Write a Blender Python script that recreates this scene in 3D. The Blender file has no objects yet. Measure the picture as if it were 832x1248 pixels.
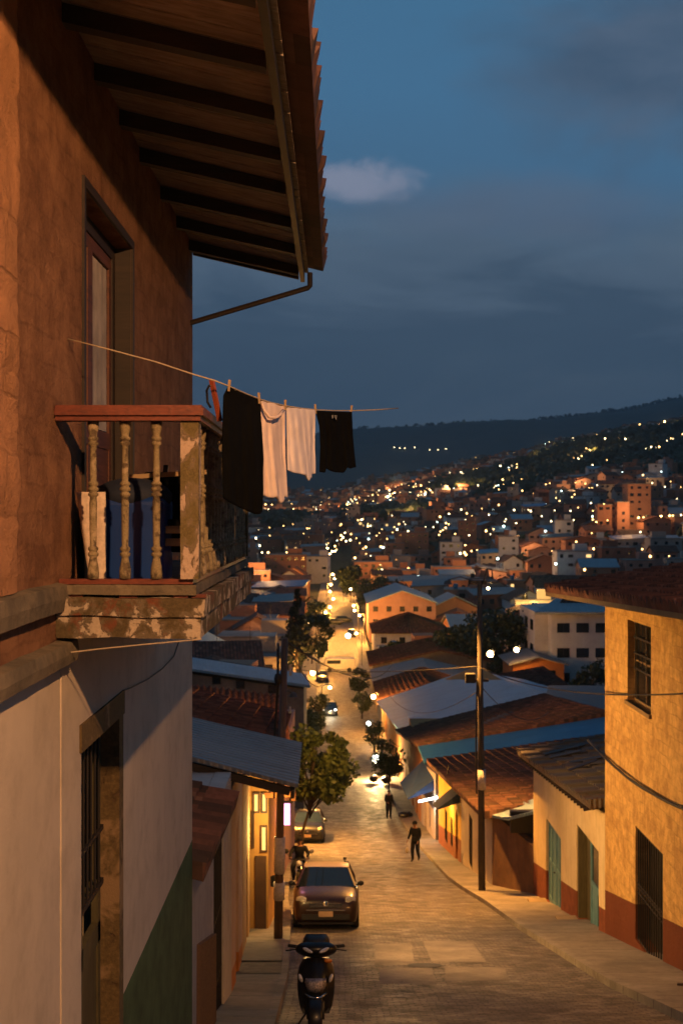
import bpy, bmesh, math, random
from mathutils import Vector, Matrix, noise
random.seed(7)
S = bpy.context.scene
COL = S.collection
R = math.radians
V = Vector
# ------------------------------------------------------------------ camera
FPX, CX, CY = 1400.0, 410.0, 628.0
cd = bpy.data.cameras.new('camera'); cam = bpy.data.objects.new('camera', cd); COL.objects.link(cam)
cd.sensor_fit = 'VERTICAL'; cd.sensor_height = 36; cd.lens = 36*FPX/1248
cd.shift_x = 6/1248; cd.shift_y = 4/1248
cd.clip_start = 0.05; cd.clip_end = 20000
cam.location = (0, 0, 0); cam.rotation_euler = (R(90), 0, 0)
cd.dof.use_dof = True; cd.dof.focus_distance = 8.5; cd.dof.aperture_fstop = 3.5
S.camera = cam
S.render.engine = 'CYCLES'
S.cycles.use_denoising = True
S.cycles.max_bounces = 5; S.cycles.diffuse_bounces = 3; S.cycles.glossy_bounces = 2
S.cycles.transmission_bounces = 3; S.cycles.volume_bounces = 0; S.cycles.transparent_max_bounces = 6
S.cycles.sample_clamp_indirect = 3; S.cycles.sample_clamp_direct = 0
S.cycles.caustics_reflective = False; S.cycles.caustics_refractive = False
S.view_settings.view_transform = 'Standard'; S.view_settings.look = 'None'
S.view_settings.exposure = 0; S.view_settings.gamma = 1

# ------------------------------------------------------------------ node helper
class NT:
    def __init__(s, nt): s.nt = nt
    def n(s, typ, **kw):
        nd = s.nt.nodes.new(typ)
        for k, v in kw.items():
            if k.startswith('i_'):
                key = k[2:]
                nd.inputs[int(key) if key.isdigit() else key].default_value = v
            else: setattr(nd, k, v)
        return nd
    def l(s, a, b): s.nt.links.new(a, b)
    def put(s, sock, v):
        if isinstance(v, bpy.types.NodeSocket): s.l(v, sock)
        elif v is not None: sock.default_value = v
    def math(s, op, a, b=None, c=None, clamp=False):
        m = s.n('ShaderNodeMath', operation=op, use_clamp=clamp)
        s.put(m.inputs[0], a)
        if b is not None: s.put(m.inputs[1], b)
        if c is not None: s.put(m.inputs[2], c)
        return m.outputs[0]
    def mix(s, f, a, b, blend='MIX'):
        m = s.n('ShaderNodeMix', data_type='RGBA', blend_type=blend)
        s.put(m.inputs[0], f); s.put(m.inputs[6], a); s.put(m.inputs[7], b)
        return m.outputs[2]
    def noise(s, vec, scale, detail=4, rough=.55, dist=0):
        m = s.n('ShaderNodeTexNoise'); m.inputs['Scale'].default_value = scale
        m.inputs['Detail'].default_value = detail; m.inputs['Roughness'].default_value = rough
        m.inputs['Distortion'].default_value = dist
        if vec is not None: s.l(vec, m.inputs['Vector'])
        return m.outputs['Fac']
    def ramp(s, f, stops, interp='LINEAR'):
        m = s.n('ShaderNodeValToRGB'); cr = m.color_ramp; cr.interpolation = interp
        while len(cr.elements) < len(stops): cr.elements.new(.5)
        for e, (p, c) in zip(cr.elements, stops):
            e.position = p; e.color = c if len(c) == 4 else (*c, 1)
        s.l(f, m.inputs[0]); return m.outputs[0]
    def mr(s, f, a, b, c=0, d=1, smooth=False):
        m = s.n('ShaderNodeMapRange'); m.clamp = True
        if smooth: m.interpolation_type = 'SMOOTHSTEP'
        s.put(m.inputs[0], f)
        for i, v in enumerate((a, b, c, d)): m.inputs[i+1].default_value = v
        return m.outputs[0]
    def mapping(s, vec, scale=(1,1,1), loc=(0,0,0)):
        m = s.n('ShaderNodeMapping'); s.l(vec, m.inputs[0])
        m.inputs['Scale'].default_value = scale; m.inputs['Location'].default_value = loc
        return m.outputs[0]

# ------------------------------------------------------------------ world: dusk sky with clouds
W = bpy.data.worlds.new('World'); S.world = W; W.use_nodes = True
W.node_tree.nodes.clear()
w = NT(W.node_tree)
SUN_EL, SUN_ROT = R(1.5), R(250)
sky = w.n('ShaderNodeTexSky', sky_type='NISHITA'); sky.sun_disc = False
sky.sun_elevation = SUN_EL; sky.sun_rotation = SUN_ROT; sky.altitude = 2500
tc = w.n('ShaderNodeTexCoord').outputs['Generated']
sx = w.n('ShaderNodeSeparateXYZ'); w.l(tc, sx.inputs[0])
az = w.math('ARCTAN2', sx.outputs[0], sx.outputs[1])
hor = w.math('SQRT', w.math('ADD', w.math('POWER', sx.outputs[0], 2), w.math('POWER', sx.outputs[1], 2)))
el = w.math('DIVIDE', sx.outputs[2], w.math('MAXIMUM', hor, .001))
cv = w.n('ShaderNodeCombineXYZ'); w.l(az, cv.inputs[0]); w.l(el, cv.inputs[1])
uv = cv.outputs[0]
nis = w.mix(1.0, sky.outputs[0], (0.05, 0.085, 0.12, 1), 'MULTIPLY')
grad = w.ramp(w.mr(el, -.05, .95), [(0, (.045,.070,.115)), (.15, (.060,.105,.175)), (.28, (.062,.135,.235)),
        (.42, (.058,.160,.290)), (.6, (.050,.150,.27)), (1, (.040,.10,.18))])
clear = w.mix(.85, nis, grad)
# broad low bank of cloud
nb = w.noise(w.mapping(uv, (2.2, 8, 1)), 1.9, 9, .62, .5)
nb2 = w.noise(w.mapping(uv, (3, 6, 1), (3, 1, 0)), 2.5, 7, .6, .2)
edge = w.math('ADD', el, w.math('MULTIPLY', w.math('SUBTRACT', nb2, .5), .10))
edge = w.math('ADD', edge, w.math('MULTIPLY', az, .10))
bank = w.mr(edge, .315, .235, 0, .86, True)
bankc = w.ramp(w.mr(w.math('ADD', el, w.math('MULTIPLY', w.math('SUBTRACT', nb, .5), .34)), .0, .32),
    [(0, (.046,.080,.122)), (.22, (.062,.092,.132)), (.36, (.050,.080,.120)), (.5, (.046,.073,.112)), (.66, (.075,.110,.158)), (1, (.105,.150,.205))])
c1 = w.mix(bank, clear, bankc)
# grey cloud upper right
def blob(cx, cy, rx, ry, amp, sc):
    dx = w.math('DIVIDE', w.math('SUBTRACT', az, cx), rx); dy = w.math('DIVIDE', w.math('SUBTRACT', el, cy), ry)
    r2 = w.math('SQRT', w.math('ADD', w.math('MULTIPLY', dx, dx), w.math('MULTIPLY', dy, dy)))
    nn = w.noise(w.mapping(uv, (1, 1.5, 1), (cx*7, cy*3, 0)), sc, 7, .6, .4)
    return w.math('SUBTRACT', r2, w.math('MULTIPLY', w.math('SUBTRACT', nn, .5), amp))
b1 = w.mr(blob(.285, .385, .17, .085, 1.7, 7), 1.25, .35, 0, .85, True)
c2 = w.mix(b1, c1, w.ramp(nb2, [(.3, (.040,.068,.112)), (.7, (.082,.112,.165))]))
b2 = w.mr(blob(.018, .290, .072, .024, 2.3, 18), 1.0, .2, 0, .92, True)
c3 = w.mix(b2, c2, (.21, .24, .33, 1))
b3 = w.mr(blob(.15, .265, .13, .03, 1.6, 9), 1.2, .3, 0, .4, True)
c4 = w.mix(b3, c3, (.095, .125, .19, 1))
bg = w.n('ShaderNodeBackground'); rear = w.mr(w.math('ABSOLUTE', az), 1.2, 2.2, 1, .5, True)
c5 = w.mix(1.0, c4, rear, 'MULTIPLY')
w.l(c5, bg.inputs[0]); bg.inputs[1].default_value = 1.25
wo = w.n('ShaderNodeOutputWorld'); w.l(bg.outputs[0], wo.inputs[0])

# ------------------------------------------------------------------ last of the daylight
sd = bpy.data.lights.new('sun', 'SUN'); sd.energy = 0.03; sd.angle = R(20); sd.color = (.75, .8, 1)
so = bpy.data.objects.new('sun', sd); COL.objects.link(so)
so.rotation_euler = (R(70), 0, R(-60))
SODIUM = (1.0, .41, .07)

def point_light(loc, watts, color=SODIUM, radius=.12, parent=None, name='lamp_light', spot=None, aim=(0,0,-1)):
    d = bpy.data.lights.new(name, 'SPOT' if spot else 'POINT'); d.energy = watts; d.color = color; d.shadow_soft_size = radius
    if spot: d.spot_size = R(spot); d.spot_blend = .6
    o = bpy.data.objects.new(name, d); COL.objects.link(o); o.location = loc
    if spot: o.rotation_euler = V(aim).to_track_quat('-Z', 'Y').to_euler()
    if parent is not None: o.parent = parent
    return o

def P(px, py, d): return V(((px-CX)*d/FPX, d, (CY-py)*d/FPX))
def lerp(a, b, t): return a+(b-a)*t
def interp(tab, x):
    if x <= tab[0][0]: return tab[0][1]
    for (a, va), (b, vb) in zip(tab, tab[1:]):
        if x <= b: return lerp(va, vb, (x-a)/(b-a))
    return tab[-1][1]

# ------------------------------------------------------------------ materials
MATS = {}
def newmat(name):
    m = bpy.data.materials.new(name); m.use_nodes = True; m.node_tree.nodes.clear()
    t = NT(m.node_tree)
    out = t.n('ShaderNodeOutputMaterial'); b = t.n('ShaderNodeBsdfPrincipled'); t.l(b.outputs[0], out.inputs[0])
    MATS[name] = m
    return m, t, b
def bump(t, b, h, strength=.4, dist=.01):
    bp = t.n('ShaderNodeBump'); bp.inputs['Strength'].default_value = strength; bp.inputs['Distance'].default_value = dist
    t.l(h, bp.inputs['Height']); t.l(bp.outputs[0], b.inputs['Normal'])
def C4(c): return (*c, 1)
def dark(c, k): return tuple(x*k for x in c)

def plain(name, c, rough=.6, metal=0, var=.25, sc=3, bmp=0, coat=0, spec=.5):
    m, t, b = newmat(name)
    tcn = t.n('ShaderNodeTexCoord').outputs['Object']
    n1 = t.noise(tcn, sc, 5)
    t.l(t.mix(t.mr(n1, .3, .7), C4(dark(c, 1-var)), C4(dark(c, 1+var*.6))), b.inputs['Base Color'])
    b.inputs['Roughness'].default_value = rough; b.inputs['Metallic'].default_value = metal
    b.inputs['Specular IOR Level'].default_value = spec
    if coat: b.inputs['Coat Weight'].default_value = coat; b.inputs['Coat Roughness'].default_value = .08
    if bmp: bump(t, b, t.noise(tcn, sc*12, 5), .5, bmp)
    return m
def emis(name, c, s, sampled=False):
    m, t, b = newmat(name)
    b.inputs['Base Color'].default_value = C4(dark(c, .5)); b.inputs['Emission Color'].default_value = C4(c)
    b.inputs['Emission Strength'].default_value = s
    if not sampled: m.cycles.emission_sampling = 'NONE'
    return m

def stucco(name, c, c2=None, sc=1.0, grime=.35, bs=.006, stain=(.12,.09,.07), rough=.9, fine=60, dado=None, streaks=.35):
    """painted plaster: patchy colour, fine grain, rain streaks; dado=(z, colour) paints the foot of the wall"""
    m, t, b = newmat(name)
    g = t.n('ShaderNodeNewGeometry').outputs['Position']
    c2 = c2 or dark(c, .75)
    n1 = t.noise(g, .7*sc, 6, .6); n2 = t.noise(g, 3.5*sc, 6, .65)
    col = t.mix(t.mr(n1, .35, .65), C4(c), C4(c2))
    col = t.mix(t.mr(n2, .48, .72, 0, grime), col, C4(stain))
    st = t.noise(t.mapping(g, (5, 5, .35)), 1.2, 5, .6)
    col = t.mix(t.mr(st, .5, .75, 0, streaks), col, C4(dark(c, .5)))
    if dado:
        sz = t.n('ShaderNodeSeparateXYZ'); t.l(g, sz.inputs[0])
        zz = t.math('ADD', sz.outputs[2], t.math('MULTIPLY', t.math('SUBTRACT', t.noise(g, 30, 3), .5), .015))
        if dado[2:]:   # falls with the street: z = z0 + k*(y-y0)
            zz = t.math('SUBTRACT', zz, t.math('MULTIPLY', t.math('SUBTRACT', sz.outputs[1], dado[3]), dado[2]))
        f = t.math('LESS_THAN', zz, dado[0])
        dc = t.mix(t.mr(n2, .4, .7), C4(dado[1]), C4(dark(dado[1], .55)))
        col = t.mix(f, col, dc)
    t.l(col, b.inputs['Base Color']); b.inputs['Roughness'].default_value = rough
    b.inputs['Specular IOR Level'].default_value = .25
    blot = t.noise(t.mapping(g, (1, 1, .6), (3, 8, 2)), 1.3, 8, .7, .8)
    h = t.math('ADD', t.noise(g, fine, 6, .7), t.math('MULTIPLY', t.math('ADD', n2, blot), 1.5))
    bump(t, b, h, .6, bs)
    return m

def rough_wall(name, c, c2, bw=.34, bh=.17, k=.5, dado=None, mort=.45):
    """rough plaster through which the courses of the adobe blocks show"""
    m, t, b = newmat(name)
    g = t.n('ShaderNodeNewGeometry').outputs['Position']
    s = t.n('ShaderNodeSeparateXYZ'); t.l(g, s.inputs[0])
    wob = t.math('MULTIPLY', t.math('SUBTRACT', t.noise(g, 2.2, 4), .5), .16)
    wob2 = t.math('MULTIPLY', t.math('SUBTRACT', t.noise(t.mapping(g, (1,1,1), (5,3,1)), 2.6, 4), .5), .12)
    cb = t.n('ShaderNodeCombineXYZ'); t.l(t.math('ADD', t.math('ADD', s.outputs[1], s.outputs[0]), wob), cb.inputs[0]); t.l(t.math('ADD', s.outputs[2], wob2), cb.inputs[1])
    br = t.n('ShaderNodeTexBrick'); t.l(cb.outputs[0], br.inputs['Vector'])
    br.inputs['Scale'].default_value = 1; br.inputs['Brick Width'].default_value = bw; br.inputs['Row Height'].default_value = bh
    br.inputs['Mortar Size'].default_value = .012; br.inputs['Mortar Smooth'].default_value = .6; br.inputs['Bias'].default_value = 0
    br.inputs['Color1'].default_value = C4(c); br.inputs['Color2'].default_value = C4(c2); br.inputs['Mortar'].default_value = C4(dark(c2, .6))
    n1 = t.noise(g, 1.1, 6, .6); n2 = t.noise(g, 6, 6, .65); n3 = t.noise(g, 45, 6, .7)
    vis = t.mr(n1, .38, .62, .1, k)
    base_c = t.mix(t.mr(t.noise(t.mapping(g, (1, 1, 1), (7, 2, 5)), 2.6, 7, .68, .4), .36, .64), C4(c), C4(c2))
    col = t.mix(vis, base_c, br.outputs['Color'])
    col = t.mix(t.mr(n2, .45, .72, 0, .45), col, C4(dark(c2, .5)))
    col = t.mix(t.mr(n3, .5, .75, 0, .3), col, C4(dark(c, 1.3)))
    h = t.math('SUBTRACT', t.math('ADD', n3, t.math('MULTIPLY', n2, 2.0)), t.math('MULTIPLY', t.math('MULTIPLY', br.outputs['Fac'], vis), mort))
    if dado:
        zz = t.math('ADD', s.outputs[2], t.math('MULTIPLY', t.math('SUBTRACT', n2, .5), .05))
        zz = t.math('SUBTRACT', zz, t.math('MULTIPLY', t.math('SUBTRACT', s.outputs[1], dado[3]), dado[2]))
        col = t.mix(t.math('LESS_THAN', zz, dado[0]), col, t.mix(n1, C4(dado[1]), C4(dark(dado[1], .6))))
    t.l(col, b.inputs['Base Color']); b.inputs['Roughness'].default_value = .92; b.inputs['Specular IOR Level'].default_value = .2
    bump(t, b, h, 1, .022)
    return m

def peeling(name, base, under, third, sc=7, amount=.54, vertical=1):
    m, t, b = newmat(name)
    g = t.n('ShaderNodeNewGeometry').outputs['Position']
    n1 = t.noise(t.mapping(g, (1,1,vertical)), sc, 7, .62, .35); n2 = t.noise(g, sc*.6, 5, .6, .5); n3 = t.noise(g, sc*9, 5, .7)
    col = t.mix(t.mr(n3, .3, .7), C4(base), C4(dark(base, .5)))
    col = t.mix(t.mr(n2, .55, .62), col, C4(third))
    n1 = t.math('ADD', n1, t.math('MULTIPLY', t.math('SUBTRACT', n3, .5), .12))
    col = t.mix(t.mr(n1, amount-.07, amount-.02, 0, .6), col, C4(tuple((a+b_)*.3 for a, b_ in zip(base, under))))
    f = t.mr(n1, amount, amount+.03)
    col = t.mix(f, col, t.mix(t.mr(n3, .35, .8), C4(under), C4(dark(under, .65))))
    t.l(col, b.inputs['Base Color']); b.inputs['Roughness'].default_value = .85; b.inputs['Specular IOR Level'].default_value = .3
    h = t.math('SUBTRACT', t.math('MULTIPLY', n3, .6), t.math('MULTIPLY', f, .8))
    bump(t, b, h, .8, .012)
    return m

def wood(name, c, c2, axis=(1,1,14), rough=.6, sc=2.5):
    m, t, b = newmat(name)
    g = t.n('ShaderNodeTexCoord').outputs['Object']
    n1 = t.noise(t.mapping(g, axis), sc, 6, .6, .6); n2 = t.noise(g, 3, 5)
    col = t.mix(t.mr(n1, .3, .7), C4(c), C4(c2)); col = t.mix(t.mr(n2, .5, .8, 0, .5), col, C4(dark(c2, .6)))
    t.l(col, b.inputs['Base Color']); b.inputs['Roughness'].default_value = rough
    bump(t, b, n1, .5, .004)
    return m

def tilemat(name, cols, tw=.24, th=.42, moss=.3, mosc=(.035,.04,.025), bumpy=False):
    m, t, b = newmat(name)
    uvn = t.n('ShaderNodeUVMap').outputs[0]
    fl = t.n('ShaderNodeVectorMath', operation='FLOOR'); t.l(t.mapping(uvn, (1/tw, 1/th, 1)), fl.inputs[0])
    wn = t.n('ShaderNodeTexWhiteNoise'); wn.noise_dimensions = '3D'; t.l(fl.outputs[0], wn.inputs['Vector'])
    n = len(cols)
    col = t.ramp(wn.outputs['Value'], [(i/(n-1), c) for i, c in enumerate(cols)])
    g = t.n('ShaderNodeNewGeometry').outputs['Position']
    n1 = t.noise(g, .35, 6, .65); n2 = t.noise(g, 8, 5, .65)
    col = t.mix(t.mr(n1, .42, .68, 0, moss), col, C4(mosc)); col = t.mix(t.mr(n2, .45, .75, 0, .5), col, C4(dark(cols[0], .5)))
    t.l(col, b.inputs['Base Color']); b.inputs['Roughness'].default_value = .88; b.inputs['Specular IOR Level'].default_value = .25
    if bumpy:
        s = t.n('ShaderNodeSeparateXYZ'); t.l(t.mapping(uvn, (2*math.pi/tw, 1/th, 1)), s.inputs[0])
        h = t.math('ADD', t.math('MULTIPLY', t.math('SINE', s.outputs[0]), .5), t.math('MULTIPLY', t.math('FRACT', s.outputs[1]), -.5))
        bump(t, b, h, .9, .08)
    else: bump(t, b, n2, .5, .012)
    return m

def metalroof(name, c, rust=.25, rough=.5, pitch=.12, rustc=(.10,.05,.03)):
    m, t, b = newmat(name)
    uvn = t.n('ShaderNodeUVMap').outputs[0]
    g = t.n('ShaderNodeNewGeometry').outputs['Position']
    n1 = t.noise(g, .5, 6, .65); n2 = t.noise(g, 6, 6, .65)
    stv = t.noise(t.mapping(uvn, (5, .3, 1)), 1.5, 5)
    col = t.mix(t.mr(stv, .3, .7), C4(c), C4(dark(c, .72)))
    fl = t.n('ShaderNodeVectorMath', operation='FLOOR'); t.l(t.mapping(uvn, (1/.9, 1/2.4, 1)), fl.inputs[0])
    wn = t.n('ShaderNodeTexWhiteNoise'); t.l(fl.outputs[0], wn.inputs['Vector'])
    col = t.mix(t.mr(wn.outputs['Value'], 0, 1, 0, .3), col, C4(dark(c, .6)))
    col = t.mix(t.math('MULTIPLY', t.mr(n1, .45, .7), t.mr(n2, .4, .6, 0, rust*2)), col, C4(rustc))
    t.l(col, b.inputs['Base Color']); b.inputs['Roughness'].default_value = rough; b.inputs['Metallic'].default_value = .15
    s = t.n('ShaderNodeSeparateXYZ'); t.l(t.mapping(uvn, (2*math.pi/pitch, 1, 1)), s.inputs[0])
    bump(t, b, t.math('ADD', t.math('SINE', s.outputs[0]), n2), .9, pitch*.18)
    return m

def farwall(name, c, c2):
    """brickwork seen far off, each house a shade of its own"""
    m, t, b = newmat(name)
    g = t.n('ShaderNodeNewGeometry').outputs['Position']
    oi = t.n('ShaderNodeObjectInfo').outputs['Random']
    n1 = t.noise(g, .25, 5, .6); n2 = t.noise(g, 1.6, 5, .65)
    col = t.mix(t.math('FRACT', t.math('ADD', oi, t.mr(n1, .3, .7, 0, .7))), C4(c), C4(c2))
    col = t.mix(t.mr(n2, .45, .75, 0, .55), col, C4(dark(c2, .5)))
    t.l(col, b.inputs['Base Color']); b.inputs['Roughness'].default_value = .9
    return m

def leafmat(name, c, c2, trans=.25):
    m, t, b = newmat(name)
    g = t.n('ShaderNodeNewGeometry')
    wn = t.n('ShaderNodeTexWhiteNoise'); wn.noise_dimensions = '1D'
    n1 = t.noise(g.outputs['Position'], 1.2, 4)
    rpi = g.outputs['Random Per Island']
    col = t.mix(rpi, C4(c), C4(c2)); col = t.mix(t.mr(n1, .35, .7, 0, .5), col, C4(dark(c, .6)))
    t.l(col, b.inputs['Base Color']); b.inputs['Roughness'].default_value = .55
    tr = t.n('ShaderNodeBsdfTranslucent'); t.l(col, tr.inputs[0])
    ms = t.n('ShaderNodeMixShader'); ms.inputs[0].default_value = trans
    out = [x for x in m.node_tree.nodes if x.type == 'OUTPUT_MATERIAL'][0]
    t.l(b.outputs[0], ms.inputs[1]); t.l(tr.outputs[0], ms.inputs[2]); t.l(ms.outputs[0], out.inputs[0])
    return m

def roadmat():
    m, t, b = newmat('cobbles')
    g = t.n('ShaderNodeNewGeometry').outputs['Position']
    wv = t.n('ShaderNodeVectorMath', operation='ADD')
    wob = t.n('ShaderNodeTexNoise'); wob.inputs['Scale'].default_value = 3; t.l(g, wob.inputs['Vector'])
    sc = t.n('ShaderNodeVectorMath', operation='SCALE'); t.l(wob.outputs['Color'], sc.inputs[0]); sc.inputs['Scale'].default_value = .13
    t.l(g, wv.inputs[0]); t.l(sc.outputs[0], wv.inputs[1])
    mp = t.mapping(wv.outputs[0], (1, 1, 0))
    br = t.n('ShaderNodeTexBrick'); t.l(mp, br.inputs['Vector'])
    br.inputs['Scale'].default_value = 1; br.inputs['Brick Width'].default_value = .21; br.inputs['Row Height'].default_value = .12
    br.inputs['Mortar Size'].default_value = .016; br.inputs['Mortar Smooth'].default_value = .5
    br.inputs['Color1'].default_value = (.11,.09,.07,1); br.inputs['Color2'].default_value = (.29,.24,.18,1); br.inputs['Mortar'].default_value = (.03,.024,.018,1)
    n1 = t.noise(g, .35, 6, .6); n2 = t.noise(g, 1.7, 6, .65, .5); n3 = t.noise(g, 30, 5, .7)
    col = t.mix(t.mr(n1, .35, .65, 0, .55), br.outputs['Color'], (.085,.072,.06,1))
    col = t.mix(t.mr(n2, .45, .72, 0, .8), col, (.075,.06,.048,1))
    col = t.mix(t.mr(n2, .42, .22, 0, .6), col, (.32,.27,.22,1))
    t.l(col, b.inputs['Base Color'])
    t.l(t.mr(n2, .3, .7, .42, .8), b.inputs['Roughness'])
    h = t.math('ADD', t.math('MULTIPLY', br.outputs['Fac'], -1.0), t.math('ADD', t.math('MULTIPLY', n3, .7), t.math('MULTIPLY', n2, 2.5)))
    bump(t, b, h, 1, .04)
    return m

def concrete(name, c, joint=1.5, rough=.8, sc=1.0):
    m, t, b = newmat(name)
    g = t.n('ShaderNodeNewGeometry').outputs['Position']
    n1 = t.noise(g, .9*sc, 7, .65, .3); n2 = t.noise(g, 7*sc, 6, .65); n3 = t.noise(g, 60, 4, .7)
    col = t.mix(t.mr(n1, .35, .65), C4(c), C4(dark(c, .5))); col = t.mix(t.mr(n2, .5, .75, 0, .6), col, C4(dark(c, .35)))
    h = t.math('ADD', n3, t.math('MULTIPLY', n2, 2))
    if joint:
        s = t.n('ShaderNodeSeparateXYZ'); t.l(g, s.inputs[0])
        j = t.math('PINGPONG', t.math('ADD', s.outputs[1], t.math('MULTIPLY', n1, .05)), joint/2)
        jf = t.math('LESS_THAN', j, .015)
        col = t.mix(jf, col, C4(dark(c, .25))); h = t.math('SUBTRACT', h, t.math('MULTIPLY', jf, 2))
    t.l(col, b.inputs['Base Color']); b.inputs['Roughness'].default_value = rough
    bump(t, b, h, .8, .012)
    return m
# ------------------------------------------------------------------ mesh collector and scene tree
ORG = {}
class MB:
    def __init__(s): s.v = []; s.f = []; s.uv = []; s.mi = []; s.T = None
    def pt(s, p):
        p = V(p); return s.T @ p if s.T is not None else p
    def face(s, pts, uv=None, m=0):
        i = len(s.v); s.v += [s.pt(p) for p in pts]; s.f.append(tuple(range(i, i+len(pts)))); s.mi.append(m)
        s.uv.append(uv)
    def idx(s, pts, faces, m=0, uvs=None):
        i = len(s.v); s.v += [s.pt(p) for p in pts]
        for k, fc in enumerate(faces):
            s.f.append(tuple(i+j for j in fc)); s.mi.append(m); s.uv.append([uvs[j] for j in fc] if uvs else None)
    def prism8(s, q, m=0):   # 4 bottom points, 4 top points, same winding (ccw from above)
        s.idx(q, [(3,2,1,0),(4,5,6,7),(0,1,5,4),(1,2,6,5),(2,3,7,6),(3,0,4,7)], m)
    def box(s, c, d, rot=None, m=0, taper=1):
        hx, hy, hz = d[0]/2, d[1]/2, d[2]/2
        q = [V((x*(taper if z > 0 else 1), y*(taper if z > 0 else 1), z)) for z in (-hz, hz) for x, y in ((-hx,-hy),(hx,-hy),(hx,hy),(-hx,hy))]
        if rot is not None: q = [rot @ p for p in q]
        s.prism8([p+V(c) for p in q], m)
    def bbox(s, x0, x1, y0, y1, z0, z1, m=0): s.box(((x0+x1)/2, (y0+y1)/2, (z0+z1)/2), (x1-x0, y1-y0, z1-z0), m=m)
    def bar(s, p0, p1, wd, h=None, m=0, up=(0,0,1)):
        p0, p1 = V(p0), V(p1); h = h or wd; d = (p1-p0).normalized(); u = V(up)
        if abs(d.dot(u)) > .99: u = V((0,1,0))
        sd_ = d.cross(u).normalized(); u = sd_.cross(d)
        q = []
        for p in (p0, p1): q += [p-sd_*wd/2-u*h/2, p+sd_*wd/2-u*h/2, p+sd_*wd/2+u*h/2, p-sd_*wd/2+u*h/2]
        s.idx(q, [(3,2,1,0),(4,5,6,7),(0,1,5,4),(1,2,6,5),(2,3,7,6),(3,0,4,7)], m)
    def tube(s, pts, r, n=8, m=0, cap=True):
        pts = [V(p) for p in pts]; rs = r if isinstance(r, (list, tuple)) else [r]*len(pts)
        ring = []; prev = None
        for i, p in enumerate(pts):
            d = (pts[min(i+1, len(pts)-1)]-pts[max(i-1, 0)]).normalized()
            u = prev if prev is not None else (V((0,0,1)) if abs(d.z) < .9 else V((1,0,0)))
            a = d.cross(u).normalized(); u = a.cross(d).normalized(); prev = u
            ring.append([p+(a*math.cos(2*math.pi*k/n)+u*math.sin(2*math.pi*k/n))*rs[i] for k in range(n)])
        vs = [q for rg in ring for q in rg]; fs = []
        for i in range(len(pts)-1):
            for k in range(n): fs.append((i*n+k, i*n+(k+1) % n, (i+1)*n+(k+1) % n, (i+1)*n+k))
        if cap: fs.append(tuple(range(n-1, -1, -1))); fs.append(tuple((len(pts)-1)*n+k for k in range(n)))
        s.idx(vs, fs, m)
    def lathe(s, prof, c=(0,0,0), n=16, m=0, rot=None):
        vs = []; fs = []
        for r, z in prof:
            for k in range(n):
                p = V((r*math.cos(2*math.pi*k/n), r*math.sin(2*math.pi*k/n), z))
                if rot is not None: p = rot @ p
                vs.append(p+V(c))
        for i in range(len(prof)-1):
            for k in range(n): fs.append((i*n+k, i*n+(k+1) % n, (i+1)*n+(k+1) % n, (i+1)*n+k))
        fs.append(tuple(range(n-1, -1, -1))); fs.append(tuple((len(prof)-1)*n+k for k in range(n)))
        s.idx(vs, fs, m)
    def ball(s, c, r, n=10, m=0, sc=(1,1,1), bumpy=0, seed=0):
        vs = []; fs = []; k = n//2
        for i in range(k+1):
            th = math.pi*i/k
            for j in range(n):
                ph = 2*math.pi*j/n
                p = V((math.sin(th)*math.cos(ph), math.sin(th)*math.sin(ph), math.cos(th)))
                rr = r*(1+bumpy*noise.noise(p*1.7+V((seed, seed*.3, 0)))) if bumpy else r
                vs.append(V((p.x*sc[0], p.y*sc[1], p.z*sc[2]))*rr+V(c))
        for i in range(k):
            for j in range(n): fs.append((i*n+j, i*n+(j+1) % n, (i+1)*n+(j+1) % n, (i+1)*n+j)[::-1])
        s.idx(vs, fs, m)
    def grid(s, rows, uvr=None, m=0, flip=False):
        nr, nc = len(rows), len(rows[0]); vs = [p for r in rows for p in r]
        uvs = [p for r in uvr for p in r] if uvr else None
        fs = []
        for i in range(nr-1):
            for j in range(nc-1):
                q = (i*nc+j, i*nc+j+1, (i+1)*nc+j+1, (i+1)*nc+j)
                fs.append(q[::-1] if flip else q)
        s.idx(vs, fs, m, uvs)
    def build(s, name, mat, parent=None, smooth=False, origin=None, weld=False):
        mats = mat if isinstance(mat, (list, tuple)) else [mat]
        o3 = V(origin) if origin is not None else (ORG.get(parent.name, V((0,0,0))) if parent is not None else V((0,0,0)))
        me = bpy.data.meshes.new(name)
        me.from_pydata([p-o3 for p in s.v], [], s.f)
        for mm in mats: me.materials.append(MATS[mm] if isinstance(mm, str) else mm)
        me.polygons.foreach_set('material_index', s.mi)
        ul = me.uv_layers.new(name='UVMap'); data = []
        for fc, uvf in zip(s.f, s.uv):
            if uvf: data += [c for q in uvf for c in q]
            else:
                a, b_, c_ = s.v[fc[0]], s.v[fc[1]], s.v[fc[2]]
                nn = (b_-a).cross(c_-a); ax, ay, az_ = abs(nn.x), abs(nn.y), abs(nn.z)
                for i in fc:
                    p = s.v[i]
                    data += (p.y, p.z) if ax >= ay and ax >= az_ else ((p.x, p.z) if ay >= az_ else (p.x, p.y))
        ul.data.foreach_set('uv', data)
        if smooth: me.polygons.foreach_set('use_smooth', [True]*len(me.polygons))
        if weld:
            bm = bmesh.new(); bm.from_mesh(me); bmesh.ops.remove_doubles(bm, verts=bm.verts, dist=1e-5)
            bmesh.ops.recalc_face_normals(bm, faces=bm.faces); bm.to_mesh(me); bm.free()
        me.update()
        o = bpy.data.objects.new(name, me); COL.objects.link(o)
        if parent is not None:
            o.parent = parent; ORG[o.name] = o3
            if parent.type == 'EMPTY' and parent.name not in ORG: pass
        else: o.location = o3; ORG[o.name] = o3
        return o

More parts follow.
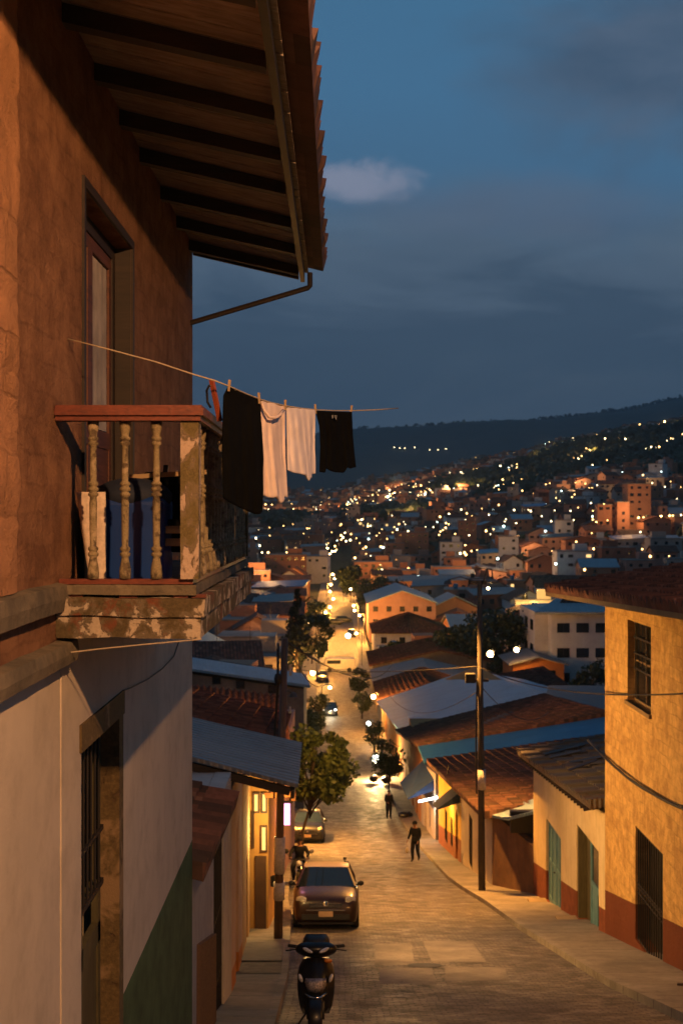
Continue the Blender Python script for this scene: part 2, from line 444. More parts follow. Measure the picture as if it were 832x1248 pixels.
def tag(o, label=None, cat=None, group=None, kind=None):
    if label: o['label'] = label
    if cat: o['category'] = cat
    if group: o['group'] = group
    if kind: o['kind'] = kind
    return o
def thing(name, loc, label, cat, group=None, rz=0):
    o = bpy.data.objects.new(name, None); COL.objects.link(o); o.empty_display_size = .2
    o.location = loc; o.rotation_euler.z = rz
    ORG[o.name] = V(loc)
    return tag(o, label, cat, group)
def local(name, label, cat, group=None):   # root built at the origin and moved afterwards
    return thing(name, (0,0,0), label, cat, group)
def copy_tree(o, parent=None, **tags):
    c = o.copy(); COL.objects.link(c)
    if parent is not None: c.parent = parent
    for ch in list(o.children): copy_tree(ch, c)
    for k, v_ in tags.items(): c[k] = v_
    return c
def structure(o): o['kind'] = 'structure'; return o

# ------------------------------------------------------------------ the lie of the land (camera at z = 0)
BASE = [(-60, 2.3), (-2, 2.5), (5, 3.75), (10, 5.25), (14.6, 6.6), (20, 8.2), (29, 10.45), (40, 13.0), (50, 15.1), (60, 16.9), (68, 18.05), (90, 20.4),
        (117, 22.4), (148, 23.9), (200, 24.8), (400, 25.1), (9000, 25.1)]
def base(y): return -interp(BASE, y)
def sstep(a, b, x):
    t = max(0, min(1, (x-a)/(b-a))); return t*t*(3-2*t)
RIDGE1 = [(-700, 600), (200, 606), (300, 606), (400, 602), (500, 578), (560, 566), (620, 558), (700, 534), (760, 524), (832, 512), (1000, 500), (1400, 540)]
RIDGE2 = [(-900, 560), (200, 552), (330, 540), (430, 527), (500, 523), (600, 518), (660, 512), (720, 506), (780, 497), (832, 486), (1000, 470), (1400, 500)]
def terr(x, y):
    b = base(y)
    if y < 250: return b-.3
    px = max(-900, min(1400, CX+FPX*x/y))
    D1 = 1500.
    z1 = (CY-interp(RIDGE1, px))/FPX*D1
    d0 = 450-150*sstep(.02, .25, x/y)
    nz = noise.fractal(V((x/260, y/260, 3)), 1, 2, 4)
    if y <= D1:
        t = max(0, (y-d0)/(D1-d0))
        z = b-.3+(z1-b)*t+nz*9*min(1, t*3)
    else:
        z = z1-(y-D1)*.09+nz*9
        z = max(z, -60)
    z2 = (CY-interp(RIDGE2, px))/FPX*4600
    t2 = sstep(2000, 4600, y)
    nz2 = noise.fractal(V((x/700, y/700, 9)), 1, 2, 5)
    if y > 2000:
        zz = -60+(z2+60)*(t2**1.2)+nz2*55*t2*(1-.75*sstep(3900, 4600, y))-(max(0, y-4600))*.12
        z = max(z, zz)+noise.noise(V((x/28, y/60, 1)))*5*sstep(3000, 4000, y)
    return z

XR = [(-60, 6.3), (36.8, 6.3), (40, 5.4), (57, 5.05), (60, 4.8), (75, 4.7), (120, 4.9), (600, 5.2)]   # house fronts, right
XL = [(-60, -1.54), (12.3, -1.54), (12.4, -1.62), (18, -1.64), (28, -2.1), (36, -2.5), (60, -4.2), (600, -4.6)]
KR = [(-60, 4.85), (20, 4.7), (35, 4.5), (43, 4.15), (50, 4.15), (68, 3.75), (120, 3.8), (600, 4.0)]        # kerb lines
KL = [(-60, -.75), (14, -.78), (21, -.88), (31, -1.22), (35.5, -1.5), (45, -1.8), (57, -2.35), (90, -2.6), (600, -3.0)]
ys = [-60, -40, -25, -12] + [-5+i*.8 for i in range(95)] + [71+i*3 for i in range(45)] + [206+i*14 for i in range(30)]

concrete('paving', (.30,.26,.21), 1.6); concrete('kerb_stone', (.33,.29,.23), .9)
concrete('pebbles', (.22,.18,.13), 0, .8, 6); concrete('patch_concrete', (.26,.22,.18), 0)
roadmat()
m_, t_, b_ = newmat('earth')
g_ = t_.n('ShaderNodeNewGeometry').outputs['Position']
n_ = t_.noise(g_, .02, 6, .6); n2_ = t_.noise(g_, .15, 6, .7)
c_ = t_.mix(t_.mr(n_, .4, .6), (.022,.035,.020,1), (.045,.045,.028,1)); c_ = t_.mix(t_.mr(n2_, .45, .7), c_, (.012,.020,.012,1))
t_.l(c_, b_.inputs['Base Color']); b_.inputs['Roughness'].default_value = .95
bump(t_, b_, n2_, 1, 4)

gx = sorted(set([round(s_*x, 1) for s_ in (-1, 1) for x in (0, 6, 12, 20, 30, 42, 56, 72, 90, 110, 132, 156, 180, 210, 240, 270, 300, 335, 370, 410, 450, 495, 540, 590, 640, 700, 760, 820, 880, 940, 1000, 1060, 1120, 1180, 1240, 1300, 1370, 1440, 1520, 1600, 1700, 1800, 1950, 2100, 2300, 2600, 3000, 3600, 4400, 5400)]))
gy = [-300, -120, -60, -20] + list(range(-4, 100, 4)) + list(range(100, 300, 12)) + list(range(300, 1700, 25)) + list(range(1700, 3800, 90)) + list(range(3800, 4700, 30)) + [4800, 5000, 5400, 6000, 7500]
mb = MB()
mb.grid([[V((x, y, terr(x, y)-(.45 if y < 250 else 0))) for x in gx] for y in gy])
structure(mb.build('terrain', 'earth', smooth=True))

def strip(name, mat, fa, fb, dz, ys_, n=8, thick=0):
    mb = MB()
    rows = [[V((lerp(fa(y), fb(y), k/n), y, base(y)+dz)) for k in range(n+1)] for y in ys_]
    mb.grid(rows)
    if thick:
        for side in (0, n):
            mb.grid([[r[side], r[side]-V((0,0,thick))] for r in rows], flip=(side == 0))
    return structure(mb.build(name, mat))
kl = lambda y: interp(KL, y); kr = lambda y: interp(KR, y); xl = lambda y: interp(XL, y); xr = lambda y: interp(XR, y)
strip('road', 'cobbles', lambda y: kl(y)-.02, lambda y: kr(y)+.02, 0, ys)
strip('right_pavement', 'paving', lambda y: kr(y)+.18, lambda y: xr(y)+1.0, .13, ys, 4, .5)
strip('right_kerb', 'kerb_stone', lambda y: kr(y), lambda y: kr(y)+.178, .136, ys, 2, .4)
strip('left_pavement', 'paving', lambda y: xl(y)-1.2, lambda y: kl(y)-.13, .13, ys, 4, .5)
strip('left_kerb', 'kerb_stone', lambda y: kl(y)-.128, lambda y: kl(y), .136, ys, 2, .4)
strip('pebble_strip', 'pebbles', lambda y: xl(y)-.3, lambda y: kl(y)-.132, .142, [20.6+.2*i for i in range(8)], 3)
strip('landing', 'patch_concrete', lambda y: xl(y)-.3, lambda y: kl(y)-.132, .16, [22.1+.3*i for i in range(11)], 3, .1)
# repair patches and the long crack between them
def patch(name, x0, x1, y0, y1, skew=0, mat='patch_concrete'):
    n = 10; mb = MB()
    rows = [[V((lerp(x0, x1, j/n)+skew*(i/n)+.03*noise.noise(V((i*.7, j*.7, x0))), lerp(y0, y1, i/n)+.03*noise.noise(V((j*.9, i, y0))), base(lerp(y0, y1, i/n))+.005)) for j in range(n+1)] for i in range(n+1)]
    mb.grid(rows); return structure(mb.build(name, mat))
patch('concrete_patch', .75, 1.75, 20.2, 22.2, .1)
patch('concrete_patch', 1.95, 3.1, 20.6, 22.3, .15)
patch('concrete_patch', .75, 1.55, 22.6, 26.0, .12)
patch('concrete_patch', 1.9, 3.0, 23.0, 26.5, .1)
# ------------------------------------------------------------------ shared builders
TERRA = [(.10,.040,.026), (.17,.060,.036), (.075,.034,.025), (.22,.085,.05), (.12,.05,.034), (.26,.12,.08)]
TERRA_D = [(.085,.048,.040), (.16,.075,.055), (.06,.040,.036), (.20,.09,.065), (.12,.06,.048), (.27,.14,.10)]
tilemat('clay_tiles', TERRA); tilemat('old_clay_tiles', TERRA_D, moss=.45); tilemat('far_clay_tiles', TERRA, .35, .5, bumpy=True)
tilemat('far_old_tiles', TERRA_D, .35, .5, bumpy=True)
metalroof('blue_sheet', (.32,.47,.56), .15); metalroof('grey_sheet', (.27,.265,.26), .3, pitch=.2); metalroof('bright_blue_sheet', (.05,.26,.50), .1); metalroof('wide_blue_sheet', (.30,.54,.68), .15, pitch=.7)
metalroof('pale_sheet', (.38,.45,.50), .15); metalroof('teal_sheet', (.03,.08,.11), .2); metalroof('rotten_sheet', (.13,.11,.09), .5)
plain('iron', (.025,.02,.018), .6, .3); plain('black_paint', (.012,.012,.014), .35)
plain('soot', (.01,.009,.008), .9)
plain('rope', (.45,.36,.25), .9, sc=60); plain('cable', (.015,.013,.012), .7)
wood('dark_timber', (.034,.019,.012), (.015,.009,.006)); wood('fascia_timber', (.013,.009,.006), (.006,.005,.004)); wood('soffit_board', (.46,.39,.31), (.22,.18,.14), (2, 10, 2), .8)
wood('door_wood', (.16,.055,.028), (.07,.024,.014)); wood('rail_wood', (.20,.050,.028), (.09,.024,.016), (8, 8, 20), .45)
wood('pale_wood', (.42,.30,.16), (.30,.19,.10)); wood('pole_wood', (.15,.085,.05), (.06,.036,.024), (14, 14, 1))
wood('teal_wood', (.14,.31,.34), (.08,.19,.22), (10, 10, 1), .6); wood('olive_wood', (.12,.10,.045), (.065,.055,.025), (10, 10, 1))

def roof_sheet(A, B, C, D, kind, thick=.08, lift=.05, tw=.24, th=.42):
    """sloping sheet, eave A-B, ridge D-C; returns a filled collector"""
    A, B, C, D = map(V, (A, B, C, D)); mb = MB()
    we = ((B-A).length+(C-D).length)/2; le = ((D-A).length+(C-B).length)/2
    nrm = (B-A).cross(D-A).normalized()
    if nrm.z < 0: nrm = -nrm; flip = True
    else: flip = False
    if kind == 'tile':
        nc = max(2, int(we/tw)); ns = 4; nr = max(1, int(le/th))
        us = [(k/(nc*ns), math.cos(math.pi*2*((k % ns)/ns))) for k in range(nc*ns+1)]
        vs = []
        for r in range(nr): vs += [(r/nr, .045), ((r+.97)/nr, 0.0)]
        amp = tw*.31
    else:
        nc = max(4, int(we/1.5)); nr = max(2, int(le/1.5))
        us = [(k/nc, 0) for k in range(nc+1)]; vs = [(k/nr, 0) for k in range(nr+1)]; amp = 0
    rows, uvr = [], []
    for vi, (vv, hz) in enumerate(vs):
        row, ur = [], []
        for ui, (uu, hx) in enumerate(us):
            p = A.lerp(B, uu).lerp(D.lerp(C, uu), vv)
            sag = .035*noise.noise(p*.35) + (.012*noise.noise(p*2.3))
            if kind == 'tile' and vi == 0:
                p = p + (A-D).normalized()*.05*noise.noise(V((math.floor(uu*nc+.5)*3.7, 1, 2)))
            row.append(p+nrm*(lift+hx*amp+hz+sag)); ur.append((uu*we, vv*le+.001))
        rows.append(row); uvr.append(ur)
    mb.grid(rows, uvr, flip=flip)
    bot = [A-nrm*thick, B-nrm*thick, C-nrm*thick, D-nrm*thick]
    mb.face(bot if flip else bot[::-1])
    # rims
    for line, b0, b1 in ((rows[0], bot[0], bot[1]), (rows[-1], bot[3], bot[2])):
        n = len(line)-1
        for k in range(n): mb.face([line[k], line[k+1], b0.lerp(b1, (k+1)/n), b0.lerp(b1, k/n)])
    for j, b0, b1 in ((0, bot[0], bot[3]), (-1, bot[1], bot[2])):
        n = len(rows)-1
        for k in range(n): mb.face([rows[k][j], rows[k+1][j], b0.lerp(b1, vs[min(k+1, n)][0]), b0.lerp(b1, vs[k][0])])
    return mb

def wall_run(mb, p0, p1, zb, zt, holes=(), t=.28, side=1):
    """upright wall from p0 to p1 (x,y); zb/zt = (z at p0, z at p1); holes (s0,s1,z0,z1); thickness to the left (side=1) of p0->p1"""
    p0, p1 = V((p0[0], p0[1], 0)), V((p1[0], p1[1], 0)); L = (p1-p0).length; d = (p1-p0)/L
    n = V((-d.y, d.x, 0))*side*t
    cuts = sorted(set([0, L]+[h[0] for h in holes]+[h[1] for h in holes]))
    fb = lambda s: lerp(zb[0], zb[1], s/L); ft = lambda s: lerp(zt[0], zt[1], s/L)
    for a, b_ in zip(cuts, cuts[1:]):
        if b_-a < 1e-4: continue
        hs = sorted([h for h in holes if h[0] <= a+1e-4 and h[1] >= b_-1e-4], key=lambda h: h[2])
        lo = (fb(a), fb(b_)); segs = []
        for h in hs: segs.append((lo, (h[2], h[2]))); lo = (h[3], h[3])
        segs.append((lo, (ft(a), ft(b_))))
        for (z0, z1), (z2, z3) in segs:
            if z2-z0 < 1e-3 and z3-z1 < 1e-3: continue
            A, B = p0+d*a, p0+d*b_
            q = [A+V((0,0,z0)), B+V((0,0,z1)), B+n+V((0,0,z1)), A+n+V((0,0,z0)), A+V((0,0,z2)), B+V((0,0,z3)), B+n+V((0,0,z3)), A+n+V((0,0,z2))]
            if side == 1: mb.prism8(q)
            else: mb.prism8([q[3], q[2], q[1], q[0], q[7], q[6], q[5], q[4]])

def skinned(joints, edges, name, mat, parent, sub=1):
    """one continuous surface grown over a skeleton: joints {key:(pos,radius)}"""
    keys = list(joints); me = bpy.data.meshes.new(name)
    me.from_pydata([joints[k][0] for k in keys], [(keys.index(a), keys.index(b_)) for a, b_ in edges], [])
    o = bpy.data.objects.new(name, me); COL.objects.link(o)
    sk = o.modifiers.new('skin', 'SKIN'); me.skin_vertices.new() if not me.skin_vertices else None
    for i, k in enumerate(keys):
        r = joints[k][1]; r = r if isinstance(r, tuple) else (r, r)
        me.skin_vertices[0].data[i].radius = r
        me.skin_vertices[0].data[i].use_root = (i == 0)
    sb = o.modifiers.new('sub', 'SUBSURF'); sb.levels = sub; sb.render_levels = sub
    dg = bpy.context.evaluated_depsgraph_get(); dg.update()
    m2 = bpy.data.meshes.new_from_object(o.evaluated_get(dg)); bpy.data.objects.remove(o)
    m2.name = name
    m2.materials.clear()
    for mm in (mat if isinstance(mat, (list, tuple)) else [mat]): m2.materials.append(MATS[mm])
    m2.polygons.foreach_set('use_smooth', [True]*len(m2.polygons))
    for p_ in m2.polygons: p_.material_index = 0
    o = bpy.data.objects.new(name, m2); COL.objects.link(o); o.parent = parent
    ORG[o.name] = V((0,0,0))
    return o

# ------------------------------------------------------------------ the street lamp that lights the near house (it stands just outside the frame)
plain('lamp_metal', (.10,.10,.10), .5, .6); plain('lamp_cap', (.2,.2,.19), .5)
emis('lamp_glow', (1,.62,.25), 40); emis('lamp_glow_near', (1,.62,.25), 12)
LX, LY, LZ = 1.75, .35, 3.0
lm = thing('street_lamp', (2.9, -.2, base(0)), 'sodium street lamp on a steel post beside the viewer', 'street lamp')
mb = MB(); mb.tube([(2.9,-.2,base(0)), (2.9,-.2,1), (2.9,-.2,2.8), (2.75,-.1,3.1), (2.0,.25,3.2)], [.07,.06,.05,.04,.035], 10); mb.build('post', 'lamp_metal', lm, True)
mb = MB(); mb.ball((LX, LY, LZ+.16), .2, 12, sc=(1.3,.8,.4)); mb.build('lamp_head', 'lamp_cap', lm, True)
mb = MB(); mb.ball((LX, LY, LZ+.02), .05, 10); mb.build('bulb', 'lamp_glow_near', lm, True)
point_light((LX, LY, LZ-.08), 2700, (1.0,.49,.19), .07, None)

# ------------------------------------------------------------------ near house on the left
rough_wall('upper_plaster', (.33,.165,.088), (.17,.078,.042), .30, .16, .28, mort=.2)
rough_wall('quoin_stone', (.34,.17,.085), (.46,.23,.12), .5, .28, .8)
stucco('beige_paint', (.60,.50,.39), (.50,.42,.33), 1, .28, .006, (.18,.13,.09), dado=(-3.47, (.075,.125,.055)), streaks=.12)
stucco('ledge_stone', (.20,.16,.11), (.10,.085,.065), 5, .6, .01, (.05,.04,.03))
peeling('jamb_paint', (.17,.115,.05), (.12,.075,.04), (.26,.17,.09), 4, .6)
WX = -1.54
H = thing('house', (-3.5, 8, -5), 'tall near house with rust plaster above beige paint, wooden balcony and deep tiled eave', 'house')
mb = MB()
wall_run(mb, (WX, -4), (WX, 6.45), (-.75,)*2, (2.95,)*2, t=.3, side=1)
wall_run(mb, (WX, 6.45), (WX, 12.3), (-.67,)*2, (2.95,)*2, [(.55, 2.17, -.44, 2.0)], t=.3)
mb.bbox(-7, WX-.31, 9.2, 12.3, -.67, 3.2); mb.bbox(-7, WX-.31, -4, 6.9, -.75, 3.2); mb.bbox(-7, WX-.8, 6.9, 9.2, -.7, 3.2)
mb.build('upper_wall', 'upper_plaster', H)
mb = MB()
wall_run(mb, (WX-.01, -4), (WX-.01, 6.45), (-8,)*2, (-.752,)*2, t=.3)
wall_run(mb, (WX-.002, 6.45), (WX-.002, 12.29), (-8,)*2, (-.672,)*2, [(.5, 1.84, -5.2, -1.27)], t=.3)
mb.bbox(-7, WX-.312, 8.9, 12.29, -8, -.68); mb.bbox(-7, WX-.312, -4, 6.4, -8, -.76); mb.bbox(-7, WX-.9, 6.4, 8.9, -8, -.76)
mb.build('lower_wall', 'beige_paint', H)
# rough corner stones and the stone ledges
mb = MB(); rows = []
for k in range(90):
    z = -.37+k*.04; row = []
    for j in range(30):
        y = 4.6+j*.033 if j < 29 else 5.555+.05*noise.noise(V((z*3, 4, 0)))
        a = .022+.020*noise.noise(V((y*3.5, z*3.5, 1)))+.014*noise.noise(V((y*11, z*11, 4)))-(.014 if (z*3.1+.3*noise.noise(V((y, z, 2)))) % 1 < .12 else 0)
        row.append(V((WX+(max(.004, a) if j < 28 else (.006 if j == 28 else -.01)), y, z)))
    rows.append(row)
mb.grid(rows)
mb.build('quoin', 'quoin_stone', H, True)
mb = MB()
n = 24
for (za, zb_, pr, y1) in ((-.37, -.535, .055, 6.42), (-.69, -.83, .075, 6.47)):
    rows = []
    ring = [(0, za), (pr, za-.012), (pr+.01, (za+zb_)/2), (pr, zb_+.012), (0, zb_)]
    for i in range(n*2+1):
        y = lerp(-4, y1, i/(n*2)); w_ = .012*noise.noise(V((y*3, za*9, 0)))
        rows.append([V((WX+p+(w_ if p else -.01), y, z+w_*.7+(-.03 if y > 5.9 and pr == .055 else 0)*0)) for p, z in ring])
    mb.grid(rows); mb.face(rows[-1][::-1])
mb.build('ledge', 'ledge_stone', H)
# balcony door
D0, D1_, DZ = 7.0, 8.62, 2.0
door = MB()
XD = WX-.12
door.bbox(XD-.06, XD, D0, D0+.09, -.44, DZ); door.bbox(XD-.06, XD, D1_-.09, D1_, -.44, DZ); door.bbox(XD-.06, XD, D0+.09, D1_-.09, DZ-.1, DZ)
door = door.build('door_frame', 'dark_timber', H)
mb = MB()   # the moulding round the opening
mb.bbox(WX, WX+.018, D0-.05, D0, -.44, DZ+.06); mb.bbox(WX, WX+.018, D1_, D1_+.05, -.44, DZ+.06); mb.bbox(WX, WX+.018, D0, D1_, DZ, DZ+.06)
mb.bbox(WX-.118, WX-.001, D1_-.004, D1_+.0, -.44, DZ-.0)
mb.build('architrave', 'dark_timber', H)
m, t, b = newmat('window_glass'); b.inputs['Base Color'].default_value = (.02,.03,.04,1); b.inputs['Roughness'].default_value = .06; b.inputs['Specular IOR Level'].default_value = .8
plain('curtain', (.42,.36,.30), .9, var=.35, sc=4)
for k, (a, b1) in enumerate(((D0+.09, 7.81), (7.815, D1_-.09))):
    mb = MB()
    for q in ((a, a+.07, -.42, DZ-.1), (b1-.07, b1, -.42, DZ-.1), (a+.07, b1-.07, DZ-.19, DZ-.1), (a+.07, b1-.07, .48, .6), (a+.07, b1-.07, -.42, -.28)):
        mb.bbox(XD-.045, XD-.012, *q)
    mb.bbox(XD-.035, XD-.02, a+.07, b1-.07, -.28, .48)
    lf = mb.build('door', 'door_wood', H)
    mb = MB(); mb.bbox(XD-.034, XD-.03, a+.07, b1-.07, .6, DZ-.19); mb.build('pane', 'window_glass', lf)
    if k:
        mb = MB(); rows = []
        for i in range(21):
            y = lerp(a+.09, b1-.09, i/20); rows.append([V((XD-.028+.002*math.sin(i*1.1), y, z)) for z in (.61, 1.2, DZ-.2)])
        mb.grid(rows, flip=True); mb.build('curtain', 'curtain', lf, True)
# street door below: lintel, jambs, bars, panels
mb = MB(); mb.bbox(WX-.12, WX+.012, 6.9, 8.31, -1.43, -1.262); mb.build('lintel', 'jamb_paint', H)
mb = MB(); mb.bbox(WX-.15, WX+.004, 8.14, 8.292, -5.2, -1.432); mb.build('door_jamb', 'jamb_paint', H)
mb = MB()
XB = WX-.13
mb.bbox(XB-.05, XB, 6.95, 7.03, -5.2, -1.43); mb.bbox(XB-.05, XB, 7.03, 8.14, -3.0, -2.86); mb.bbox(XB-.05, XB, 7.03, 8.14, -2.62, -2.55); mb.bbox(XB-.05, XB, 8.06, 8.139, -5.2, -1.43)
mb.bbox(XB-.05, XB, 7.5, 7.57, -5.2, -2.62)
for y in (7.03, 7.57): mb.bbox(XB-.04, XB-.015, y, y+.49, -5.2, -3.0)
mb.bbox(XB-.04, XB-.015, 7.03, 7.5, -2.86, -2.62)
dl = mb.build('street_door', 'olive_wood', H)
mb = MB()
for k in range(9):
    y = 7.06+k*.12; mb.tube([(XB+.01, y, -2.56), (XB+.01, y, -1.44)], .009, 6)
mb.bbox(XB+.002, XB+.024, 6.96, 8.13, -2.215, -2.185); mb.bbox(XB+.002, XB+.024, 6.96, 8.13, -2.60, -2.56)
mb.build('grille', 'iron', dl)
# ---- roof
RZ = lambda x: 2.60+(-.35-x)*.24       # underside of the boards
RF = MB()
roofm = roof_sheet((-.14, -4, RZ(-.14)+.09), (-.14, 12.34, RZ(-.14)+.09), (-5, 12.34, RZ(-5)+.09), (-5, -4, RZ(-5)+.09), 'tile', .02, .06, .19, .4)
rf = roofm.build('roof', 'old_clay_tiles', H)
mb = MB()
y = -4
while y < 12.3:
    wv = .17+.03*random.random(); dz = random.uniform(-.006, .006)
    a, b1 = y+.006, min(y+wv, 12.3)-.004
    mb.prism8([V((-1.9, a, RZ(-1.9)+dz)), V((-.30, a, RZ(-.30)+dz)), V((-.30, b1, RZ(-.30)+dz)), V((-1.9, b1, RZ(-1.9)+dz)),
               V((-1.9, a, RZ(-1.9)+.02+dz)), V((-.30, a, RZ(-.30)+.02+dz)), V((-.30, b1, RZ(-.30)+.02+dz)), V((-1.9, b1, RZ(-1.9)+.02+dz))])
    y += wv
mb.build('soffit', 'soffit_board', rf)
for y in (-2.5, -.7, 1.1, 2.9, 3.8, 4.75, 5.65, 6.5, 7.36, 8.2, 9.05, 10.1, 11.1, 12.05):
    mb = MB(); x0, x1 = -1.9, -.40; hh = .12
    mb.prism8([V((x0, y-.05, RZ(x0)-hh)), V((x1, y-.05, RZ(x1)-hh*.8)), V((x1, y+.05, RZ(x1)-hh*.8)), V((x0, y+.05, RZ(x0)-hh)),
               V((x0, y-.05, RZ(x0)-.004)), V((x1, y-.05, RZ(x1)-.004)), V((x1, y+.05, RZ(x1)-.004)), V((x0, y+.05, RZ(x0)-.004))])
    mb.build('rafter', 'dark_timber', rf)
mb = MB(); mb.prism8([V((-.385, -4, 2.50)), V((-.34, -4, 2.50)), V((-.34, 12.32, 2.50)), V((-.385, 12.32, 2.50)), V((-.385, -4, 2.625)), V((-.34, -4, 2.615)), V((-.34, 12.32, 2.615)), V((-.385, 12.32, 2.625))])
mb.build('fascia', 'fascia_timber', rf)
mb = MB(); mb.prism8([V((-1.52, 12.16, 2.76)), V((-.40, 12.16, 2.50)), V((-.40, 12.2, 2.50)), V((-1.52, 12.2, 2.76)), V((-1.52, 12.16, 2.88)), V((-.40, 12.16, 2.61)), V((-.40, 12.2, 2.61)), V((-1.52, 12.2, 2.88))])
mb.tube([(WX, 12.12, 2.03), (-.30, 12.12, 2.40), (-.28, 12.12, 2.42), (-.28, 12.12, 2.56)], .028, 8)
mb.build('eave_bracket', 'dark_timber', rf)

# ---- balcony
peeling('balcony_slab_paint', (.11,.08,.04), (.46,.37,.28), (.15,.05,.025), 7.5, .53)
peeling('baluster_paint', (.33,.26,.15), (.15,.11,.07), (.36,.28,.18), 14, .58)
peeling('post_paint', (.17,.13,.055), (.50,.38,.30), (.13,.10,.045), 9, .53, .45)
peeling('slab_side', (.22,.12,.06), (.34,.24,.17), (.12,.06,.03), 5, .55)
BX0, BX1, BY0, BY1 = WX, -.74, 6.3, 10.0
def rough_block(name, mat, parent, x0, x1, y0, y1, z0, z1, amp=.01, n=(10, 30, 4)):
    mb = MB(); nx, ny, nz = n
    def d(p): return p+V((noise.noise(p*5), noise.noise(p*5+V((9,0,0))), noise.noise(p*5+V((0,9,0)))))*amp
    X = [lerp(x0, x1, i/nx) for i in range(nx+1)]; Y = [lerp(y0, y1, i/ny) for i in range(ny+1)]; Z = [lerp(z0, z1, i/nz) for i in range(nz+1)]
    mb.grid([[d(V((x, y0, z))) for x in X] for z in Z]); mb.grid([[d(V((x, y1, z))) for x in X] for z in Z], flip=True)
    mb.grid([[d(V((x1, y, z))) for y in Y] for z in Z]); mb.grid([[d(V((x0, y, z))) for y in Y] for z in Z], flip=True)
    mb.grid([[d(V((x, y, z1))) for x in X] for y in Y]); mb.grid([[d(V((x, y, z0))) for x in X] for y in Y], flip=True)
    return mb.build(name, mat, parent)
slab = rough_block('balcony', 'balcony_slab_paint', H, WX+.004, BX1, BY0, BY1, -.675, -.555, .012)
rough_block('slab_course', 'balcony_slab_paint', slab, WX+.004, BX1+.018, BY0-.018, BY1+.02, -.553, -.455, .012)
rough_block('floor_edge', 'ledge_stone', slab, WX+.01, BX1-.035, BY0+.03, BY1-.04, -.44, -.385, .006)
mb = MB()
mb.bbox(WX+.01, BX1-.05, BY0+.035, BY0+.09, -.38, -.352); mb.bbox(BX1-.11, BX1-.05, BY0+.09, BY1-.06, -.38, -.352)
for x in (-1.5, -1.2, -.9, -.82): mb.bbox(x, x+.1, BY0+.05, BY0+.12, -.456, -.438)
for i in range(8): mb.bbox(BX1-.12, BX1-.06, 6.6+i*.45, 6.75+i*.45, -.456, -.438)
mb.build('bottom_rail', 'rail_wood', slab)
mb = MB()   # moulded handrail: three steps
for (e, z0, z1) in ((.0, .518, .545), (.018, .546, .585), (.006, .586, .602)):
    mb.bbox(WX+.005-.0, BX1+.028+e-.03, BY0-.025-e, BY0+.075+e, z0, z1)
    mb.bbox(BX1-.11-e, BX1+.028+e-.03, BY0+.0755+e, BY1, z0, z1)
mb.build('handrail', 'rail_wood', slab)
mb = MB(); mb.bbox(-.855, -.755, BY0+.0, BY0+.1, -.35, .517); mb.build('corner_post', 'post_paint', slab)
mb = MB(); mb.bbox(-.84, -.76, BY1-.14, BY1-.06, -.35, .517); mb.build('end_post', 'post_paint', slab)
prof = [(.036,0),(.037,.03),(.034,.06),(.022,.11),(.021,.12),(.033,.128),(.033,.142),(.023,.146),(.023,.152),(.032,.158),(.032,.170),(.019,.18),(.022,.3),(.023,.42),(.019,.452),(.032,.458),(.032,.470),(.023,.475),(.023,.483),(.034,.488),(.034,.502),(.023,.506),(.023,.512),(.032,.518),(.032,.528),(.019,.54),
        (.020,.6),(.017,.7),(.019,.735),(.031,.742),(.031,.753),(.022,.757),(.022,.763),(.033,.768),(.033,.78),(.022,.786),(.024,.80),(.034,.83),(.036,.85),(.036,.868)]
bal0 = None
spots = [(-1.343, BY0+.05), (-1.167, BY0+.05), (-.994, BY0+.05)]+[(-.80, 6.6+k*.2) for k in range(17)]
for k, (x, y) in enumerate(spots):
    if bal0 is None:
        mb = MB(); mb.lathe([(.017+(r-.017)*.78, z) for r, z in prof], (0,0,0), 12)
        bal0 = mb.build('baluster', 'baluster_paint', slab, True, origin=(0,0,0)); o = bal0
    else: o = bal0.copy(); COL.objects.link(o); o.parent = slab
    o.location = V((x, y, -.35))-ORG[slab.name]
# thin iron tie bars along the side balusters
mb = MB()
for z in (.33, .12, -.14, -.24): mb.bbox(-.765, -.752, BY0+.1, BY1-.14, z, z+.02)
pass
# wire running from the ledge under the balcony, and the old cable down to the street door
mb = MB(); mb.tube([P(70, 797, 6.3), P(120, 791, 6.32), P(180, 785, 6.3), P(246, 779, 6.26)], .004, 6)
tag(mb.build('cord', 'rope'), 'thin pale cord stretched under the balcony slab from the stone ledge', 'cord')
mb = MB()
pts = []
for (px, py) in ((218, 782), (212, 800), (198, 815), (180, 828), (160, 838), (150, 842)):
    d = (-WX-.008)*FPX/(CX-px); pts.append(P(px, py, d))
mb.tube(pts, .005, 6); tag(mb.build('cable', 'cable'), 'thin dark cable sagging across the beige wall towards the barred door', 'cable')

# ---- things on the balcony
plain('blue_plastic', (.006,.035,.19), .35, sc=2, var=.2); plain('navy_cloth', (.008,.014,.035), .8, sc=5); plain('towel', (.62,.50,.40), .95, sc=30, bmp=.004)
plain('black_cloth', (.003,.003,.003), .95, sc=8, spec=.1); plain('grey_cloth', (.25,.27,.32), .9)
q = thing('storage_bin', (-1.22, 6.95, -.44), 'blue plastic bin with a dark rounded lid on the balcony floor', 'bin')
mb = MB(); mb.box((-1.23, 6.95, -.16), (.42, .45, .54), taper=1.06)
bn = mb.build('bin_body', 'blue_plastic', q)
md = bn.modifiers.new('b', 'BEVEL'); md.width = .05; md.segments = 4
mb = MB(); mb.ball((-1.23, 6.95, .11), .28, 18, sc=(.86,.92,.42)); mb.build('lid', 'navy_cloth', q, True)
mb = MB(); mb.tube([(-1.06, 6.68, .05), (-1.04, 6.68, .10), (-1.02, 6.70, .02)], .012, 8); mb.build('handle', 'blue_plastic', q, True)
mb = MB(); rows = []
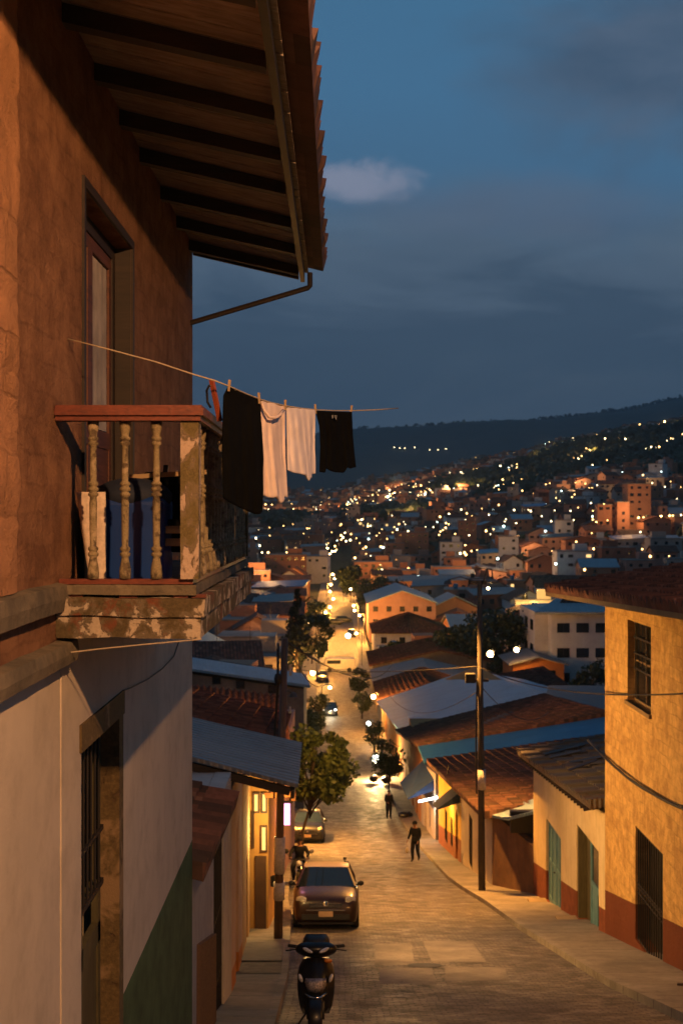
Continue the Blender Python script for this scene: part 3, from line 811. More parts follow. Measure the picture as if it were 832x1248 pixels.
for i in range(9):
    t = i/8; z = lerp(.135, -.42, t); x0 = lerp(-1.505, -1.42, t); x1 = lerp(-1.335, -1.33, t)
    rows.append([V((lerp(x0, x1, j/6), 6.655+.006*math.sin(j*2+i*.6), z)) for j in range(7)])
mb.grid(rows, flip=True)
tw_ = tag(mb.build('towel', 'towel', smooth=True), 'pale folded towel hanging down the front of the blue bin', 'towel')
md = tw_.modifiers.new('s', 'SOLIDIFY'); md.thickness = .012; md.offset = 1
q = thing('folding_chair', (-.98, 7.3, -.44), 'folding chair with pale wooden slats and dark cloth behind the balcony corner post', 'chair')
mb = MB()
for x in (-1.12, -.86): mb.bar((x, 6.95, -.44), (x+.01, 7.5, .32), .03, .03); mb.bar((x, 7.5, -.44), (x, 6.95, -.02), .03, .03)
mb.build('frame', 'black_paint', q)
for z, y in ((-.085, 6.84), (-.16, 6.83)):
    mb = MB(); mb.bar((-1.20, y, z), (-.80, y-.03, z-.0), .02, .045); mb.build('slat', 'pale_wood', q)
mb = MB(); mb.bar((-1.28, 6.95, .23), (-.78, 6.90, .26), .02, .028); mb.build('slat', 'pale_wood', q)
mb = MB(); mb.box((-1.0, 7.12, .02), (.40, .05, .5), Matrix.Rotation(R(-8), 3, 'X')); sb = mb.build('backrest', 'black_cloth', q)
md = sb.modifiers.new('b', 'BEVEL'); md.width = .02; md.segments = 3
mb = MB(); mb.box((-1.0, 7.1, -.05), (.36, .4, .05)); mb.build('seat', 'black_cloth', q)
q = MB(); rows = []
for i in range(7):
    rows.append([V((lerp(-.90, -.87+.0*i, j/4)+.02*i/6, 6.80+.012*math.sin(j*2.4), lerp(.40, -.36, i/6))) for j in range(5)])
q.grid(rows, flip=True); q = tag(q.build('jacket', 'grey_cloth', smooth=True), 'grey jacket slung over the folding chair beside the post', 'jacket')
md = q.modifiers.new('s', 'SOLIDIFY'); md.thickness = .02

# ---- clothesline
LINE = [(83,413,6.59), (130,425,6.56), (190,441,6.52), (235,456,6.5), (262,464,6.5), (280,471,6.6), (298,479,6.8), (318,487,7.0), (332,491,7.15), (348,494.5,7.3), (366,497.5,7.5), (385,499.5,7.7), (406,500.5,7.9), (430,500.5,8.1), (458,499.5,8.3), (485,497.5,8.5)]
def lineat(px):
    for a, b_ in zip(LINE, LINE[1:]):
        if px <= b_[0]: t = (px-a[0])/(b_[0]-a[0]); return P(px, lerp(a[1], b_[1], t), lerp(a[2], b_[2], t))
    return P(*LINE[-1])
mb = MB(); mb.tube([P(*q_) for q_ in LINE], .0042, 7)
tag(mb.build('clothesline', 'rope', smooth=True), 'sagging clothesline running from the house wall out over the street', 'clothesline')
plain('stick_red', (.30,.07,.03), .5)
mb = MB(); mb.bar(P(258, 463, 6.62), P(268, 513, 6.7), .026, .02)
st = tag(mb.build('prop_stick', 'stick_red'), 'short red wooden stick clamped to the handrail holding up the line', 'stick')
mb = MB(); mb.tube([P(257, 497, 6.66), P(253, 490, 6.66), P(252, 476, 6.64), P(255, 470, 6.63), P(259, 470, 6.63)], .007, 8)
tag(mb.build('strap', 'black_paint', smooth=True), 'black looped strap hooked over the red stick above the handrail', 'strap')
def cloth(name, mat, d0, d1, top, bottom, left, right, fold, label, cat, nf=3, seed=0, amp=.02):
    """hanging garment; outlines are lists of (px,py) hung at the depth of the line"""
    def pl(pts, t):
        L = [0]
        for a, b_ in zip(pts, pts[1:]): L.append(L[-1]+math.hypot(b_[0]-a[0], b_[1]-a[1]))
        x = t*L[-1]
        for i in range(len(L)-1):
            if x <= L[i+1]+1e-9:
                k = (x-L[i])/max(1e-9, L[i+1]-L[i]); return V((lerp(pts[i][0], pts[i+1][0], k), lerp(pts[i][1], pts[i+1][1], k)))
        return V(pts[-1])
    nu, nv = 48, 48; rows = []
    for j in range(nv+1):
        v_ = j/nv; row = []
        for i in range(nu+1):
            u = i/nu
            c = pl(top, u)*(1-v_)+pl(bottom, u)*v_ + pl(left, v_)*(1-u)+pl(right, v_)*u \
                - (V(top[0])*(1-u)*(1-v_)+V(top[-1])*u*(1-v_)+V(bottom[0])*(1-u)*v_+V(bottom[-1])*u*v_)
            d = lerp(d0, d1, u)
            k = sstep(0, .3, v_)*.8+.2
            f = amp*k*(math.sin(u*math.pi*2*nf+2.2*v_+seed)+.6*math.sin(u*math.pi*2*nf*2.3+seed*2-v_*3))*.6
            f += .012*noise.noise(V((u*6, v_*5, seed)))+.05*k*noise.noise(V((u*1.6, v_*1.3, seed+5)))
            row.append(P(c.x, c.y, d+f))
        rows.append(row)
    mb = MB(); mb.grid(rows)
    o = mb.build(name, mat, smooth=True, origin=rows[0][nu//2])
    md = o.modifiers.new('s', 'SOLIDIFY'); md.thickness = .012; md.offset = 0
    return tag(o, label, cat, 'laundry on the clothesline')
plain('white_cotton', (.74,.66,.68), .95, sc=14, var=.06, bmp=.002, spec=.1); plain('cream_cotton', (.76,.61,.55), .95, sc=14, var=.08, bmp=.002, spec=.1)
cloth('trousers', 'black_cloth', 6.6, 7.0, [(279,471), (297,479), (315.5,486.5)], [(273,607), (280,612), (289,617), (300,622), (310,626.5), (316,626.5), (319,623)],
      [(279,471), (273,482), (271.5,540), (273,607)], [(315.5,486.5), (318,520), (320.5,560), (320.5,600), (319,623)], 3, 'long black trousers hanging beside the balcony rail', 'trousers', 2, 1)
sh1 = cloth('shirt', 'cream_cotton', 7.02, 7.3, [(317.5,487), (330,491), (346.5,494.5)], [(320,603), (326,606), (333,606.5), (337,605), (340,612), (343,613), (346,610), (344,605), (350,606)],
      [(317.5,487), (318,530), (319.5,570), (320,603)], [(346.5,494.5), (347,540), (348.5,580), (350,606)], 2, 'long cream shirt with drooping neckline, hung next to the black trousers', 'shirt', 2, 4, .014)
mb = MB(); mb.tube([P(319, 490, 7.0), P(322, 500, 6.99), (P(328, 508, 7.0)), P(335, 509, 7.05), P(341, 506, 7.12), P(345, 500, 7.2)], .010, 8); mb.build('neckline', 'cream_cotton', sh1, True)
cloth('shirt', 'white_cotton', 7.34, 7.68, [(349,495), (366,498), (383.5,500)], [(350.5,573), (357,576), (366,577.5), (372,579), (376,586), (379,582), (378,578), (384,577)],
      [(349,495), (350,530), (350.5,573)], [(383.5,500), (383.5,540), (384,577)], 2, 'short pinkish white shirt hung in the middle of the line', 'shirt', 2, 7, .014)
bs = cloth('shirt', 'black_cloth', 7.72, 8.08, [(385,500.5), (406,501.5), (428,502)], [(390,575), (395.5,576), (396.5,570), (402,573.5), (409,575.5), (419,576), (423.5,569), (427,571), (433,569.5)],
      [(385,500.5), (389.5,519), (391,545), (390,575)], [(428,502), (429,531), (431,552), (433,569.5)], 2, 'small black shirt with a tiny pale chest mark at the outer end of the line', 'shirt', 2, 11)
mb = MB()
for dx, dy, ww, hh in ((-3.2, 0, .7, 4), (-1.9, -.8, .6, 2.2), (-2.5, 1.2, 1.4, .6), (.2, -.6, .6, 2.4), (1.8, -.6, .6, 2.4), (1.0, .8, 1.4, .6), (1.4, 2.4, .6, 2.2)):
    c = P(408+dx, 508+dy, 7.83); k = 7.83/FPX; mb.box(c, (ww*k, .02, hh*k))
mb.build('chest_mark', 'grey_cloth', bs)
peg0 = None
for (px, rz) in ((279.5, 5), (315.8, -4), (347.5, 3), (384.3, -3), (428, 6)):
    p = lineat(px)
    if peg0 is None:
        mb = MB()
        for s_ in (-1, 1): mb.prism8([V((-.006, s_*.004-.004, -.035)), V((.006, s_*.004-.004, -.035)), V((.006, s_*.004+.003, -.035)), V((-.006, s_*.004+.003, -.035)),
                                      V((-.007, s_*.012-.004, .03)), V((.007, s_*.012-.004, .03)), V((.007, s_*.012+.004, .03)), V((-.007, s_*.012+.004, .03))])
        peg0 = mb.build('clothes_peg', 'pale_wood'); o = peg0; tag(o, None, 'clothes peg', 'pegs on the clothesline')
    else: o = peg0.copy(); COL.objects.link(o)
    o.location = p+V((0,0,.006)); o.rotation_euler = (0, R(rz), 0)
    o['label'] = {279: 'wooden peg at the waistband of the black trousers, nearest the balcony', 315: 'wooden peg between the black trousers and cream shirt', 347: 'wooden peg between the two pale shirts',
                  384: 'wooden peg between the white shirt and small black shirt', 428: 'wooden peg at the outermost corner of the small black shirt'}[int(px)]
# ------------------------------------------------------------------ buildings along the street
rough_wall('ochre_wall', (.82,.53,.18), (.42,.235,.075), .30, .22, .5, dado=(-8.80, (.20,.062,.028), -.213, 27))
stucco('yellow_paint', (.74,.60,.34), (.64,.49,.25), 1, .2, .004, (.25,.15,.06), dado=(-9.28, (.24,.075,.032), -.186, 27))
stucco('bright_yellow', (.72,.45,.06), (.62,.36,.05), 1, .2, .004, dado=(-14.0, (.28,.10,.04), -.19, 50))
stucco('cream_paint', (.60,.50,.36), (.50,.41,.29), 1, .25); stucco('white_paint', (.62,.60,.57), (.52,.50,.48), 1, .25, streaks=.5)
stucco('lilac_paint', (.42,.36,.38), (.34,.29,.30), 1, .3); stucco('orange_paint', (.50,.20,.06), (.40,.15,.045), 1, .35)
stucco('pink_paint', (.45,.26,.22), (.36,.20,.17), 1, .3); stucco('brown_plaster', (.20,.11,.06), (.12,.065,.04), 2, .6)
stucco('amber_paint', (.52,.29,.09), (.42,.22,.07), 1, .3); stucco('dull_plaster', (.27,.23,.19), (.19,.16,.13), 1.5, .5)
stucco('orange_dado', (.46,.17,.05), (.38,.13,.04), 1, .3, dado=(0, (.46,.17,.05)))
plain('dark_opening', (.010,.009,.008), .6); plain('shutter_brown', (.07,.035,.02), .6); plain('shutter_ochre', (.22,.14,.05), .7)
plain('window_dark', (.015,.018,.022), .12, spec=.8)
plain('step_stone', (.30,.23,.14), .85, bmp=.004); plain('blue_canvas', (.008,.035,.13), .8); plain('navy_canvas', (.006,.022,.06), .8)
stucco('thick_white', (.66,.64,.62), (.56,.54,.52), 1, .15, streaks=.2)
emis('lit_yellow', (1,.66,.20), 1.1); emis('tube_white', (.85,1,.98), 9); emis('pink_sign', (1,.36,.62), 3.0); emis('shop_glow', (1,.50,.12), 1.6)

def panel_door(parent, x, y0, y1, z0, z1, mat, face=-1, name='door', glass=False, t=.05):
    """door leaf facing the street (face -1: towards -X) between y0,y1"""
    mb = MB(); f = face
    def bb(xa, xb, *r): mb.bbox(min(x+f*xa, x+f*xb), max(x+f*xa, x+f*xb), *r)
    w_ = y1-y0; st = min(.12, w_*.13)
    bb(0, t, y0, y0+st, z0, z1); bb(0, t, y1-st, y1, z0, z1); bb(0, t, y0+st, y1-st, z1-st, z1); bb(0, t, y0+st, y1-st, z0, z0+.18)
    zm = z0+(z1-z0)*.48; bb(0, t, y0+st, y1-st, zm, zm+.12)
    ym = (y0+y1)/2; bb(0, t, ym-.035, ym+.035, z0+.18, zm); 
    if not glass: bb(0, t, ym-.035, ym+.035, zm+.12, z1-st)
    bb(.002, t-.022, y0+st, y1-st, z0+.18, zm)
    if not glass: bb(.002, t-.022, y0+st, y1-st, zm+.12, z1-st)
    o = mb.build(name, mat, parent)
    if glass:
        g = MB(); g.bbox(min(x+f*.01, x+f*.02), max(x+f*.01, x+f*.02), y0+st, y1-st, zm+.12, z1-st); g.build('pane', 'window_dark', o)
    h = MB(); h.ball((x+f*(t+.02), y0+st*.5, zm-.05), .028, 8); h.build('handle', 'iron', o)
    return o
def bars(parent, x, y0, y1, z0, z1, n=9, name='grille', r=.012, hz=(.45,)):
    mb = MB()
    for k in range(n): y = lerp(y0, y1, (k+.5)/n); mb.tube([(x, y, z0), (x, y, z1)], r, 6)
    for h_ in (0.01,)+tuple(hz)+(.99,):
        z = lerp(z0, z1, h_); mb.bbox(x-.008, x+.008, y0, y1, z-.018, z+.018)
    return mb.build(name, 'iron', parent)
def window(parent, x, y0, y1, z0, z1, frame='shutter_brown', nx=2, nz=2, face=-1, depth=.05):
    """framed window in a street front, glass inside the frame"""
    mb = MB(); a, b_ = sorted((x, x+face*depth)); t = .05
    mb.bbox(a, b_, y0, y1, z0, z0+t); mb.bbox(a, b_, y0, y1, z1-t, z1); mb.bbox(a, b_, y0, y0+t, z0+t, z1-t); mb.bbox(a, b_, y1-t, y1, z0+t, z1-t)
    for k in range(1, nx): y = lerp(y0, y1, k/nx); mb.bbox(a, b_, y-.02, y+.02, z0+t, z1-t)
    for k in range(1, nz): z = lerp(z0, z1, k/nz); mb.bbox(a+.005, b_-.005, y0+t, y1-t, z-.018, z+.018)
    o = mb.build('window', frame, parent)
    g = MB(); xg = x+face*.01; g.bbox(min(xg, xg-face*.01), max(xg, xg-face*.01), y0+t, y1-t, z0+t, z1-t); g.build('pane', 'window_dark', o)
    return o
def window_y(parent, y, x0, x1, z0, z1, frame='shutter_brown', glass='window_dark', nx=2):
    """window in a wall that faces the viewer (towards -Y)"""
    mb = MB(); t = .045
    mb.bbox(x0, x1, y-.05, y, z0, z0+t); mb.bbox(x0, x1, y-.05, y, z1-t, z1); mb.bbox(x0, x0+t, y-.05, y, z0+t, z1-t); mb.bbox(x1-t, x1, y-.05, y, z0+t, z1-t)
    for k in range(1, nx): x = lerp(x0, x1, k/nx); mb.bbox(x-.018, x+.018, y-.05, y, z0+t, z1-t)
    o = mb.build('window', frame, parent)
    g = MB(); g.bbox(x0+t, x1-t, y-.02, y-.01, z0+t, z1-t); g.build('pane', glass, o)
    return o

# ---- R1: two-storey ochre house at the right edge
q = thing('house', (9, 20, base(20)), 'two-storey ochre block house with a rust dado at the right edge', 'house')
mb = MB()
wall_run(mb, (6.3, 10), (6.3, 27), (-11.2, -11.2), (-1.42, -2.08), [(11.0, 11.9+.05, -6.0, -8.0) if 0 else (22.2-10, 24.25-10, -8.95, -6.55), (23.05-10, 24.9-10, -4.0, -2.25)], t=.35, side=-1)
mb.prism8([V((6.66,10,-11.2)), V((14,10,-11.2)), V((14,27,-11.2)), V((6.66,27,-11.2)), V((6.66,10,-1.42)), V((14,10,-1.42)), V((14,27,-2.08)), V((6.66,27,-2.08))])
mb.build('wall', 'ochre_wall', q)
r_ = roof_sheet((5.0, 27.6, -1.80), (5.0, 9, -1.09), (14, 9, .40), (14, 27.6, -.30), 'tile', .05, .05, .22, .42).build('roof', 'clay_tiles', q)
for k in range(30):
    y = 27.3-k*.6; mb = MB(); z = -1.80+(27.6-y)*.0382-.06; mb.prism8([V((5.03, y-.04, z-.08)), V((6.6, y-.04, z+.18)), V((6.6, y+.04, z+.18)), V((5.03, y+.04, z-.08)), V((5.03, y-.04, z)), V((6.6, y-.04, z+.26)), V((6.6, y+.04, z+.26)), V((5.03, y+.04, z))]); mb.build('rafter', 'shutter_ochre', r_)
mb = MB(); mb.bar((5.014, 9, -1.18), (5.014, 27.5, -1.885), .028, .09)
mb.build('fascia', 'shutter_ochre', r_)
wdw = window(q, 6.5, 23.05, 24.9, -4.0, -2.25, 'shutter_ochre', 2, 2)
bars(wdw, 6.42, 23.1, 24.85, -3.3, -2.27, 6, 'grille', .01, (.33, .66))
mb = MB(); mb.bbox(6.24, 6.36, 23.0, 24.95, -4.08, -4.0); mb.build('sill', 'shutter_ochre', wdw)
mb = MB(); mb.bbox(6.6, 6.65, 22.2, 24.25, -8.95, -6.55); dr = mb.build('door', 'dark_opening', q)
bars(dr, 6.34, 22.22, 24.23, -8.93, -6.57, 12, 'gate_grille', .016, (.42, .47, .5))

# ---- R2: low yellow house with teal doors
q = thing('house', (8, 32, base(32)), 'low yellow house with rust dado, two teal doors and a rotten tiled roof', 'house')
def s2(y): return 36.8-y
mb = MB()
d1 = (FPX*6.3/(683-CX), FPX*6.3/(665-CX)); d2 = (FPX*6.3/(729-CX), FPX*6.3/(702-CX))
wall_run(mb, (6.3, 36.8), (6.3, 27.003), (-13.8, -11), (-8.0, -7.0), [(s2(d1[1]), s2(d1[0]), -11.55, -9.1), (s2(d2[1]), s2(d2[0]), -10.55, -8.1)], t=.3, side=1)
mb.prism8([V((6.61,36.8,-13.8)), V((6.61,27.003,-13.8)), V((13,27.003,-13.8)), V((13,36.8,-13.8)), V((6.61,36.8,-8.0)), V((6.61,27.003,-7.05)), V((13,27.003,-6.9)), V((13,36.8,-7.6))][::1])
mb.build('wall', 'yellow_paint', q, weld=False)
rr = roof_sheet((5.85, 37.3, -7.72), (5.95, 27.02, -6.86), (9.6, 27.02, -6.25), (8.9, 37.3, -7.2), 'tile', .06, .05, .26, .5).build('roof', 'rotten_sheet', q)
mb = MB()
for k in range(26):
    y = 36.9-k*.38; z = lerp(-7.78, -6.95, (36.9-y)/9.9)
    mb = MB(); mb.bar((5.88, y, z-.04), (6.5, y+.03*random.uniform(-1,1), z+.06), .06, .06); mb.build('rafter', 'dark_timber', rr)
for k in range(16):
    y = random.uniform(27.4, 36.8); z = lerp(-7.55, -6.75, (36.9-y)/9.9); x = random.uniform(6, 8)
    bb_ = MB(); bb_.bar((x, y, z+.12), (x+random.uniform(.8,1.4), y+random.uniform(-.3,.3), z+.22+.15), random.uniform(.1,.3), .02); bb_.build('broken_board', 'dark_timber', rr)
for (a, b1), (z0, z1), gl in ((d1, (-11.55, -9.1), False), (d2, (-10.55, -8.1), True)):
    w1 = b1-a
    if gl: 
        panel_door(q, 6.5, a, a+w1*.62, z0, z1, 'teal_wood', glass=True)
        mb = MB(); mb.bbox(6.33, 6.6, b1-.12, b1-.005, z0, z1); mb.bbox(6.55, 6.6, a+w1*.62, b1-.12, z0, z1); mb.build('door_frame', 'olive_wood', q)
    else:
        panel_door(q, 6.42, a+.01, (a+b1)/2, z0, z1, 'teal_wood'); panel_door(q, 6.42, (a+b1)/2+.005, b1-.01, z0, z1, 'teal_wood')
    mb = MB(); mb.bbox(5.75, 6.295, a-.1, b1+.1, z0-.35, z0); mb.build('doorstep', 'step_stone', q)

# ---- R3: brown yard wall with a sheet-metal lean-to
q = thing('yard_wall', (5.9, 38.5, base(38.5)), 'stained brown yard wall stepping down between the yellow house and the white house', 'wall')
mb = MB(); wall_run(mb, (5.42, 40.0), (6.29, 36.83), (-14.4, -13), (-10.35, -10.62), t=.25, side=1)
mb.build('wall', 'brown_plaster', q)
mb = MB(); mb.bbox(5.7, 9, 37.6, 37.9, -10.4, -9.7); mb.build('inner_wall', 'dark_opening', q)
roof_sheet((5.3, 40.6, -10.62), (5.55, 37.4, -9.9), (8.6, 37.4, -9.15), (8.2, 40.6, -9.65), 'metal', .04).build('lean_to_roof', 'blue_sheet', q)

# ---- R4: long low house, white then yellow, dark tiled roof
q = thing('house', (8, 48, base(48)), 'long low house painted white and bright yellow under a dark tiled roof', 'house')
p0, p1 = V((5.05, 57)), V((5.4, 40)); L = (p1-p0).length
def sy(y): return (57-y)/17*L
def fx(y): return lerp(5.05, 5.4, (57-y)/17)
ym = 48.3
mb = MB(); wall_run(mb, p0, (fx(ym), ym), (-18, -16), (-12.75, lerp(-12.75, -10.62, (57-ym)/17)), [(sy(50.2), sy(49.4), -15.0, -12.9), (sy(54.3), sy(53.3), -15.3, -13.8), (sy(52), sy(51.3), -14.9, -13.6)], t=.3, side=1)
mb.build('yellow_wall', 'bright_yellow', q)
mb = MB(); wall_run(mb, (fx(ym), ym-.002), p1, (-16, -14.5), (lerp(-12.75, -10.62, (57-ym)/17), -10.62), [(ym-45.9, ym-44.9, -13.9, -11.9), (ym-43.4, ym-42.5, -14.6, -12.2)], t=.3, side=1)
mb.build('white_wall', 'cream_paint', q)
mb = MB(); mb.prism8([V((5.74,57,-18)), V((5.74,40.0,-18)), V((14,40.0,-18)), V((14,57,-18)), V((5.74,57,-12.75)), V((5.74,40.0,-10.65)), V((14,40.0,-9.3)), V((14,57,-11.5))]); mb.build('side_wall', 'dull_plaster', q)
roof_sheet((4.55, 58, -12.45), (5.02, 39.7, -10.42), (14, 39.7, -8.9), (14, 58, -11.1), 'tile', .08, .06, .24, .42).build('roof', 'old_clay_tiles', q)
for a, b1, z0, z1, mt in ((49.4, 50.2, -15.0, -12.9, 'shutter_brown'), (42.5, 43.4, -14.6, -12.2, 'dark_timber')):
    panel_door(q, fx(a)+.15, a, b1, z0, z1, mt)
for a, b1, z0, z1 in ((53.3, 54.3, -15.3, -13.8), (51.3, 52, -14.9, -13.6), (44.9, 45.9, -13.9, -11.9)):
    ww = window(q, fx(a)+.12, a, b1, z0, z1, 'shutter_brown', 2, 3); bars(ww, fx(a)+.01, a, b1, z0, z1, 5)
mb = MB(); mb.prism8([V((4.25, 48.5, -12.45)), V((5.28, 48.5, -12.1)), V((5.25, 50.6, -12.3)), V((4.22, 50.6, -12.75)), V((4.25, 48.5, -12.4)), V((5.28, 48.5, -11.65)), V((5.25, 50.6, -11.85)), V((4.22, 50.6, -12.7))])
mb.build('awning', 'navy_canvas', q)
mb = MB(); mb.tube([(5.26, 50.2, -11.2), (4.9, 50.2, -10.95), (4.85, 50.2, -11.3)], .04, 8); mb.build('lamp_arm', 'iron', q)
mb = MB(); mb.ball((4.62, 51.4, -12.95), .12, 8); mb.build('wall_lamp', 'lamp_glow', q); point_light((4.55, 51.6, -13.1), 110, (1,.66,.16), .1, None)

# ---- blue strip roof and the awning house
q = thing('house', (8, 60, base(60)), 'narrow house with a bright blue sheet roof strip and white lilac front', 'house')
mb = MB(); wall_run(mb, (4.85, 66), (5.0, 58.1), (-19.4, -18), (-14.2, -13.1), [(2.0, 3.0, -18, -15.6), (4.6, 5.6, -16.6, -15.4)], t=.3, side=1)
mb.build('wall', 'lilac_paint', q)
mb = MB(); mb.bbox(5.31, 14, 58.1, 66, -19, -13.4); mb.build('inner_wall', 'lilac_paint', q)
roof_sheet((4.3, 60.6, -12.25), (4.45, 58.1, -12.55), (15, 58.1, -11.15), (15, 60.6, -10.55), 'metal', .08).build('roof', 'bright_blue_sheet', q)
panel_door(q, 5.1, 63.0, 64.0, -18, -15.6, 'shutter_brown'); window(q, 5.1, 60.4, 61.4, -16.6, -15.4)
mb = MB(); mb.prism8([V((3.65, 58.8, -14.55)), V((4.98, 58.8, -14.1)), V((4.9, 65.2, -14.7)), V((3.6, 65.2, -15.2)), V((3.65, 58.8, -14.5)), V((4.98, 58.8, -13.55)), V((4.9, 65.2, -13.9)), V((3.6, 65.2, -15.15))])
aw = mb.build('awning', 'blue_canvas', q)
mb = MB(); mb.bar((4.2, 58.7, -14.62), (5.05, 58.0, -14.25), .12, .10); mb.build('tube_lamp', 'tube_white', aw)
point_light((4.5, 58.2, -14.75), 60, (.95,.95,.75), .2, None)

# ---- R6: orange house under the big dark-red roof
q = thing('house', (9, 70, base(70)), 'orange two-storey house under a broad dark red tiled roof behind the blue strip', 'house')
mb = MB(); wall_run(mb, (4.75, 82), (4.85, 66.05), (-21, -19.6), (-15.3, -13.5), [(3, 4, -19.6, -17.2), (6, 7, -18.6, -17.2), (9, 10.2, -19.2, -16.8), (12.4, 13.4, -18, -16.6)], t=.3, side=1)
mb.bbox(5.16, 14, 66.05, 82, -21, -14.5)
mb.build('wall', 'orange_paint', q)
roof_sheet((4.15, 81, -15.25), (4.4, 60.65, -12.28), (14.6, 60.65, -10.5), (13.8, 76, -11.9), 'tile', .1, .06, .28, .45).build('roof', 'old_clay_tiles', q)
for a, b1, z0, z1 in ((82-4, 82-3, -19.6, -17.2), (82-10.2, 82-9, -19.2, -16.8)): panel_door(q, 4.95, a, b1, z0, z1, 'shutter_brown')
for a, b1, z0, z1 in ((75, 76, -18.6, -17.2), (68.6, 69.6, -18, -16.6)): window(q, 4.95, a, b1, z0, z1)
# ---- R7: blue sheet gabled hall
q = thing('house', (9, 98, base(98)), 'hall with a large pale blue sheet-metal gabled roof beside the street', 'house')
mb = MB(); wall_run(mb, (4.9, 116), (4.8, 82.1), (-24, -21), (-18.7, -15.9), [(k*4+2, k*4+3.2, -22.6+.35*k, -20.3+.35*k) for k in range(7)], t=.3, side=1)
mb.prism8([V((5.2,116,-24)), V((5.2,82.1,-24)), V((14,82.1,-24)), V((14,114,-24)), V((5.2,116,-18.9)), V((5.2,82.1,-15.98)), V((14,82.1,-13.1)), V((14,114,-14.9))])
mb.build('wall', 'orange_paint', q)
for k in range(7): panel_door(q, 5.02, 116-(k*4+3.2), 116-(k*4+2), -22.6+.35*k, -20.3+.35*k, 'shutter_brown')
A = P(459, 855, 113); B = P(486, 891, 84); Cc = P(664, 845, 80); Dd = P(571, 817, 117.5)
r7 = roof_sheet(A, B, Cc, Dd, 'metal', .1).build('roof', 'wide_blue_sheet', q)
roof_sheet(P(571.5, 817, 117.6), P(665, 845, 80.1), P(735, 858, 82), P(640, 829, 112), 'metal', .1).build('roof', 'wide_blue_sheet', q)
# ---- teal roof behind
q = thing('shed', (17, 84, base(84)), 'dark teal sheet roof of a shed half hidden behind the ochre house', 'shed')
mb = MB(); mb.bbox(15.2, 22, 76, 86, base(80)-3, -13.4); mb.build('wall', 'dull_plaster', q)
roof_sheet(P(664, 850, 76), P(740, 880, 72), P(745, 836, 88), P(668, 836, 88), 'metal', .1).build('roof', 'teal_sheet', q)

def gable_house(label, x0, x1, y0, y1, zt, rise, wall, roof, kind, over=.5, tw=.3, group=None, wins=True, ridge='y', zb=None, name='house'):
    """box with a pitched roof; ridge along y (street) or x"""
    zb = base(y0)-2 if zb is None else zb
    q = thing(name, ((x0+x1)/2, (y0+y1)/2, zb), label, 'house', group)
    mb = MB(); mb.bbox(x0, x1, y0, y1, zb, zt)
    xm, ymid = (x0+x1)/2, (y0+y1)/2
    if ridge == 'y':
        for y in (y0, y1): mb.face([V((x0, y, zt)), V((x1, y, zt)), V((xm, y, zt+rise))])
    elif ridge == 'x':
        for x in (x0, x1): mb.face([V((x, y0, zt)), V((x, y1, zt)), V((x, ymid, zt+rise))])
    mb.build('wall', wall, q)
    o = over; dz = rise*o/((x1-x0)/2)
    if ridge == 'y':
        roof_sheet((x0-o, y1+o, zt-dz), (x0-o, y0-o, zt-dz), (xm, y0-o, zt+rise), (xm, y1+o, zt+rise), kind, .08, .06, tw, .5).build('roof', roof, q)
        roof_sheet((x1+o, y0-o, zt-dz), (x1+o, y1+o, zt-dz), (xm, y1+o, zt+rise), (xm, y0-o, zt+rise), kind, .08, .06, tw, .5).build('roof', roof, q)
    elif ridge == 'x':
        roof_sheet((x0-o, y0-o, zt-dz), (x1+o, y0-o, zt-dz), (x1+o, ymid, zt+rise), (x0-o, ymid, zt+rise), kind, .08, .06, tw, .5).build('roof', roof, q)
        roof_sheet((x1+o, y1+o, zt-dz), (x0-o, y1+o, zt-dz), (x0-o, ymid, zt+rise), (x1+o, ymid, zt+rise), kind, .08, .06, tw, .5).build('roof', roof, q)
    elif ridge == 'hip':
        k = min((x1-x0), (y1-y0))/2; a0, a1 = ymid-max(0, (y1-y0)/2-k), ymid+max(0, (y1-y0)/2-k)
        E = [V((x0-o, y0-o, zt-.1)), V((x1+o, y0-o, zt-.1)), V((x1+o, y1+o, zt-.1)), V((x0-o, y1+o, zt-.1))]
        T0, T1 = V((xm, a0-.01, zt+rise)), V((xm, a1+.01, zt+rise))
        for quad_ in ((E[0], E[1], T0, T0-V((.01,0,0))), (E[3], E[0], T0, T1), (E[1], E[2], T1, T0), (E[2], E[3], T1, T1)):
            roof_sheet(*quad_, kind, .08, .06, tw, .5).build('roof', roof, q)
    else:
        roof_sheet((x0-o, y1+o, zt-rise*.3), (x0-o, y0-o, zt-rise*.3), (x1+o, y0-o, zt+rise), (x1+o, y1+o, zt+rise), kind, .08, .06, tw, .5).build('roof', roof, q)
    if wins:
        n = max(1, int((x1-x0)/2.6))
        st = max(1, int((zt-(base(y0)))/2.6))
        for s_ in range(st):
            for k in range(n):
                xc = lerp(x0, x1, (k+.5)/n); zc = zt-1.3-s_*2.6
                window_y(q, y0-.001, xc-.5, xc+.5, zc-.55, zc+.5)
    return q
gable_house('low house with a neat red tiled roof just past the blue hall', 4.7, 15, 118, 132, -19.2, 1.6, 'dull_plaster', 'clay_tiles', 'tile', wins=False)
gable_house('dark patched sheet-roofed workshop between two red roofs', 4.7, 17, 134, 146, -19.6, 1.4, 'dull_plaster', 'grey_sheet', 'metal', ridge='y')
gable_house('long house under a faded red roof with light blue edging', 4.7, 22, 149, 163, -19.4, 1.9, 'dull_plaster', 'clay_tiles', 'tile', wins=False)
gable_house('white-walled house with a hipped red tiled roof right of the street', 6.5, 19, 196, 212, -20.0, 2.6, 'white_paint', 'clay_tiles', 'tile', ridge='hip')
gable_house('brick hall with a light blue gabled sheet roof behind the hipped roof', 6.5, 20, 232, 258, -17.6, 2.4, 'pink_paint', 'blue_sheet', 'metal')
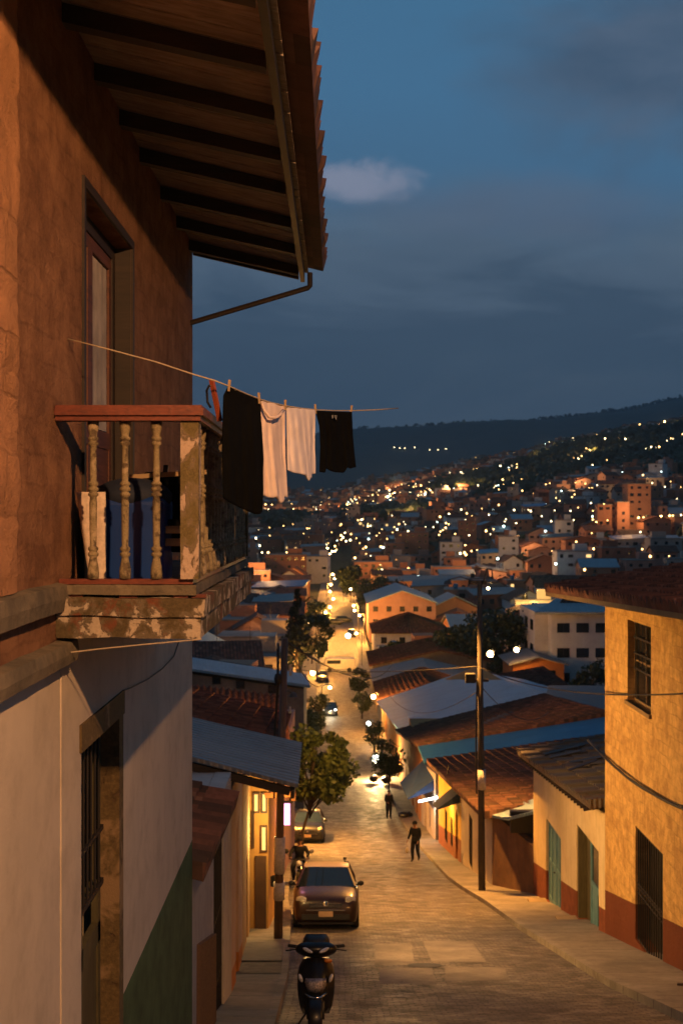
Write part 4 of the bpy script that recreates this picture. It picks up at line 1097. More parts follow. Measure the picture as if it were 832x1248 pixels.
gable_house('house with a lamplit orange tiled roof right of the dark workshop', 14.6, 22, 112, 124, -17.6, 1.1, 'dull_plaster', 'clay_tiles', 'tile', ridge='mono')
gable_house('small pavilion with a glowing orange awning under a wall lamp', 20.5, 26.5, 134, 142, -17.3, .8, 'orange_paint', 'grey_sheet', 'metal')

# ---- white modern block on the right
q = thing('apartment_block', (24, 145, base(140)), 'white three-storey block with dark windows and hipped roof beside the ochre house', 'building')
x0, x1, y0, y1, zt = 24.2, 33, 138, 152, -11.6
mb = MB(); mb.bbox(x0+1.6, x1+4, y0, y1, -26, zt); mb.bbox(x0, x0+1.6, y0+2.5, y1, -26, zt-.2); mb.bbox(x0-.3, x0+1.6, y0-.1, y0+2.4, -26, -21.6)
mb.build('wall', 'thick_white', q)
roof_sheet((x0-.6, y0-1, zt), (x1+5, y0-1, zt), (x1+1, y0+6, zt+2.2), (x0+4.5, y0+6, zt+2.0), 'metal', .25).build('roof', 'pale_sheet', q)
roof_sheet((x0+3, y0+2, zt+.9), (x1+5, y0+2, zt+1.1), (x1+4, y0+8, zt+3.2), (x0+6.5, y0+8, zt+3.2), 'tile', .2, .06, .35, .5).build('roof', 'clay_tiles', q)
for s_ in range(3):
    for k in range(3):
        xc = x0+3.0+k*2.3; zc = zt-1.9-s_*3
        window_y(q, y0-.001, xc-.75, xc+.75, zc-.6, zc+.55, 'iron')
    for k in range(2):
        mb = MB(); yy = y0+3.6+k*4; zc = zt-1.9-s_*3
        mb.bbox(x0-.04, x0-.002, yy, yy+2, zc-.7, zc+.6); mb.build('window', 'window_dark', q)
point_light((x0-1.6, y0-2.2, -18.6), 300, (1,.55,.22), .2)

# ================================================= left side
def left_front(q, y0, y1, zb, zt, holes, mat, name='wall', back=-9, t=.25):
    mb = MB(); a, b_ = (xl(y0), y0), (xl(y1), y1)
    wall_run(mb, a, b_, zb, zt, [(h[0]-y0, h[1]-y0, h[2], h[3]) for h in holes], t=t, side=1)
    mb.prism8([V((back, y0, zb[0])), V((xl(y0)-t-.01, y0, zb[0])), V((xl(y1)-t-.01, y1, zb[1])), V((back, y1, zb[1])), V((back, y0, zt[0]-.01)), V((xl(y0)-t-.01, y0, zt[0]-.01)), V((xl(y1)-t-.01, y1, zt[1]-.01)), V((back, y1, zt[1]-.01))])
    return mb.build(name, mat, q)
stucco('shade_white', (.50,.46,.42), (.40,.36,.33), 1, .3, dado=(-20, (.2,.1,.05)))
plain('wicker', (.16,.09,.05), .8, sc=40, bmp=.01)
q = thing('house', (-4, 15, base(15)), 'low whitewashed house with a little tiled canopy and dark grille gate', 'house')
left_front(q, 12.36, 17.9, (-9, -9.5), (-3.95, -4.0), [(15.1, 16.6, -7.4, -4.35)], 'shade_white')
roof_sheet((-1.36, 15.7, -3.93), (-1.42, 12.37, -3.90), (-2.9, 12.37, -3.50), (-2.9, 15.7, -3.55), 'tile', .05, .05, .2, .4).build('canopy', 'old_clay_tiles', q)
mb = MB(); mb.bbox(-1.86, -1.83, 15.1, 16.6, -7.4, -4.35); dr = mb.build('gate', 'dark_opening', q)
bars(dr, -1.66, 15.12, 16.58, -7.38, -4.37, 10, 'grille', .014, (.3, .6))
mb = MB()
for k in range(14): y = 13.1+k*.13; mb.bar((-1.58, y, base(y)+.1), (-1.585, y+.05, base(y)+1.25), .07, .03)
mb.build('slat_screen', 'wicker', q)
panel_door(q, -1.80, 15.0+1.72, 15.0+2.35, -7.9, -5.2, 'shutter_brown', face=1)
# L2 house with projecting sheet roof
q = thing('house', (-4, 20, base(20)), 'house with a big projecting corrugated sheet roof and orange dado above the stepped pavement', 'house')
stucco('l2_wall', (.50,.36,.27), (.42,.29,.22), 1, .3, dado=(-7.15, (.50,.19,.05), -.27, 18))
left_front(q, 18.0, 22.6, (-10.5, -11), (-4.35, -4.45), [(19.6, 20.8, -8.3, -5.4)], 'l2_wall')
mb = MB(); mb.bbox(-7, xl(18)+.0, 17.93, 17.995, -10, -4.3); mb.build('end_wall', 'shade_white', q)
panel_door(q, xl(20)-.14, 19.6, 20.8, -8.3, -5.4, 'shutter_brown', face=1)
rr = roof_sheet((-.64, 21.2, -4.22), (-.60, 17.9, -4.22), (-3.6, 17.9, -3.45), (-3.7, 21.2, -3.5), 'metal', .03, .02).build('roof', 'grey_sheet', q)
for y in (18.05, 19.1, 20.2, 21.1): mb = MB(); mb.bar((-.73, y, -4.34), (-3.3, y, -3.68), .08, .12); mb.build('rafter', 'dark_timber', rr)
mb = MB(); mb.bbox(-.72, -.66, 17.92, 21.18, -4.42, -4.30); mb.build('fascia', 'dark_timber', rr)
# L3: orange house with lit shop windows
q = thing('shop', (-4.5, 26, base(26)), 'amber shop with glowing yellow window panes and an orange beam canopy', 'shop')
stucco('l3_wall', (.56,.36,.17), (.48,.28,.12), 1, .3, dado=(-9.0, (.42,.19,.07), -.27, 23))
left_front(q, 22.8, 27.9, (-12, -12.5), (-5.2, -5.9), [(25.2, 26.2, -10, -7.6)], 'l3_wall', back=-4.4)
panel_door(q, xl(25.7)-.14, 25.2, 26.2, -10, -7.6, 'shutter_brown', face=1)
mb = MB(); mb.bbox(-5, -1.66, 28.0, 33.5, -13.5, -6.1); mb.build('wing_wall', 'amber_paint', q)
for x0, x1, z0, z1 in ((-2.04, -1.87, -7.25, -6.75), (-1.84, -1.68, -7.25, -6.75), (-1.86, -1.68, -8.2, -7.55), (-2.07, -2.0, -8.1, -7.2)):
    window_y(q, 27.998, x0, x1, z0, z1, 'shutter_brown', 'lit_yellow', 1)
mb = MB(); mb.bbox(-1.98, -1.71, 27.93, 27.997, -10.6, -8.3); mb.build('door', 'shutter_brown', q)
mb = MB(); mb.bar((-1.7, 27.6, -6.72), (-.98, 27.2, -6.60), .10, .12); mb.bar((-1.02, 27.2, -6.75), (-1.02, 27.2, -6.5), .10, .10); mb.build('canopy_beam', 'orange_paint', q)
roof_sheet((-1.35, 33.8, -5.95), (-1.35, 22.7, -5.15), (-5, 22.7, -4.3), (-5, 33.8, -5.0), 'tile', .08, .05, .24, .42).build('roof', 'clay_tiles', q)
point_light((-1.5, 26.9, -7.3), 150, (1,.62,.2), .1)
# pink sign on a bracket
q = thing('lightbox_sign', (-1.5, 32, -8.3), 'small glowing pink lightbox sign hanging over the left pavement', 'sign')
mb = MB(); mb.bbox(-1.53, -1.27, 31.9, 32.02, -8.62, -7.98); mb.build('frame', 'iron', q)
mb = MB(); mb.bbox(-1.51, -1.29, 31.88, 31.899, -8.60, -8.0); mb.build('face', 'pink_sign', q)
mb = MB(); mb.bar((-1.66, 31.96, -7.95), (-1.3, 31.96, -7.95), .03, .03); mb.build('bracket', 'iron', q)
point_light((-1.4, 31.6, -8.3), 3, (1,.4,.6), .15)
# L4 houses further down
q = thing('house', (-5, 38, base(38)), 'grey plaster house with a teal door past the pink sign', 'house')
mb = MB(); mb.bbox(-7, -2.3, 33.8, 42, -16, -8.6); mb.build('wall', 'dull_plaster', q)
roof_sheet((-2.0, 42.4, -8.95), (-2.0, 33.6, -8.35), (-7, 33.6, -7.6), (-7, 42.4, -8.2), 'tile', .08, .05, .26, .42).build('roof', 'old_clay_tiles', q)
panel_door(q, -2.29, 34.6, 35.8, base(35.2)+.15, base(35.2)+2.6, 'teal_wood', face=1)
# L5 brown-tiled roof facing the viewer
q = thing('house', (-5, 37, base(34)), 'house under a worn brown tiled roof behind the left utility pole', 'house')
mb = MB(); mb.bbox(-9, -2.0, 44, 55, -19, -9.3); mb.build('wall', 'pink_paint', q)
A, B = P(225, 893, 43), P(352, 905, 43); Cc, Dd = P(348, 850, 54), P(225, 834, 54)
roof_sheet(A, B, Cc, Dd, 'tile', .1, .06, .26, .42).build('roof', 'clay_tiles', q)
# L6 long block with blue sheet roof and three small windows
q = thing('house', (-8, 72, base(72)), 'long plaster building with a light blue sheet roof and three small dark windows', 'house')
mb = MB()
a, b_ = P(200, 815, 72), P(376, 838, 72)
mb.prism8([V((a.x, 72, -22)), V((b_.x-.3, 72, -22)), V((b_.x-.3, 79, -22)), V((a.x, 79, -22)), V((a.x, 72, a.z-.1)), V((b_.x-.3, 72, b_.z-.1)), V((b_.x-.3, 79, b_.z-.1)), V((a.x, 79, a.z-.1))])
mb.build('wall', 'dull_plaster', q)
roof_sheet(P(200, 811, 71.5), P(378, 836, 71.5), P(372, 822, 78), P(200, 797, 78), 'metal', .12).build('roof', 'blue_sheet', q)
for px, py in ((264, 829), (293, 834), (332, 840)):
    p = P(px, py, 71.99); window_y(q, 71.999, p.x-.27, p.x+.27, p.z-.25, p.z+.25, 'iron', 'window_dark', 1)
# ------------------------------------------------------------------ utility poles, lamps and wires
def wire(a, b_, sag, r=.012, n=14):
    a, b_ = V(a), V(b_)
    return [a.lerp(b_, i/n)-V((0,0,sag*4*(i/n)*(1-i/n))) for i in range(n+1)]
plain('porcelain', (.4,.38,.35), .3); plain('pole_label', (.55,.5,.48), .7, sc=20); plain('concrete_pole', (.055,.045,.04), .85, bmp=.003)
q = thing('utility_pole', (-1.32, 26, base(26)+.13), 'leaning wooden utility pole with cable bundle on the left pavement', 'utility pole')
zb = base(26)+.13; top = P(347, 778, 26)
mb = MB(); mb.tube([(-1.32, 26, zb), (-1.27, 26, -6.5), (top.x, 26, top.z)], [.105, .09, .075], 14); pl_ = mb.build('pole', 'pole_wood', q, True)
mb = MB(); mb.tube([P(341.0, 1020, 26), P(340.4, 1064, 26)], [.124, .126], 14); mb.tube([P(340.2, 1075, 26), P(340, 1096, 26)], [.128, .13], 14); mb.build('pasted_notice', 'pole_label', pl_, True)
mb = MB()
for (dz, dx) in ((.15, -.16), (.45, -.15), (.75, .13), (1.6, .12)):
    mb.tube([(top.x+dx, 25.95, top.z-dz-.08), (top.x+dx, 25.95, top.z-dz+.06)], [.035, .022], 8)
mb.build('insulator', 'porcelain', pl_, True)
mb = MB()
for k in range(3): mb.tube([(top.x-.13-.02*k, 25.9+.03*k, top.z-.1), (top.x-.13-.02*k, 25.92, top.z-1), (-1.27-.12-.01*k, 25.95, -5), (-1.40-.01*k, 25.97, -6.4)], .013, 6)
mb.ball((top.x-.15, 25.9, top.z-.9), .09, 8, sc=(1,1,1.6))
mb.build('cable_bundle', 'cable', q, True)
q2 = thing('utility_pole', (4.75, 38, base(38)+.13), 'tall dark utility pole with a lamp on top beside the yard wall', 'utility pole')
pt_ = P(584, 708, 38); pb_ = P(587, 1092, 38)
mb = MB(); mb.tube([pb_-V((0,0,.3)), pb_.lerp(pt_, .5), pt_], [.12, .10, .08], 14); p2 = mb.build('pole', 'concrete_pole', q2, True)
mb = MB(); mb.bar(pt_+V((-.38, 0, -.05)), pt_+V((.22, 0, -.05)), .10, .14); mb.bar(pt_+V((-.3,.02,-3.3)), pt_+V((.3,.02,-3.3)), .06, .08); mb.build('crossarm', 'dark_timber', p2)
mb = MB(); mb.tube([pt_+V((.1, -.1, -.1)), pt_+V((.22, -.25, .42)), pt_+V((.34, -.45, .42)), pt_+V((.36, -.55, .1))], .025, 8); mb.build('lamp_arm', 'lamp_metal', p2, True)
mb = MB(); mb.ball(pt_+V((.36, -.6, .02)), .15, 10, sc=(1.2, .8, .5)); mb.build('lamp_head', 'lamp_cap', p2, True)
mb = MB(); mb.tube([P(586.5, 938, 38), P(586.7, 962, 38)], .132, 12); mb.build('pasted_notice', 'pole_label', p2, True)
mb = MB(); mb.box(pt_+V((-.32, -.1, -3.2)), (.32, .25, .3)); mb.tube([pt_+V((-.1,-.15,-3.3)), pt_+V((-.14,-.16,-5)), pt_+V((-.12,-.17,-7))], .03, 6); mb.build('junction_box', 'cable', q2)
def cable(label, pts, r=.012, cat='cable', nm='overhead_cable'):
    mb = MB(); mb.tube(pts, r, 5); return tag(mb.build(nm, 'cable', smooth=True), label, cat)
point_light(pt_+V((-1.0,.5,-.25)), 14000, SODIUM, .12, spot=128, aim=(-.5,.05,-1))  # pole lamp's light, moved to an added arm so the pole stays dark
mb = MB(); mb.tube([pt_+V((-.2,.05,.0)), pt_+V((-.6,.3,.12)), pt_+V((-1.0,.5,.0))], .022, 6); mb.lathe([(.14,-.12),(.10,.0),(.02,.02)], pt_+V((-1.0,.5,-.02)), 12); mb.build('added_hooded_lamp', 'lamp_metal', q2)
point_light((-.95, 26.1, -4.15), 4200, (1,.50,.15), .1, spot=118, aim=(1,-.12,-.42))  # lamp added at the left pole to brighten the ochre front and road
mb = MB(); mb.tube([(-1.22, 26.05, -4.05), (-1.1, 26.08, -3.98), (-1.0, 26.1, -4.05)], .02, 6); mb.lathe([(.10,-.08),(.06,.0),(.02,.02)], (-.98, 26.1, -4.04), 12); mb.build('added_hooded_lamp', 'lamp_metal', q)
cable('overhead cable crossing the street below the tall pole crossarm to the left', wire(P(584, 812, 38), P(200, 790, 60), .6), .016)
cable('overhead cable running from the tall pole to the ochre house at the right', wire(P(584, 813, 37.8), (6.28, 19.5, -3.0), .35), .016)
cable('sagging double cable hanging across the ochre house front above the barred door', wire(P(716, 902, 28.4)+V((0,-.0,0)), P(850, 993, 19.4), .22), .028)
cable('thinner cable slung just above the sagging double cable on the ochre house', wire(P(722, 905, 28.2), P(850, 985, 19.5), .32), .013)
cable('thin cable dipping from the tall pole over the blue hall roof', wire(P(583, 842, 38), P(476, 850, 80), .9), .014)
cable('thin cable from the tall pole crossarm towards the back of the teal shed', wire(P(587, 838, 38), P(668, 868, 60), .7), .014)
cable('pale service cable dropping from the left pole towards the tree', wire(top+V((.05,0,-.1)), P(400, 822, 60), .8), .02)
cable('dark cable from the left pole over the far street to the right-hand houses', wire(top+V((.05,0,-.1)), P(480, 806, 110), 1.2), .03)
tag(q, None)

# ------------------------------------------------------------------ street lamps down the street
LAMPS = [  # px, py, image place of each lit lamp; side; watts
 (393,785,1), (391,752.5,1), (397,746.5,0), (402,740,1), (402,721,0), (403,712.5,1), (405.5,700,1), (411,699.5,0), (415,708,0), (406,730,0),
 (438,750,1), (431,738,1), (434,772,0), (432,744,0), (418,705,1), (427,718,0), (402,838,0), (408,705,0), (399,668,0), (402,675,0), (405,672,0), (400,686,0)]
for i, (px, py, lit) in enumerate(LAMPS):
    d = 19.2*FPX/(py-CY)
    if py < 700: d = 500+random.random()*60
    if px == 402 and py == 838: d = 128
    p = P(px, py, d); gz = terr(p.x, p.y) if d > 260 else base(p.y)
    side = 'left' if px < 414 else 'right'
    q = thing('street_lamp', (p.x, p.y, gz), None, 'street lamp', 'lit street lamps lining the far street')
    q['label'] = f'lit street lamp on the {side} kerb of the long street down the valley'
    mb = MB(); s_ = -1 if side == 'left' else 1
    mb.tube([(p.x+s_*.9, p.y, gz), (p.x+s_*.9, p.y, p.z+.1), (p.x+s_*.5, p.y, p.z+.35), (p.x, p.y, p.z+.3)], .07, 6); mb.build('post', 'lamp_metal', q)
    mb = MB(); mb.ball(p, .11+.00065*d, 10, sc=(1,1,.8)); mb.build('lantern', 'lamp_glow', q, True)
    if lit: point_light(p-V((0,0,.7)), 4600+22*d, SODIUM, .3)
# white headlight-like lamp and the lamps on house walls near the street
def small_lamp(px, py, d, r, label, w_=0, mat='lamp_glow', col=SODIUM, arm=(.5,0,.2), cat='wall lamp', name='wall_lamp', group=None):
    p = P(px, py, d); q = thing(name, p, label, cat, group)
    mb = MB(); mb.ball(p, r, 10); mb.build('bulb', mat, q, True)
    mb = MB(); mb.tube([p+V((0,0,r*.8)), p+V((arm[0]*.5, arm[1]*.5, r+arm[2])), p+V(arm)], .03, 6); mb.build('arm', 'lamp_metal', q)
    if w_: point_light(p-V((0, r*2.2, r*1.5)), w_, col, .15)
    return q
small_lamp(455, 849, 118, .24, 'yellow lamp on the house corner at the left end of the blue hall roof', 3500)
small_lamp(381, 820, 140, .30, 'yellow lamp among the shrubs on the left kerb above the parked car', 3500, arm=(-.5,0,.2))
small_lamp(375, 757, 205, .38, 'lamp glowing in front of the tall conifer', 0, arm=(-.5,0,.2))
small_lamp(424, 775, 185, .42, 'bright white lamp in the middle of the far street crossing', 0, 'tube_white')
small_lamp(597, 797, 128, .36, 'round lamp glowing over the lamplit orange roof', 700)
small_lamp(629, 792, 133, .30, 'lamp on the pavilion wall just right of the round lamp', 420)
small_lamp(457.5, 925, 88, .30, 'white fluorescent shop lamp beside the hanging bush', 3500, 'tube_white', (1,.60,.22))
small_lamp(449, 882, 110, .22, 'small white wall lamp at a doorway near the foot of the blue hall', 60, 'tube_white', (.95,.95,.8))
small_lamp(594.5, 717, 37.4, .05, 'tiny bright bulb under the lamp head of the tall pole', 0, arm=(0, 0, .06))
# unseen lanterns added to pool amber light on the near street and tree
def added_lantern(p, towards, watts, label, col=SODIUM, aim=(-.3,.5,-1), spot=120):
    p = V(p); q = thing('added_lantern', p, label, 'wall lamp')
    mb = MB(); mb.tube([p+V(towards), p+V(towards)*.5+V((0,0,.25)), p+V((0,0,.16))], .03, 8); mb.build('bracket', 'iron', q, True)
    mb = MB(); mb.lathe([(.05,.16),(.17,.10),(.18,.06),(.05,.05)], p, 12); mb.build('shade', 'iron', q)
    mb = MB(); mb.ball(p-V((0,0,.0)), .05, 8); mb.build('bulb', 'lamp_glow_near', q, True)
    point_light(p-V((0,0,.14)), watts, col, .10, spot=spot, aim=aim)
added_lantern((4.9, 13.2, -3.6), (1.4, 0, .1), 500, 'unseen lantern added on the ochre house nearest the viewer to light the pavement')

added_lantern((-2.5, 58, -11.6), (-.9, 0, .1), 9000, 'added lantern hidden behind the leafy tree on the left to light the road', aim=(.9,-.1,-.8), spot=140)
added_lantern((-2.35, 44.0, -8.9), (-1.2, 0, .1), 1000, 'added lantern on the brown-roofed house, hidden by the projecting sheet roof, lighting the tree', aim=(.5,.6,-.5), spot=150)
# ------------------------------------------------------------------ trees
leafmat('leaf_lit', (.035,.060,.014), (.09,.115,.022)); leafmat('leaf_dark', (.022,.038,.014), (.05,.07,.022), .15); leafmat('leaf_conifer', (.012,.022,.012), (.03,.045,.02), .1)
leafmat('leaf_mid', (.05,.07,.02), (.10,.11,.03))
wood('bark', (.09,.065,.045), (.045,.03,.022), (9, 9, 1.5), .9)
def tree(loc, h, cr, n, leaf, label, trunk_h=.35, name='tree', lm_='leaf_mid', clumps=14, squash=1.0, group=None, seed=1, tr=.09, cat='tree', conifer=False, lean=(0,0), cl=(.15, .40)):
    rnd = random.Random(seed); loc = V(loc)
    q = thing(name, loc, label, cat, group)
    mb = MB(); tz = h*trunk_h; lx, ly = lean
    crown_c = loc+V((lx, ly, tz+(h-tz)*.5)); rz = (h-tz)*.5
    if conifer: mb.tube([loc-V((0,0,.3)), loc+V((0,0,h*.5)), loc+V((0,0,h*.95))], [tr, tr*.6, tr*.15], 8)
    else: mb.tube([loc-V((0,0,.3)), loc+V((lx*.2,ly*.2,tz*.6)), loc+V((lx*.6,ly*.6,tz)), crown_c+V((0,0,rz*.4))], [tr, tr*.8, tr*.65, tr*.2], 8)
    cs = []
    for k in range(clumps):
        if conifer:
            t = (k+.5)/clumps; a = rnd.random()*6.28; rr = cr*(1-t)*.9+.1; c = loc+V((math.cos(a)*rr*.55, math.sin(a)*rr*.55, tz+(h-tz)*t)); cs.append((c, max(.25, rr*.62)))
        else:
            a = rnd.random()*6.28; u = rnd.uniform(-.85, .9); s_ = math.sqrt(1-u*u)*rnd.uniform(.45, .8)
            c = crown_c+V((math.cos(a)*s_*cr, math.sin(a)*s_*cr, u*rz*.78*squash)); cs.append((c, cr*rnd.uniform(*cl)))
        a0 = loc+V((lx*.6,ly*.6,tz*rnd.uniform(.8,1.2))) if not conifer else loc+V((0,0,cs[-1][0].z-loc.z-.05*h))
        mb.tube([a0, a0.lerp(c, .55)+V((0,0,.08*h*rnd.random()*(not conifer))), c], [tr*.4, tr*.25, tr*.08], 5)
    mb.build('trunk', 'bark', q, True)
    fl = MB(); per = n//clumps
    for c, r in cs:
        for _ in range(per):
            a = rnd.random()*6.28; u = rnd.uniform(-1, 1); s_ = math.sqrt(1-u*u); rr = r*(rnd.random()**.4)
            p = c+V((math.cos(a)*s_, math.sin(a)*s_, u*.8))*rr
            nrm = V((rnd.uniform(-1,1), rnd.uniform(-1,1), rnd.uniform(-.2,1.2))).normalized()
            t1 = nrm.orthogonal().normalized(); t1 = Matrix.Rotation(rnd.random()*6.28, 3, nrm) @ t1; t2 = nrm.cross(t1)
            l = leaf*rnd.uniform(.6, 1.25); w_ = l*.42
            fl.face([p-t1*l*.5, p+t2*w_*.9-t1*l*.05-nrm*l*.06, p+t1*l*.55-nrm*l*.1, p-t2*w_*.9-t1*l*.05-nrm*l*.06])
    fl.build('crown', lm_, q)
    return q
bt = base(48)
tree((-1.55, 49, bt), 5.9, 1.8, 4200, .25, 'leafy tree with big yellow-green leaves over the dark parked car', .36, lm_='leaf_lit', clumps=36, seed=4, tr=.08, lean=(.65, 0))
tree((3.55, 78, base(78)+.1), 4.0, 1.35, 1800, .2, 'bushy little tree on the right pavement by the fluorescent lamp', .3, lm_='leaf_mid', clumps=18, cl=(.25,.5), seed=9, tr=.06)
tree(P(362, 812, 142), 9.5, 2.9, 2600, .42, 'tall dark conifer left of the street, rising above the roofs', .08, 'conifer', 'leaf_conifer', 34, seed=3, tr=.2, conifer=True)
tree(P(380, 806, 150), 6.5, 3.0, 1600, .45, 'round dark tree beside the tall conifer', .2, 'tree', 'leaf_dark', 16, seed=5)
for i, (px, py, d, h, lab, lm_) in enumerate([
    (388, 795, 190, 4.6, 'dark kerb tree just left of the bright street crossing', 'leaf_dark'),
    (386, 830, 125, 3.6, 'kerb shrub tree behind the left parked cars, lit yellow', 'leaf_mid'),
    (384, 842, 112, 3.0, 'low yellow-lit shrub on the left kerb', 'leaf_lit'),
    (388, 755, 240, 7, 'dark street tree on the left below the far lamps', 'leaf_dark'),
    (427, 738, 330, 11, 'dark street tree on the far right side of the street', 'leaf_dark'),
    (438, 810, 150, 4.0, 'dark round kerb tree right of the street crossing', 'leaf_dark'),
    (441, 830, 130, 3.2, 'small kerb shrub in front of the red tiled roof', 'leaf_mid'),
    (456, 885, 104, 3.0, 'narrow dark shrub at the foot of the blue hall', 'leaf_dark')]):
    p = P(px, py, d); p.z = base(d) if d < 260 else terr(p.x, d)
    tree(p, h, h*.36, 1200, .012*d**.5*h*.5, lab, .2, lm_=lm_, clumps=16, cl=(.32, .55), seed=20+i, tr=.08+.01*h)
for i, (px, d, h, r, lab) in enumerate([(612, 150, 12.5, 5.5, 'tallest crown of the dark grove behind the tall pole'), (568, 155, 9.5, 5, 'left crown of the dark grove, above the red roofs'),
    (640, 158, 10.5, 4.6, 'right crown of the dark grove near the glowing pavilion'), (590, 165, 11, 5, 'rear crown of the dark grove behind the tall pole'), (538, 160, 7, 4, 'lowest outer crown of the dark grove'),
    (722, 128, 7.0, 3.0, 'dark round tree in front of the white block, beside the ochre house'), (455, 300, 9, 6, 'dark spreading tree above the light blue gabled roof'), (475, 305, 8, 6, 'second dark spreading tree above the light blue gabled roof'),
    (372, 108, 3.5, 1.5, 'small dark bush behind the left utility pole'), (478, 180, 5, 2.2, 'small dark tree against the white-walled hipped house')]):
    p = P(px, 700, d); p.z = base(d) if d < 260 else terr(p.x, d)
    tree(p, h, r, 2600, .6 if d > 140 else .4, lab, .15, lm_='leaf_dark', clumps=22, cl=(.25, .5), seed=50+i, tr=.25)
# ------------------------------------------------------------------ vehicles (built at the origin, nose towards -Y)
plain('maroon_paint', (.030,.010,.007), .38, .2, .1, coat=.3); plain('cream_roof', (.62,.50,.30), .35, 0, .08, coat=.6); plain('dark_car_paint', (.008,.009,.013), .4, .1, .1, coat=.3)
plain('tyre', (.012,.012,.012), .85); plain('rim', (.35,.35,.36), .3, .9); plain('chrome', (.7,.68,.65), .15, 1); plain('black_trim', (.012,.012,.013), .45)
plain('car_glass', (.012,.02,.03), .05, spec=.9); plain('plate_paint', (.62,.40,.24), .6); plain('headlamp', (.55,.50,.42), .12, .1, .5, 30); plain('dash_pale', (.4,.34,.25), .8)
plain('scooter_black', (.006,.006,.009), .35, .0, .1, coat=.15, spec=.3); plain('lens_clear', (.62,.62,.66), .12, .2, .5, 60); plain('reflector', (.35,.31,.33), .3, .5, .8, 60, bmp=.01); plain('amber_lens', (.5,.16,.02), .2)
def place(o, x, y, rz=0, dz=0):
    """stand a vehicle on the sloping street, its nose uphill towards the viewer"""
    sl = math.atan2(base(y+1)-base(y-1), 2)
    o.rotation_euler = (Matrix.Rotation(rz, 3, 'Z') @ Matrix.Rotation(sl, 3, 'X')).to_euler() if rz == 0 else (Matrix.Rotation(sl, 3, 'X') @ Matrix.Rotation(rz, 3, 'Z')).to_euler()
    o.location = (x, y, base(y)+dz)
def loft(stations, name, mat, parent, smooth=True):
    mb = MB(); rows = []
    for y, hw, zb, zt, crown, sh in stations:
        half = [(0, zt+crown), (hw*.45, zt+crown*.85), (hw*.78, zt+crown*.35), (hw*.93, zt-.03), (hw, zt-sh), (hw*1.0, lerp(zb, zt, .45)), (hw*.985, lerp(zb, zt, .2)), (hw*.93, zb), (hw*.5, zb-.01), (0, zb-.01)]
        ring = [(-x, z) for x, z in half[::-1]]+half[1:-1]
        ring = half + [(-x, z) for x, z in half[1:-1][::-1]]
        rows.append([V((x, y, z)) for x, z in ring]+[V((ring[0][0], y, ring[0][1]))])
    mb.grid(rows, flip=True); mb.face([p for p in rows[0][:-1]]); mb.face([p for p in rows[-1][:-1]][::-1])
    o = mb.build(name, mat, parent, smooth, weld=True)
    return o
def wheel(parent, x, y, r=.31, w_=.2, name='wheel'):
    rot = Matrix.Rotation(R(90), 3, 'Y')
    mb = MB(); mb.lathe([(r*.62, -w_/2), (r*.93, -w_/2), (r, -w_*.36), (r, w_*.36), (r*.93, w_/2), (r*.62, w_/2)], (x, y, r), 28, rot=rot); wo = mb.build(name, 'tyre', parent, True)
    mb = MB(); s_ = 1 if x > 0 else -1
    mb.lathe([(r*.62, -w_*.3), (r*.62, w_*.36), (r*.56, w_*.36), (r*.5, w_*.2), (r*.16, w_*.3), (.01, w_*.3)] if s_ > 0 else [(.01, -w_*.3), (r*.16, -w_*.3), (r*.5, -w_*.2), (r*.56, -w_*.36), (r*.62, -w_*.36), (r*.62, w_*.3)], (x, y, r), 20, rot=rot)
    mb.build('rim', 'rim', wo)
    return wo
